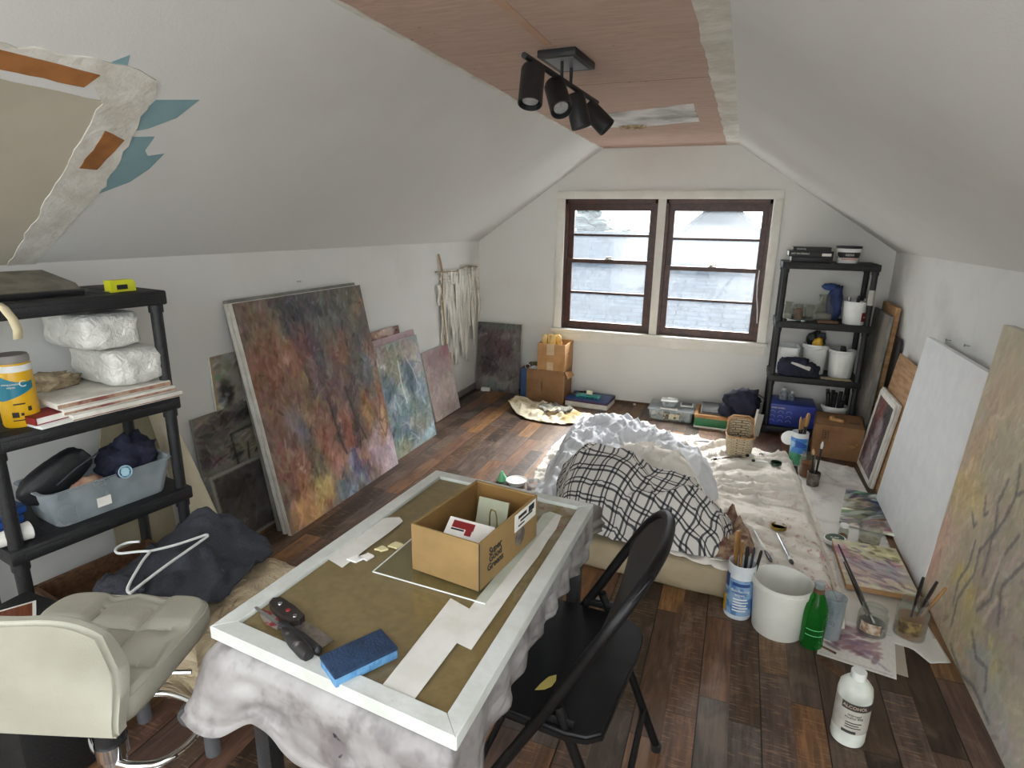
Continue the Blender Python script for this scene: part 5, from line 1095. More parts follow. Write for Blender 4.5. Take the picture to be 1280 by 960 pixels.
# wicker basket
t = thing('wicker_basket', 'small pale wicker basket with a high back standing on the sheet', 'basket', (.10, 3.64, .15), .06)
WK = N('wicker'); _v = WK.obj(); _s = WK.n('ShaderNodeSeparateXYZ'); WK.l(_v, _s.inputs[0])
_b = WK.n('ShaderNodeTexBrick'); WK.l(WK.uv(), _b.inputs['Vector']); _b.inputs['Scale'].default_value = 1; _b.inputs['Brick Width'].default_value = .03; _b.inputs['Row Height'].default_value = .011; _b.inputs['Mortar Size'].default_value = .0018
for k_, c_ in (('Color1', '#cdbfa4'), ('Color2', '#b9a98c'), ('Mortar', '#77664f')): _b.inputs[k_].default_value = L4(c_)
WK.bsdf(_b.outputs[0], .8, 0, (WK.math('SUBTRACT', 1, _b.outputs['Fac']), .8), .3, .006); WK = WK.m
def bask_ring(a, z, k):
    ca, sa = math.cos(a), math.sin(a); e = .55
    return (math.copysign(abs(ca)**e, ca)*.078*k, math.copysign(abs(sa)**e, sa)*.066*k, z)
m = MB(); uvl = m.bm.loops.layers.uv.new('UVMap'); nn_, mm_ = 72, 26
def top_h(a): return .115+.085*ss(.2, .95, math.sin(a))+.0*a
vs = [[m.bm.verts.new(Vector(bask_ring(2*PI*i/nn_, top_h(2*PI*i/nn_)*j/mm_, (.82+.18*j/mm_))) + Vector(bask_ring(2*PI*i/nn_, 0, 1)).normalized()*.0022*math.sin(j*PI+i*PI/3*1.0)*(1 if j else 0)) for i in range(nn_)] for j in range(mm_+1)]
for j in range(mm_):
    for i in range(nn_):
        f = m.bm.faces.new((vs[j][i], vs[j][(i+1) % nn_], vs[j+1][(i+1) % nn_], vs[j+1][i]))
        for l, (a, b) in zip(f.loops, ((i, j), (i+1, j), (i+1, j+1), (i, j+1))): l[uvl].uv = (a*.0068, b*.0055)
m.bm.faces.new(vs[0][::-1]); m.build('woven_body', WK, t, 180, solid=-.004)
m = MB(); m.tube([Vector(bask_ring(2*PI*i/40, top_h(2*PI*i/40), 1)) for i in range(40)], .006, 8, True); m.build('rim', MT['wood'], t)
m = MB(); m.tube([(-.074, .03, .13), (-.07, .05, .2), (-.045, .062, .215), (.045, .062, .215), (.07, .05, .2), (.074, .03, .13)], .005, 8); m.build('back_hoop', MT['wood'], t)
for i, (x, y, a) in enumerate(((-.02, -.02, .02), (.03, 0, .05), (.045, .02, .02))): brush('brush standing in the wicker basket, '+('at the left', 'in the middle', 'at the right')[i], (.10+x, 3.64+y, .156), (.10+x+a*.4, 3.64+y, .156+.15-.03*i), .004, ('white', 'bwood', 'bhandle')[i], bl=.02, group='brushes in the basket')
# ------------------------------------------------------------------ floor sheets, palettes and jars on the right
PAPR = M_('stained_floor_paper', '#d8d6d0', '#b8b0ae', 6, .9, lo=.5, hi=.75)
t = thing('floor_cloth', 'white paint-spotted cloth covering the floor along the right wall', 'cloth', (0, 0, 0))
FP = [(.47, 4.04), (.60, 4.12), (.80, 4.06), (.815, 3.6), (.80, 3.0), (.80, 2.5), (.83, 2.20), (.76, 2.17), (.72, 2.235), (.60, 2.25), (.49, 2.30), (.505, 2.7), (.475, 3.2), (.45, 3.6)]
sheet('cloth_sheet', FP, lambda x, y, d: .0025+.012*max(0, nz(x*9, y*7, 3.3, 3))*ss(0, .05, d)+(.03*max(0, nz(x*14, y*10, 1, 2)) if y > 3.75 else 0)*ss(0, .05, d), PAPR, t, .014)
def pal_paint(cvs): return cvs
c = Cv(.26, .50, '#c9c5bd', 41, .006)
for b in [(.3, .9, .35, .1, '#2f3340'), (.75, .75, .3, .22, '#27355c'), (.3, .7, .28, .12, '#6d6a44'), (.7, .5, .3, .16, '#3d4654'), (.3, .5, .25, .12, '#7a765c'), (.35, .35, .25, .09, '#9c9a86'), (.3, .2, .3, .12, '#54423c'), (.75, .25, .25, .14, '#5c4c56'), (.6, .1, .3, .08, '#6a5248')]: c.blob(*b)
c.strokes(260, 9, 2.6, .7, .4, .1, .7); 
t = thing('palette_paper', 'palette sheet smeared with dark blue, olive and brown paint on the floor', 'palette', (.585, 3.22, .014), -.12); t.rotation_euler = (-PI/2, 0, -.12); t.rotation_euler = (Matrix.Rotation(-.2, 3, 'Z') @ Matrix.Rotation(-PI/2, 3, 'X')).to_euler()
t.location = (.60, 3.17, .016); m = MB(); m.box(0, .26, 0, .0015, 0, .50); m.build('sheet', MT['paper'], t); face(c, .26, .50, t, 'paint_smears')
c = Cv(.26, .42, '#c2bb98', 42, .005)
for b in [(.1, .75, .14, .14, '#a8627c'), (.2, .62, .14, .1, '#a87888'), (.5, .5, .5, .12, '#a29ca4'), (.6, .35, .5, .14, '#a9a2a8'), (.3, .2, .3, .14, '#b8a08e'), (.85, .6, .1, .08, '#b37a80'), (.8, .85, .2, .12, '#b9b878'), (.5, .1, .5, .1, '#b8ab94'), (.15, .3, .14, .1, '#b59a90')]: c.blob(*b)
c.strokes(260, 8, 2.2, -.4, .4, .05, .6)
rr = c.rs
for k in range(34): c.stroke(rr.uniform(.2, .95), rr.uniform(.62, .97), 3.4, 1.8, rr.normal(-.5, .3), hexa(['#7d7650', '#8d8a4e', '#6e6648', '#86707a'][k % 4]), .75)
for k in range(38): c.stroke(rr.uniform(.1, .95), rr.uniform(.05, .6), 6, 1.8, rr.normal(-.5, .3), hexa(['#7a6a84', '#8d5f6c', '#6b5c74', '#a58a92'][k % 4]), .6)
t = thing('palette_board', 'wooden palette board dabbed with green and purple paint by the blank canvas', 'palette', (.545, 2.535, .04)); t.rotation_euler = (Matrix.Rotation(.02, 3, 'Z') @ Matrix.Rotation(-PI/2, 3, 'X')).to_euler()
m = MB(); m.box(0, .265, .001, .022, 0, .40, bev=.002); m.build('board', MT['wood'], t); face(c, .265, .40, t, 'paint_dabs')
c = Cv(.24, .26, '#d6d2cc', 43, .005)
for b in [(.45, .8, .3, .12, '#9c8684'), (.3, .6, .2, .1, '#a08a8c'), (.5, .45, .25, .2, '#c9bcc4')]: c.blob(*b)
for k in range(46): c.stroke(.15+.6*rr.rand(), .25+.65*rr.rand(), 7, 2.4, rr.normal(.5, .5), hexa(['#8a5f68', '#9c7684', '#84708a', '#a98288', '#75505a'][k % 5]), .65)
c.line([(.6, .35), (.92, .1)], 1.1, '#a393a8', .7); c.line([(.03, .05), (.97, .03)], .6, '#9a958c', .6)
t = thing('watercolour_paper', 'white paper with purple brush marks on the floor behind the alcohol bottle', 'paper', (.395, 2.075, .006)); t.rotation_euler = (Matrix.Rotation(-.17, 3, 'Z') @ Matrix.Rotation(-PI/2, 3, 'X')).to_euler()
m = MB(); m.box(0, .24, 0, .002, 0, .26); m.build('sheet', MT['paper'], t); face(c, .24, .26, t, 'brush_marks')
t = thing('paper_sheet', 'grey-beige paper under the purple-marked one', 'paper', (.42, 2.10, .0005), -.13); m = MB(); m.box(0, .255, 0, .24, 0, .0025); m.build('sheet', M_('grey_paper', '#b5ab9c', None, 8, .9), t)
t = thing('wood_stick', 'flat wooden paint stick lying on the floor behind the alcohol bottle', 'stick', (.40, 2.065, 0), -.86); m = MB(); m.prism([(0, -.008), (.03, -.014), (.13, -.012), (.13, .012), (.03, .014), (0, .008)], 0, .005); m.build('blade', MT['wood2'], t)
# ---- canisters with brushes
CW = M_('white_wipe_tub', '#dfe3e6', '#ccd4da', 9, .4); BP = M_('blue_print', '#4a78ac', '#86a6c6', 22, .45, lo=.45, hi=.55)
t = canister('wipes_canister', 'blue and white wipes canister full of brushes before the mattress', 'canister', (.125, 2.222, 0), .051, .225, CW)
m = MB(); wrap(m, .0512, -2.9, .2, .02, .17, 30); m.build('blue_label', BP, t); m = MB(); wrap(m, .0519, -2.15, -.9, .145, .158, 14); m.build('dark_band', MT['dblue'], t)
m = MB(); wrap(m, .0519, -2.9, -2.45, .13, .185, 8); m.build('navy_patch', MT['dblue'], t); m = MB(); wrap(m, .0519, -3.3, -2.6, .02, .09, 8); m.build('yellow_patch', MT['yellow'], t)
text_mesh('disinfecting\nwipes', .016, 'lettering', MT['paper'], t, T(0, 0, .118, 0, 0, 0), bend=.0522)
m = MB()
for i in range(5): wrap(m, .0519, -2.0, -1.0+.1*(i % 2), .04+.012*i, .045+.012*i, 10)
m.build('fine_print', MT['paper'], t)
for i, (dx, dy, tx, ty, h, mt, lab, r) in enumerate([(-.02, .01, -.03, .02, .335, 'bwood', 'wide wooden brush handle at the left in the near wipes canister', .014), (-.005, -.01, -.012, -.01, .31, 'bwood', 'second wide wooden brush handle in the near wipes canister', .015), (.012, .0, .01, .0, .285, 'black', 'black brush handle in the middle of the near wipes canister', .007), (.02, .01, .035, .02, .275, 'denim', 'dark grey brush handle in the near wipes canister', .005), (.025, .0, .06, .0, .28, 'black', 'black brush handle leaning right out of the near wipes canister', .006)]):
    t = thing('paint_brush', lab, 'brush', (.125+dx, 2.222+dy, .014), 0, 'brushes in the near canister'); m = MB(); m.lathe([(r*.5, 0), (r*.55, h*.55), (r, h*.75), (r, h*.94), (r*.7, h*.975), (0, h*.975)], 10, along((0, 0, 0), (tx-dx, ty-dy, h)), 1, .45 if r > .01 else 1); m.build('handle', MT[mt], t)
    m = MB(); m.lathe([(r*.8, .002), (r*.8, .04), (0, .04)], 10, along((0, 0, 0), (tx-dx, ty-dy, h)), 1, .5); m.build('bristles', MT['bristle'], t)
t = canister('wipes_canister', 'blue and green wipes canister full of brushes before the brown box', 'canister', (.462, 4.0, 0), .05, .215, CW)
m = MB(); wrap(m, .0503, -3.3, .2, .085, .185, 30); m.build('blue_label', M_('blue_print_b', '#3f7fc4', '#8fc0de', 14, .45, lo=.5, hi=.6), t); m = MB(); wrap(m, .0508, -3.3, .2, .01, lambda q: .075+.015*math.sin(q*5), 30); m.build('green_label', M_('green_print', '#3f8f6c', '#57a37f', 9, .45), t)
m = MB(); wrap(m, .0509, -2.1, -.7, .125, lambda q: .175-.03*q, 14); m.build('deep_blue_patch', MT['blue'], t)
for i, (tx, ty, h, mt, lab, r, fl) in enumerate([(-.012, 0, .30, 'bristle', 'wide bristle brush standing at the left in the far wipes canister', .017, .4), (.03, .0, .33, 'bristle', 'round-headed brush standing tallest in the far wipes canister', .013, 1), (.01, .01, .29, 'bwood', 'wooden handled brush in the middle of the far wipes canister', .009, .5), (.04, .01, .28, 'bhandle', 'dark handled brush leaning right in the far wipes canister', .006, 1)]):
    t = thing('paint_brush', lab, 'brush', (.462, 4.0+.008*i-.01, .014), 0, 'brushes in the far canister'); M = along((0, 0, 0), (tx, ty, h)); m = MB(); m.lathe([(.005, 0), (.006, h*.75), (0, h*.75)], 8, M); m.build('handle', MT['bhandle'], t); m = MB(); m.lathe([(r*.8, h*.74), (r, h*.8), (r*1.05, h*.93), (r*.6, h), (0, h)], 12, M, 1, fl); m.build('bristles', MT[mt], t)
t = thing('plastic_disc', 'round white plastic lid tilted on the left side of the far wipes canister', 'lid', (.405, 4.02, .158), 0, None, (.75, -.35, 0)); m = MB(); m.lathe([(.046, 0), (.049, .003), (.049, .01), (.045, .012), (0, .012)], 32); m.build('disc', MT['white'], t)
def liquid_jar(label, x, y, r, h, tint, fill, lf, group=None, name='glass_jar', lab2=None):
    t = thing(name, label, 'jar', (x, y, 0)); e = .003
    m = MB(); m.lathe([(r*.94, 0), (r, .006), (r, h*.72), (r*.86, h*.83), (r*.82, h*.86), (r*.84, h*.9), (r*.84, h), (r*.84-e, h), (r*.82-e, h*.86), (r-e, h*.72), (r-e, .009), (0, .007)], 32); m.build('glass_wall', MT['glass'], t)
    m = MB(); m.lathe([(0, .010), (r-e-.0015, .0105), (r-e-.0015, h*lf), (0, h*lf)], 28); m.build('liquid', tint, t)
    if lab2: m = MB(); wrap(m, r+.0003, -2.6, -1.2, h*.22, h*.6, 14); m.build('label_paper', lab2, t)
    return t
liquid_jar('amber turpentine jar between the far wipes canister and the metal cup', .502, 3.80, .044, .15, MT['amber'], 0, .62)
t = thing('metal_cup', 'dented grey metal cup holding two brushes by the mattress edge', 'cup', (.525, 3.665, 0)); m = MB(); m.lathe([(.03, 0), (.033, .004), (.034, .03), (.031, .034), (.033, .038), (.036, .085), (.034, .087), (.031, .04), (.03, .006), (0, .006)], 28); m.build('cup_body', MT['blade'], t)
for i, (tx, h, lab) in enumerate([(-.018, .22, 'dark brush standing left in the metal cup'), (.012, .27, 'taller white-tipped brush standing in the metal cup')]):
    t = thing('paint_brush', lab, 'brush', (.52+.012*i, 3.665, .008), 0, 'brushes in the metal cup'); M = along((0, 0, 0), (tx, 0, h)); m = MB(); m.lathe([(.004, 0), (.0065, h*.6), (.006, h*.85), (0, h*.85)], 8, M); m.build('handle', MT['bhandle'], t); m = MB(); m.lathe([(.006, h*.84), (.008, h*.92), (.003, h), (0, h)], 10, M); m.build('bristles', MT['white' if i else 'bristle'], t)
t = liquid_jar('amber glass jar with three brushes beside the huge painting', .725, 2.315, .052, .15, MT['amber'], 0, .55, lab2=M_('brown_label', '#8f7a4a', '#4a3c28', 40, .6))
for i, (tx, ty, h, mt, lab) in enumerate([(.02, .01, .235, 'bhandle', 'black brush standing upright in the amber brush jar'), (.07, .03, .225, 'bhandle', 'black brush leaning right in the amber brush jar'), (.095, .01, .22, 'bwood', 'brown brush leaning furthest right in the amber brush jar')]):
    t = thing('paint_brush', lab, 'brush', (.715+.006*i, 2.31+.008*i, .013), 0, 'brushes in the amber jar'); M = along((0, 0, 0), (tx, ty, h)); m = MB(); m.lathe([(.004, .0), (.0045, h*.5), (.0065, h*.8), (.005, h*1.0), (0, h*1.0)], 8, M); m.build('handle', MT[mt], t); m = MB(); m.lathe([(.005, 0.0), (.007, .03), (0, .03)], 8, M); m.build('bristles', MT['bristle'], t)
t = liquid_jar('short grey glass jar holding one long black brush', .597, 2.285, .05, .105, M_('murky_water', '#4b443f', None, 9, .2), 0, .42, lab2=M_('cream_label', '#c9bfa8', '#8d6a58', 50, .6))
brush('long black brush slanting out of the short grey jar', (.47, 2.43, .265), (.615, 2.27, .02), .005, bl=.03)
brush('thin dark brush lying across the palette beside the long black one', (.505, 2.46, .18), (.60, 2.30, .018), .004, bl=.02)
def tumbler(label, x, y, r, h, name='glass_tumbler', fill=None, z=0, mt='glass'):
    t = thing(name, label, 'glass', (x, y, z)); m = MB(); m.lathe([(r*.86, 0), (r*.88, .004), (r, h), (r-.003, h), (r*.86-.003, .01), (0, .008)], 32); m.build('glass_wall', MT[mt], t)
    if fill: m = MB(); m.lathe([(0, .0105), (r*.85, .011), (r*.87, .028), (0, .026)], 24); m.build('residue', fill, t)
    return t
tumbler('clear tumbler with brown residue beside the palette board', .71, 3.02, .05, .085, fill=M_('residue', '#9c8a6c', '#c4bba8', 30, .7))
t = liquid_jar('small clear bottle of pale oil beside the green-topped lid', .60, 3.03, .022, .07, MT['amber'], 0, .35, name='oil_bottle'); m = MB(); m.lathe([(.019, .066), (.019, .08), (0, .081)], 20); m.build('cap', MT['white'], t)
t = thing('jar_lid', 'dark green and white round lid at the palette corner', 'lid', (.555, 2.955, .016), 0, None, (0, -.12, 0)); m = MB(); m.lathe([(.046, 0), (.048, .003), (.048, .018), (.045, .02), (0, .02)], 32); m.build('rim', MT['white'], t); m = MB(); m.lathe([(.041, .0195), (.041, .021), (0, .021)], 32); m.build('green_disc', MT['dgreen'], t); text_mesh('PURE', .016, 'lettering', MT['paper'], t, T(0, 0, .0215))
# ---- white bucket, green bottle, clear beaker, alcohol bottle
t = bucket('bucket', 'translucent white plastic bucket between the wipes canister and green bottle', (.268, 2.185, 0), .088, .104, .205, M_('translucent_white', '#dcdcd4', '#d2d2ca', 5, .4, Transmission_Weight=.0, Subsurface_Weight=0.0), handle=False)
m = MB(); m.lathe([(.045, .0065), (.045, .0075), (0, .0085)], 28); m.build('base_ring', MT['paper'], t)
GG = N('green_glass'); _t = GG.n('ShaderNodeBsdfTransparent'); _t.inputs[0].default_value = (.10, .50, .10, 1); _g = GG.n('ShaderNodeBsdfPrincipled'); _g.inputs['Base Color'].default_value = (.02, .22, .03, 1); _g.inputs['Roughness'].default_value = .06
_m = GG.n('ShaderNodeMixShader'); _l = GG.n('ShaderNodeLayerWeight'); _l.inputs[0].default_value = .4; GG.l(GG.math('ADD', .3, GG.math('MULTIPLY', _l.outputs['Facing'], .5), clamp=True), _m.inputs[0]); GG.l(_t.outputs[0], _m.inputs[1]); GG.l(_g.outputs[0], _m.inputs[2]); GG.l(_m.outputs[0], GG.out.inputs[0])
t = thing('green_bottle', 'green glass bottle standing right of the white bucket', 'bottle', (.378, 2.125, 0))
m = MB(); m.lathe([(.028, 0), (.037, .004), (.039, .015), (.0385, .06), (.0395, .065), (.041, .13), (.039, .155), (.030, .185), (.019, .212), (.0155, .225), (.0155, .232), (0, .232)], 40); m.build('glass_body', GG.m, t)
m = MB(); m.lathe([(.0185, .218), (.0172, .236), (0, .236)], 24); part_label(m.build('neck_band', MT['wood2'], t), 'brown paper neck band'); m = MB(); m.lathe([(.0175, .236), (.0175, .254), (.016, .256), (0, .256)], 24); m.build('cap', MT['clear2'], t)
m = MB(); wrap(m, .0405, -2.3, -.8, .062, .064, 14); wrap(m, .0408, -2.3, -.8, .085, .087, 14); m.build('embossing', MT['mint'], t)
tumbler('tall clear plastic beaker behind the green bottle', .446, 2.20, .04, .17, 'plastic_beaker', mt='clear2')
IPA = clear_mat('milky_plastic', '#f0f4ee', '#e2e8e0', .75, .35)
t = thing('alcohol_bottle', 'white plastic bottle with a grey label alone on the plank floor', 'bottle', (.440, 1.715, 0), -.1)
m = MB(); m.lathe([(.036, 0), (.044, .004), (.046, .012), (.046, .165), (.043, .185), (.032, .2), (.018, .208), (.0165, .212), (0, .212)], 40); m.build('bottle_body', IPA, t)
m = MB(); m.lathe([(0, .006), (.0435, .007), (.0435, .055), (0, .055)], 28); m.build('liquid', M_('pale_liquid', '#cfcfae', None, 9, .15), t)
m = MB(); m.lathe([(.019, .210), (.0205, .211), (.0205, .232), (.019, .234), (0, .234)], 32); m.build('cap', MT['white'], t)
m = MB(); wrap(m, .0463, -3.05, .0, .052, .152, 36); m.build('label_paper', M_('grey_label', '#bdbab0', '#a8a59c', 20, .6), t)
m = MB(); wrap(m, .0471, -2.3, -.2, .130, .152, 24); m.build('dark_band', M_('dark_label', '#3a3634', None, 9, .6), t); m = MB(); wrap(m, .0471, -2.1, -1.3, .053, .062, 14); m.build('lower_band', bpy.data.materials['dark_label'], t)
text_mesh('ALCOHOL', .014, 'lettering', M_('tan_print', '#c9b8a4', None, 9, .6), t, T(0, 0, .141, 0, 0, .02), bend=.0480)
text_mesh('Isopropyl\nAlcohol 99%', .0095, 'lettering', MT['ink'], t, T(0, 0, .110, 0, 0, .05), bend=.0472)
m = MB()
for i in range(3): wrap(m, .0471, -1.95, -1.05-.15*(i % 2), .072+.008*i, .0745+.008*i, 10)
m.build('fine_print', MT['ink'], t)
t = thing('paint_brush', 'short dark brush end lying at the left edge of the purple-marked paper', 'brush', (.43, 2.105, .012), -.5); m = MB(); m.tube([(-.03, 0, 0), (.03, 0, 0)], [.003, .004], 8); m.build('handle', MT['wood2'], t)
# ---- deli lids by the table's far end
for i, (x, y, r, lab) in enumerate([(-1.09, 3.02, .058, 'white plastic lid with dried grey paint on the floor beyond the table')]):
    t = thing('paint_dish', lab, 'lid', (x, y, 0)); m = MB(); m.lathe([(r*.8, 0), (r, .022), (r*1.05, .024), (r*1.05, .027), (r*.96, .026), (r*.78, .004), (0, .004)], 32); m.build('dish', MT['white'], t); m = MB(); m.lathe([(0, .0055), (r*.76, .006)], 24); m.build('dried_paint', M_('grey_paint', '#8f9aa4', '#b9c2c8', 20, .5), t); m = MB(); m.lathe([(r*.9, .0165), (r*1.0, .0235)], 20); m.build('paint_ring', MT['paper'], t)
t = tumbler('clear plastic cup with rust-red paint right of the white lid', -.975, 2.99, .042, .05, 'plastic_cup', fill=M_('rust_paint', '#7a3a2e', '#b0806c', 30, .5), mt='clear')
t = thing('mint_nozzle', 'pointed mint green nozzle cap left of the white lid', 'cap', (-1.185, 3.03, 0)); m = MB(); m.lathe([(.026, 0), (.027, .02), (.012, .045), (.006, .06), (0, .061)], 20); m.build('nozzle', MT['mint'], t)
# ------------------------------------------------------------------ work table with sheet, framed board and tools
ZT = .73
BQ = [(-.849, .696), (-.317, .639), (-.305, 1.459), (-.803, 1.502)]     # board corners: near-left, near-right, far-right, far-left
def inset(Q, d):
    out = []
    for i in range(4):
        p = Vector(Q[i]+(0,)); a = (Vector(Q[i-1]+(0,))-p).normalized(); b = (Vector(Q[(i+1) % 4]+(0,))-p).normalized()
        dd = d if isinstance(d, (int, float)) else d[i]; out.append(tuple((p+(a+b)*dd)[:2]))
    return out
TQ = [(-.81, .727), (-.347, .673), (-.333, 1.507), (-.777, 1.517)]
t = thing('table', 'small black-legged work table under the framed board and draped sheet', 'table', (0, 0, 0))
m = MB(); m.prism(TQ, .672, .700); m.build('tabletop', MT['wood2'], t)
for p in inset(TQ, .021):
    m = MB(); m.box(p[0]-.018, p[0]+.018, p[1]-.018, p[1]+.018, 0, .672, bev=.003); m.build('leg', MT['black'], t)
# sheet over the table
TSAT = N('table_sheet'); v = TSAT.obj(); f1 = TSAT.noise(7, v, 4, .6); f2 = TSAT.noise(16, v, 3, .6); f3 = TSAT.noise(30, v, 2)
col = TSAT.mix(TSAT.step(f1, .35, .7), L4('#989694'), L4('#7c7776')); col = TSAT.mix(TSAT.math('MULTIPLY', TSAT.step(f2, .46, .66), .6), col, L4('#4f4648')); col = TSAT.mix(TSAT.step(f2, .72, .745), col, L4('#1c1e2a'))
TSAT.bsdf(col, .45, 0, (TSAT.noise(9, v, 3), .2), .6, .01); TSAT = TSAT.m
t = thing('table_sheet', 'stained silvery sheet hanging over the edges of the work table', 'cloth', (0, 0, 0))
SQ = [(-.835, .709), (-.331, .652), (-.317, 1.519), (-.791, 1.530)]
def perim(u):
    u = u % 1 * 4; i = int(u) % 4; q = u-int(u); a, b = SQ[i], SQ[(i+1) % 4]
    x, y = a[0]+(b[0]-a[0])*q, a[1]+(b[1]-a[1])*q; e = (b[0]-a[0], b[1]-a[1]); L = math.hypot(*e)
    n0 = Vector((e[1]/L, -e[0]/L, 0))
    # blend the outward direction round the corners
    c_ = min(q, 1-q); k = ss(0, .10, c_)
    pr = SQ[i-1] if q < .5 else SQ[(i+2) % 4]; cn = a if q < .5 else b
    e2 = (cn[0]-pr[0], cn[1]-pr[1]) if q < .5 else (pr[0]-cn[0], pr[1]-cn[1]); L2 = math.hypot(*e2); n1 = Vector((e2[1]/L2, -e2[0]/L2, 0))
    return x, y, i, q, (n0*(.5+.5*k)+n1*(.5-.5*k)).normalized()
def drop(u):
    u %= 1
    # near edge 0-.25, right edge .25-.5, far .5-.75, left .75-1
    pts = [(0, .155), (.02, .155), (.05, .125), (.12, .165), (.18, .185), (.235, .20), (.26, .17), (.30, .10), (.36, .085), (.42, .095), (.47, .12), (.5, .09), (.75, .10), (.95, .12), (1, .155)]
    for (a, da), (b, db) in zip(pts, pts[1:]):
        if a <= u <= b: return da+(db-da)*ss(a, b, u)
def sheet_pt(u, v):
    x, y, i, q, n0 = perim(u); D = drop(u); s_ = v
    flare = (.006 if i == 1 else .020+.012*s_)+(.045*s_*math.exp(-((min(u, 1-u))/.03)**2))
    rip = ((.007 if i == 1 else .010)*math.sin(u*2*PI*(34 if i == 1 else 7)+3*nz(u*9, s_*1.5)))*s_**.6+(.008 if i == 1 else .012)*nz(u*(40 if i == 1 else 14), s_*5, 2)*s_
    if i == 1: rip *= 1.1
    z = .7035-D*s_+.005*nz(u*14, s_*2, 5)*s_
    k = min(1, s_*7); o = flare*k+rip
    return (x+n0.x*o, y+n0.y*o, z)
m = MB(); m.grid(260, 16, lambda u, v: sheet_pt(u, v), None, True)
m._add([sheet_pt(i/260, 0) for i in range(260)], [tuple(range(260))]); bmesh.ops.remove_doubles(m.bm, verts=m.bm.verts, dist=1e-5)
m.build('sheet_cloth', TSAT, t, 180, solid=.0018)
# framed board
t = thing('framed_board', 'white-framed brown board under glass lying flat on the table', 'frame', (0, 0, 0))
IN = inset(BQ, (.036, .034, .034, .034))
def shift(Q, z): return [(p[0], p[1], z) for p in Q]
m = MB()
for i in range(4):
    a, b, c_, d = BQ[i], BQ[(i+1) % 4], IN[(i+1) % 4], IN[i]; m.prism([a, b, c_, d], .708, ZT+.004)
bmesh.ops.bevel(m.bm, geom=[e for e in m.bm.edges], offset=.0015, segments=1, affect='EDGES'); m.build('frame', M_('white_frame', '#c6c9c4', '#b9bcb5', 14, .55, bump=.15), t)
BRB = N('brown_backing'); v = BRB.obj(); f = BRB.noise(60, v, 4); s_ = BRB.n('ShaderNodeSeparateXYZ'); BRB.l(v, s_.inputs[0])
g = BRB.noise(22, v, 3, .6, .8); reg = BRB.math('MULTIPLY', BRB.step(s_.outputs[1], 1.16, 1.36), BRB.step(s_.outputs[0], -.50, -.42))
col = BRB.mix(BRB.step(f, .35, .65), L4('#8d7550'), L4('#7e6844')); col = BRB.mix(BRB.math('MULTIPLY', BRB.step(g, .35, .6), BRB.math('MULTIPLY', reg, .8)), col, L4('#b5a79c'))
col = BRB.mix(BRB.math('MULTIPLY', BRB.step(BRB.noise(38, v, 2), .6, .68), reg), col, L4('#9c4a66')); BRB.bsdf(col, .45, 0, (f, .05), .5, .002); BRB = BRB.m
m = MB(); m.prism(inset(BQ, .02), .705, .7245); m.build('backing_panel', BRB, t)
GLS = N('flat_glass'); _t = GLS.n('ShaderNodeBsdfTransparent'); _t.inputs[0].default_value = (.95, .97, .95, 1); _g = GLS.n('ShaderNodeBsdfGlossy'); _g.inputs['Roughness'].default_value = .05; _m = GLS.n('ShaderNodeMixShader'); _m.inputs[0].default_value = .045; GLS.l(_t.outputs[0], _m.inputs[1]); GLS.l(_g.outputs[0], _m.inputs[2]); GLS.l(_m.outputs[0], GLS.out.inputs[0]); GLS = GLS.m
m = MB(); m.prism(inset(BQ, .03), .7255, .7285); m.build('glass_sheet', GLS, t)
zb = .7288
SPP = M_('strip_paper', '#d3d2cb', '#c8c6bd', 14, .8)
def strip(label, P, z, mt=SPP, h=.0008, name='paper_strip', cat='paper'):
    return tag(flat(P, z+h, z, None).build(name, MT[mt] if isinstance(mt, str) else mt), label, cat)
strip('long white paper strip along the right of the glass beside the cardboard box', ragged([(-.430, .835), (-.377, .822), (-.362, 1.30), (-.368, 1.372), (-.405, 1.383), (-.415, 1.36)], .06, .003), zb)
strip('white paper strip meeting the near frame edge, overlapped by the long strip', ragged([(-.476, .684), (-.413, .681), (-.405, .92), (-.478, .945)], .08, .001), zb-.0009+.001)
strip('short wide white paper strip at the left of the glass with torn ends', ragged([(-.803, .976), (-.746, .957), (-.742, 1.05), (-.732, 1.19), (-.752, 1.205), (-.78, 1.19), (-.796, 1.165)], .05, .003), zb)
t = thing('acrylic_sheet', 'thin clear sheet lying under the cardboard box on the glass', 'sheet', (-.675, .965, zb+.0012), -.05); m = MB(); m.box(0, .27, 0, .42, 0, .002); m.build('clear_pane', GLS, t); m = MB(); m.box(0, .27, -.0005, .0015, .0, .0022); m.box(-.0005, .0015, 0, .42, 0, .0022); part_label(m.build('bright_edge', M_('edge_white', '#e6ebe8', None, 8, .3), t), 'bright cut edge')
# cardboard box on the table: near-left corner (-.601,1.005)
t = thing('cardboard_box', 'open brown cardboard box with black print standing on the glass-topped board', 'box', (-.600, 1.006, zb+.0035), -.14)
carton(t, .17, .262, .108, MT['card']); 
for ch_ in children(t): ch_.data.materials[0] = M_('kraft_board', '#8f7347', '#836a40', 9, .85, bump=.1, bsc=60)
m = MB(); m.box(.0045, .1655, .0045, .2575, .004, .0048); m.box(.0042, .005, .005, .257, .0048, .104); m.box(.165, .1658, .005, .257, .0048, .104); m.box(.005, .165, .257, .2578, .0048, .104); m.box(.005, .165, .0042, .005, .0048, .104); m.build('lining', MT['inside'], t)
MX = T(.1702, 0, 0, PI/2, 0, PI/2)
text_mesh('Super\nGood\nGreens', .0225, 'lettering', MT['ink'], t, T(.1703, .066, .052, PI/2, 0, PI/2), space=.78, offset=.0006)
m = MB(); m.box(.170, .1712, .150, .252, .062, .1035); part_label(m.build('shipping_label', MT['paper'], t), 'white printed shipping label')
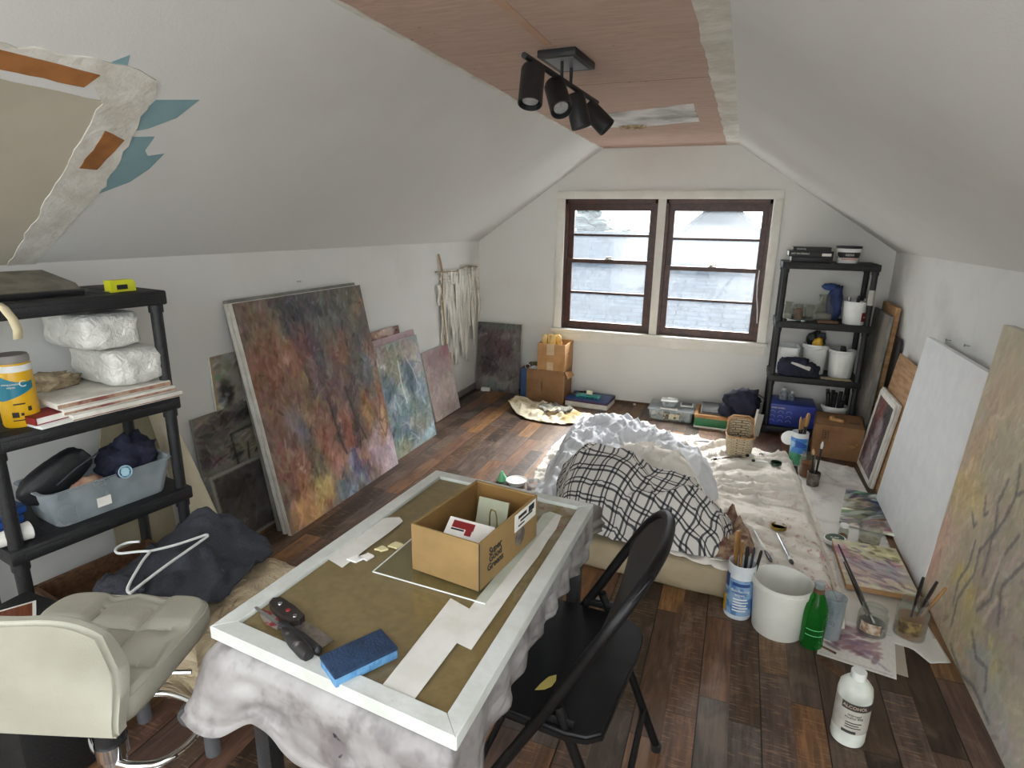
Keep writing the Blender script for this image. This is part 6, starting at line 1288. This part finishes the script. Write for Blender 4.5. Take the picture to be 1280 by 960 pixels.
m = MB(); m.box(.1712, .1715, .165, .205, .088, .096); m.box(.1712, .1715, .175, .235, .078, .083); m.box(.1712, .1715, .165, .195, .069, .073); m.box(.1712, .1715, .215, .243, .084, .099); m.build('label_print', MT['ink'], t)
m = MB(); m.lathe([(.023, 0), (.023, .0009), (0, .0009)], 28, T(.1702, .175, .043, 0, PI/2, 0)); m.build('round_mark', M_('grey_ink', '#57504a', '#7a6f62', 40, .8), t)
m = MB(); m.box(.1695, .1712, -.001, .001, .0, .108); m.build('corner_crease', MT['ink'], t)
bm_ = Matrix.Translation((-.600, 1.006, zb+.0035)) @ Matrix.Rotation(-.14, 4, 'Z')
def inbox(x, y, z): return bm_ @ Vector((x, y, z))
t = thing('card_packet', 'white printed card packet leaning inside the cardboard box on the table', 'card', inbox(.045, .035, .05), .35, None, (.5, .12, .1)); m = MB(); m.box(0, .105, 0, .075, 0, .008, bev=.001); m.build('packet', MT['paper'], t); m = MB(); m.box(.012, .062, .05, .068, .008, .0086); m.box(.045, .06, .036, .05, .008, .0086); m.build('print', MT['red'], t); m = MB(); m.box(.012, .042, .044, .048, .008, .0087); m.build('small_print', MT['ink'], t)
t = thing('notepad', 'pale green pad standing at the far end inside the cardboard box', 'pad', inbox(.035, .20, .006), 0, None, (1.25, 0, -.1)); m = MB(); m.box(0, .08, 0, .085, 0, .006); m.build('pad_sheets', M_('pale_green', '#a9ac94', '#9a9d86', 8, .8), t)
t = thing('binder_clip', 'large wire binder clip standing in the cardboard box', 'clip', inbox(.115, .15, .01), -.2, None, (.15, .12, -.3)); m = MB(); m.tube([(-.012, 0, .03), (-.010, 0, .09), (-.006, 0, .105), (.006, 0, .105), (.010, 0, .09), (.012, 0, .03)], .0016, 6); m.build('wire_handle', MT['gold'], t); m = MB(); m.prism([(-.016, -.014), (.016, -.014), (.004, .034), (-.004, .034)], -.022, .022, T(0, 0, .014, PI/2, 0, PI/2)); m.build('jaw', MT['black'], t)
t = thing('dark_packet', 'small dark packets lying in the bottom of the cardboard box', 'packet', inbox(.10, .10, .006), 0); lump('packet_body', t, MT['black'], (0, 0, .015), (.05, .05, .02), .3, 5, 3, 0)
# sponge and scrapers
t = thing('sponge', 'blue scouring sponge lying on the near part of the glass', 'sponge', (-.540, .722, zb+.0005), 1.05); m = MB(); m.box(-.057, .057, -.031, .031, 0, .017, bev=.003); m.build('foam', M_('pale_blue_foam', '#5f8fb5', '#4b7ca8', 60, .9, bump=.5, bsc=150), t); m = MB(); m.box(-.0575, .0575, -.0315, .0315, .017, .024, bev=.002); m.build('scrub_pad', M_('navy_pad', '#1d3654', '#152a44', 30, .95, bump=.4, bsc=200), t)
t = thing('scraper', 'wide putty scraper with a black riveted handle on the glass', 'scraper', (-.782, .792, zb+.0005), -.36)
m = MB(); m.prism([(0, -.012), (.045, -.016), (.085, -.014), (.092, 0), (.085, .014), (.045, .016), (0, .012), (-.008, 0)], .001, .017); m.build('handle', MT['bhandle'], t); m = MB(); m.prism([(.088, -.012), (.115, -.016), (.175, -.019), (.175, .019), (.115, .016), (.088, .012)], .004, .0055); m.build('blade', MT['blade'], t)
hd_ = [c for c in children(t) if c.name.startswith('handle')][0]
for q in (.02, .05, .075): m = MB(); m.lathe([(.0045, .017), (.004, .0185), (0, .0188)], 12, T(q, 0, 0)); m.build('rivet', MT['red' if q == .05 else 'steel'], hd_)
t = thing('palette_knife', 'red-tipped palette knife with a worn black handle, leftmost tool on the glass', 'palette knife', (-.800, .772, zb+.0005), -.42)
m = MB(); m.prism([(0, 0), (.02, -.009), (.05, -.012), (.08, -.004), (.08, .004), (.05, .012), (.02, .009)], .003, .0042); m.build('blade', M_('red_stained_blade', '#8a3036', '#8f8880', 40, .4, .4, lo=.45, hi=.55), t); m = MB(); m.tube([(.078, 0, .004), (.10, 0, .012)], .0035, 8); m.build('neck', MT['steel'], t); m = MB(); m.lathe([(.004, 0), (.009, .015), (.013, .05), (.013, .085), (.010, .098), (0, .10)], 14, T(.098, 0, .0125, 0, PI/2, 0)); m.build('handle', M_('worn_black', '#1c1a1a', '#77716c', 50, .5, lo=.6, hi=.72), t)
t = thing('palette_knife', 'plain black-handled knife lying between the scraper and the red-tipped knife', 'palette knife', (-.765, .757, zb+.0005), -.30); m = MB(); m.lathe([(.003, 0), (.007, .02), (.010, .07), (.008, .12), (0, .13)], 12, T(.035, 0, .0105, 0, PI/2, 0)); m.build('handle', MT['black'], t); m = MB(); m.prism([(-.05, -.003), (.035, -.004), (.035, .004), (-.05, .003)], .004, .0055); m.build('blade', MT['steel'], t)
for i, (x, y, s_, lab) in enumerate([(-.738, .995, .016, 'crinkled white tape bit nearest the short paper strip'), (-.722, 1.012, .018, 'white tape curl lying right of the short paper strip'), (-.71, 1.052, .014, 'cream tape flake at the middle of the glass'), (-.686, 1.078, .016, 'cream tape flake nearest the cardboard box')]):
    tag(flat(ragged([(x-s_, y-s_*.5), (x+s_*.6, y-s_*.7), (x+s_, y+s_*.4), (x-s_*.3, y+s_*.7)], .008, .005, i), zb+.004, zb, None).build('tape_scrap', MT['paper'] if i < 2 else M_('cream_tape', '#d6cc9c', None, 8, .7)), lab, 'scrap', 'tape scraps on the glass')
# ------------------------------------------------------------------ folding chair
t = thing('folding_chair', 'black metal folding chair pushed in at the right side of the table', 'chair', (0, 0, 0))
Z0 = .445
sp_pts = [(-.52, 1.025), (-.40, 1.005), (-.24, .985), (-.195, .992), (-.165, 1.015), (-.135, 1.32), (-.135, 1.36), (-.16, 1.40), (-.20, 1.42), (-.40, 1.43), (-.52, 1.41)]
m = MB(); m.prism(sp_pts, Z0-.026, Z0)
bmesh.ops.bevel(m.bm, geom=[e for e in m.bm.edges if abs(e.verts[0].co.z-e.verts[1].co.z) < 1e-5], offset=.007, segments=3, affect='EDGES'); m.build('seat', MT['chair'], t)
back = [(-.545, .985, .012), (-.277, .985, .496), (-.209, .99, .625), (-.16, 1.0, .714), (-.135, 1.02, .754), (-.115, 1.05, .782), (-.098, 1.10, .803), (-.088, 1.16, .812), (-.088, 1.26, .812), (-.098, 1.32, .803), (-.115, 1.37, .782), (-.135, 1.40, .754), (-.16, 1.42, .714), (-.209, 1.43, .625), (-.277, 1.435, .496), (-.545, 1.435, .012)]
def smooth(pts, k=4):
    P = [Vector(p) for p in pts]; out = []
    for i in range(len(P)-1):
        a = P[max(0, i-1)]; b = P[i]; c_ = P[i+1]; d = P[min(len(P)-1, i+2)]
        for j in range(k):
            q = j/k; out.append(.5*((2*b)+(c_-a)*q+(2*a-5*b+4*c_-d)*q*q+(3*b-a-3*c_+d)*q**3))
    return out+[P[-1]]
m = MB(); m.tube(smooth(back[1:-1], 5), .0125, 12); m.build('back_frame', MT['chair'], t)
for s_ in (0, -1):
    a, b = (back[0], back[1]) if s_ == 0 else (back[-1], back[-2]); m = MB(); m.tube([a, b], .0125, 12); l1 = m.build('leg', MT['chair'], t)
    y = 1.005 if s_ == 0 else 1.44
    m = MB(); m.tube([(-.262, y+(.0 if s_ == 0 else -.01), Z0+.045), (-.235, y, Z0-.03), (-.085, y+.02, .012)], .0115, 12); l2 = m.build('leg', MT['chair'], t)
    for p, lg in (((a[0], a[1]), l1), ((-.085, y+.02), l2)): m = MB(); m.lathe([(.014, 0), (.015, .02), (0, .024)], 12, T(p[0], p[1], 0)); m.build('foot_cap', MT['black'], lg)
    m = MB(); m.box(-.31, -.225, y-.004+(.0 if s_ == 0 else -.012), y+.0, Z0-.0, Z0+.02, bev=.002); m.build('hinge_bracket', MT['chair'], t)
m = MB(); m.tube([(-.128, 1.02, .135), (-.128, 1.455, .135)], .009, 10); m.build('stretcher', MT['chair'], t)
m = MB(); m.tube([(-.50, .985, .11), (-.50, 1.435, .11)], .009, 10); m.build('stretcher', MT['chair'], t)
# curved back panel between the tubes
def bp(u, v):
    z = .665+v*.140; x = -.187+.092*v-.006*math.sin(v*PI)+.010*math.sin(u*PI); w = .214-.012*v-.10*max(0, v-.45)**1.6
    return (x+.0, 1.208+(u-.5)*2*w, z)
m = MB(); m.grid(20, 10, bp); m.build('backrest', MT['chair'], t, 60, solid=.006)
tag(flat([(-.335, 1.075), (-.328, 1.10), (-.318, 1.125), (-.303, 1.138), (-.299, 1.12), (-.303, 1.10), (-.315, 1.085)], Z0+.0005, Z0+.002).build('leaf', M_('dry_leaf', '#b8a55a', None, 9, .7)), 'small yellow dry leaf lying on the black chair seat', 'leaf')
# ------------------------------------------------------------------ padded bench with coat and hanger
SATM = N('satin_cover'); v = SATM.obj(); f = SATM.noise(5, v, 3); SATM.bsdf(SATM.mix(SATM.step(f, .3, .7), L4('#c3b496'), L4('#a8977a')), .32, 0, (SATM.noise(11, SATM.mp(v, (1, 1, 2.5)), 3, .6, 1.2), .9), .8, .025); SATM = SATM.m
t = thing('padded_bench', 'low padded bench under a crinkled beige satin cover behind the white stool', 'bench', (0, 0, 0))
BN = [(-1.58, .955), (-1.20, .935), (-1.235, 1.36), (-1.66, 1.42)]
m = MB(); V = []; n_ = 30; rings = [(.03, .20), (0, .205), (-.012, .26), (-.012, .32), (-.004, .365), (.012, .388), (.04, .397)]
cx_, cy_ = sum(p[0] for p in BN)/4, sum(p[1] for p in BN)/4
for ins, z in rings:
    for e in range(4):
        a, b = BN[e], BN[(e+1) % 4]
        for k in range(n_):
            x, y = a[0]+(b[0]-a[0])*k/n_, a[1]+(b[1]-a[1])*k/n_; dx, dy = cx_-x, cy_-y; L = math.hypot(dx, dy); w_ = .018*nz(x*14, y*14, z*7, 2)
            V.append((x+dx/L*(ins+w_), y+dy/L*(ins+w_), z+.014*nz(x*11, y*11, 3)))
R_ = 4*n_; F = []
for i in range(len(rings)-1):
    for k in range(R_): F.append((i*R_+k, i*R_+(k+1) % R_, (i+1)*R_+(k+1) % R_, (i+1)*R_+k))
F.append(tuple(range((len(rings)-1)*R_, len(rings)*R_))); F.append(tuple(range(R_))[::-1]); m._add(V, F); m.build('satin_cover', SATM, t, 60)
for p in inset(BN, .05): m = MB(); m.tube([(p[0], p[1], 0), (p[0], p[1], .22)], .02, 12); m.build('leg', MT['peach'], t)
m = MB(); m.lathe([(0, 0), (.03, .002), (.033, .03), (.03, .045), (0, .047)], 20, T(-1.225, .94, .215, PI/2, 0, .3)); part_label(m.build('end_cap', MT['peach'], t), 'dark grey round end cap')
DEN = MT['denim']
t = thing('garment', 'charcoal garment spread over the padded bench under a white hanger', 'clothing', (0, 0, 0))
GP = [(-1.64, .985), (-1.48, .97), (-1.32, .99), (-1.27, 1.03), (-1.30, 1.25), (-1.33, 1.36), (-1.42, 1.425), (-1.62, 1.465), (-1.70, 1.44), (-1.70, 1.25), (-1.68, 1.05)]
sheet('garment_cloth', GP, lambda x, y, d: .412+.03*max(0, nz(x*6, y*6, 2, 3))+.022*(max(0, .2-abs(nz(x*7+y*4, y*5, 6, 2)))/.2)**2+.055*math.exp(-((x+1.62)/.09)**2-((y-1.36)/.13)**2)+.010*max(0, nz(x*15, y*15, 5)), DEN, t, .0125, .004)
lump('sleeve_fold', t, DEN, (-1.585, 1.03, .425), (.075, .05, .022), .3, 5, 4)
t = thing('clothes_hanger', 'white plastic clothes hanger lying on the charcoal garment', 'hanger', (0, 0, .462), 0, None)
HG = smooth([(-1.485, .985, -.004), (-1.497, 1.10, .006), (-1.515, 1.26, .01), (-1.522, 1.285, .01), (-1.532, 1.287, .01), (-1.538, 1.27, .01), (-1.565, 1.20, .012), (-1.60, 1.145, .014)], 4)
m = MB(); m.tube(HG, .0042, 8); m.tube(smooth([(-1.485, .985, -.004), (-1.51, 1.0, .002), (-1.57, 1.09, .012), (-1.60, 1.145, .014)], 4), .0042, 8); m.build('hanger_bar', MT['white'], t)
m = MB(); m.tube(smooth([(-1.60, 1.145, .014), (-1.63, 1.125, .016), (-1.67, 1.095, .018), (-1.70, 1.11, .02), (-1.70, 1.145, .02), (-1.67, 1.165, .02)], 4), .004, 8); m.build('hook', MT['white'], t)
# cream roll leaning by the left wall
t = thing('canvas_roll', 'cream canvas roll leaning upright behind the left shelf', 'roll', (-1.985, 1.735, 0), 0)
m = MB(); M = along((0, 0, 0), (-.10, -.16, .86)); m.lathe([(.062, 0), (.062, .03), (.048, .5), (.03, .87), (.026, .87), (.044, .5), (.058, .03), (.058, .002)], 28, M); m.build('rolled_canvas', M_('cream_canvas', '#d2c9af', '#c8bea2', 6, .8), t)
t = thing('wall_board', 'olive-cream board standing against the wall behind the left shelf', 'board', (-2.135, 1.55, 0), 0, None, (0, -.03, PI/2-.1)); m = MB(); m.prism([(-.14, 0), (.1, 0), (.1, .70), (.02, .80), (-.08, .82), (-.14, .60)], 0, .008, T(0, 0, 0, PI/2)); m.build('board_face', M_('olive_board', '#a79f86', '#978f74', 5, .8), t)
# ------------------------------------------------------------------ white tufted bar stool, foreground left
sa = Vector((.95, .312, 0)).normalized(); sb = Vector((-sa.y, sa.x, 0)); FRc = Vector((-1.10, .935, .575))
sc_ = FRc-.185*sa-.172*sb; sc_.z = 0
srz = math.atan2(sa.y, sa.x)
t = thing('bar_stool', 'cream quilted bar stool with a low back and chrome footrest, foreground left', 'stool', (sc_.x, sc_.y, 0), srz)
W2, D2, ZS = .185, .172, .575
def quilt(u, v, nx, ny):
    fx = abs(math.sin(u*nx*PI)) if .5/nx < u < 1-.5/nx else 1; fy = abs(math.sin(v*ny*PI)) if ny < 1.5 or .5/ny < v < 1-.5/ny else 1; return (min(1, fx*1.6)*min(1, fy*1.6))**.5*.75+.25*(fx*fy)**.5
def rb(u, k=7): # ease to round plan corners
    return u
def seat_top(u, v):
    x = (u-.5)*2; y = (v-.5)*2; e = max(abs(x), abs(y)); fall = ss(1.0, .86, e)
    r = (abs(x)**6+abs(y)**6)**(1/6); k = min(1, 1/r) if r > 1 else 1
    q = quilt(u, v, 3, 3)
    return (x*W2*k, y*D2*k, ZS-.018*(1-fall)+.012*q*fall-.004)
m = MB(); m.grid(54, 54, seat_top)
m.grid(54, 6, lambda u, v: ((u-.5)*2*W2, D2, ZS-.022-v*.05)); 
m.bm.clear()
SN = 220
def plan(i, k=1.0):
    a = 2*PI*i/SN; ca, sa_ = math.cos(a), math.sin(a); e = .28
    return Vector((math.copysign(abs(ca)**e, ca)*W2*k, math.copysign(abs(sa_)**e, sa_)*D2*k, 0))
V = []; prof = [(.90, ZS-.056), (.97, ZS-.054), (1.0, ZS-.042), (1.005, ZS-.022), (.997, ZS-.009), (.975, ZS-.002)]
for k, z in prof: V += [plan(i, k)+Vector((0, 0, z)) for i in range(SN)]
NR = 44
for j in range(1, NR+1):
    k = .975*(1-j/NR)
    for i in range(SN):
        p = plan(i, k); u, v = p.x/W2/.975*.5+.5, p.y/D2/.975*.5+.5; q = quilt(min(1, max(0, u)), min(1, max(0, v)), 3, 3)
        V.append(p+Vector((0, 0, ZS-.012+.022*q)))
F = [tuple(range(SN))[::-1]]; rows = len(prof)+NR
for j in range(rows-1):
    for i in range(SN): F.append((j*SN+i, j*SN+(i+1) % SN, (j+1)*SN+(i+1) % SN, (j+1)*SN+i))
m._add(V, F); bmesh.ops.remove_doubles(m.bm, verts=m.bm.verts, dist=1e-5); m.build('seat', MT['cream'], t, 75)
m = MB(); m.tube([plan(i, .985)+Vector((0, 0, ZS-.004)) for i in range(SN)], .0032, 6, True); part_label(m.build('piping', MT['cream'], t), 'stitched edge piping')
# curved low back: rises from the rear edge
def backp(u, v, off):
    x = (u-.5)*2; hx = W2*(1.0-.13*ss(.3, 1, v)*0-.0); H = .222
    topc = 1-.22*abs(x)**5
    z = ZS-.05+(H+.05)*v*topc; y = -D2+.012-.045*v**1.2-off+.05*abs(x)**2.5*ss(0, .6, v)
    return (x*hx*(1-.05*v), y, z)
m = MB()
nu, nv = 40, 16; th = .036
q = [[Vector(backp(i/nu, j/nv, 0))+Vector((0, .010*quilt(i/nu, j/nv, 3, 1.0001)*ss(.05, .2, j/nv), 0)) for i in range(nu+1)] for j in range(nv+1)]; p_ = [[Vector(backp(i/nu, j/nv, th*(1-.25*(j/nv)))) for i in range(nu+1)] for j in range(nv+1)]
V = [v for r_ in q for v in r_]+[v for r_ in p_ for v in r_]; O = (nu+1)*(nv+1); I = lambda i, j: j*(nu+1)+i; F = []
for j in range(nv):
    for i in range(nu): F += [(I(i, j), I(i+1, j), I(i+1, j+1), I(i, j+1)), (O+I(i, j), O+I(i, j+1), O+I(i+1, j+1), O+I(i+1, j))]
for j in range(nv): F += [(I(0, j), I(0, j+1), O+I(0, j+1), O+I(0, j)), (I(nu, j), O+I(nu, j), O+I(nu, j+1), I(nu, j+1))]
for i in range(nu): F += [(I(i, nv), I(i+1, nv), O+I(i+1, nv), O+I(i, nv)), (I(i, 0), O+I(i, 0), O+I(i+1, 0), I(i+1, 0))]
m._add(V, F); bmesh.ops.recalc_face_normals(m.bm, faces=m.bm.faces)
bmesh.ops.bevel(m.bm, geom=[e for e in m.bm.edges if len(e.link_faces) == 2 and e.calc_face_angle(0) > .9], offset=.014, segments=3, affect='EDGES', clamp_overlap=True)
m.build('backrest', MT['cream'], t, 60)
m = MB(); m.lathe([(.030, .30), (.030, .46), (.045, .485), (.075, .495), (.075, .50), (0, .50)], 28); m.build('gas_lift', MT['black'], t)
m = MB(); m.lathe([(.19, 0), (.192, .006), (.185, .012), (.06, .026), (.032, .05), (.0265, .06), (.0265, .40), (0, .40)], 44); m.build('base', MT['chrome'], t)
RR = Matrix.Rotation(-.35, 4, 'Z'); ring = [RR @ Vector(p) for p in smooth([(.03, -.01, .275), (.07, .0, .275), (.115, .03, .275), (.13, .085, .275), (.11, .145, .275), (.05, .18, .275), (-.05, .18, .275), (-.11, .145, .275), (-.13, .085, .275), (-.115, .03, .275), (-.07, .0, .275), (-.03, -.01, .275)], 5)]
m = MB(); m.tube(ring, .0095, 12); m.lathe([(.034, .283), (.034, .318), (0, .318)], 24); m.build('footrest', MT['chrome'], t)
m = MB(); m.tube([(.05, .0, .492), (.14, .02, .49), (.19, .03, .485)], .005, 8); m.build('lever', MT['chrome'], t)
# ------------------------------------------------------------------ ceiling spotlight bar
t = thing('ceiling_light', 'black four-spot track light hanging from the plywood ceiling', 'ceiling light', (-.662, 2.285, ZC), -.06)
m = MB(); m.box(-.07, .07, -.115, .115, -.024, 0, bev=.003); m.build('ceiling_plate', MT['black'], t)
m = MB(); m.box(-.05, .055, -.09, .09, -.026, -.024); part_label(m.build('plate_face', M_('grey_plate', '#77787a', None, 9, .35, .6), t), 'grey reflective plate face')
for y in (-.05, .05): m = MB(); m.tube([(0, y, -.024), (0, y, -.085)], .006, 10); m.build('stem', MT['black'], t)
m = MB(); m.tube([(0, -.39, -.085), (0, .39, -.085)], .0095, 12); m.build('bar', MT['black'], t)
LENS = M_('frosted_lens', '#a6a7a6', '#8f908f', 60, .4)
for y, d in ((-.32, (.08, -.36, -.93)), (-.10, (.42, -.48, -.77)), (.12, (.25, .12, -.96)), (.33, (.72, .12, -.68))):
    d = Vector(d).normalized(); top = Vector((0, y, -.085)); j = top+Vector((0, 0, -.035))
    c0 = j-d*.035+Vector((0, 0, -.012)); M = along(c0, c0+d)
    m = MB(); m.lathe([(0, 0), (.034, .002), (.038, .01), (.039, .125), (.036, .127), (.034, .118), (.0335, .112), (0, .112)], 28, M); s_ = m.build('spot_head', MT['black'], t)
    m = MB(); m.lathe([(.025, .1125), (.025, .1145), (0, .1175)], 24, M); m.build('lens', LENS, s_)
    m = MB(); m.tube([tuple(top), tuple(j)], .006, 8); m.lathe([(.012, -.008), (.012, .008)], 12, Matrix.Translation(j)); m.build('swivel', MT['black'], s_)
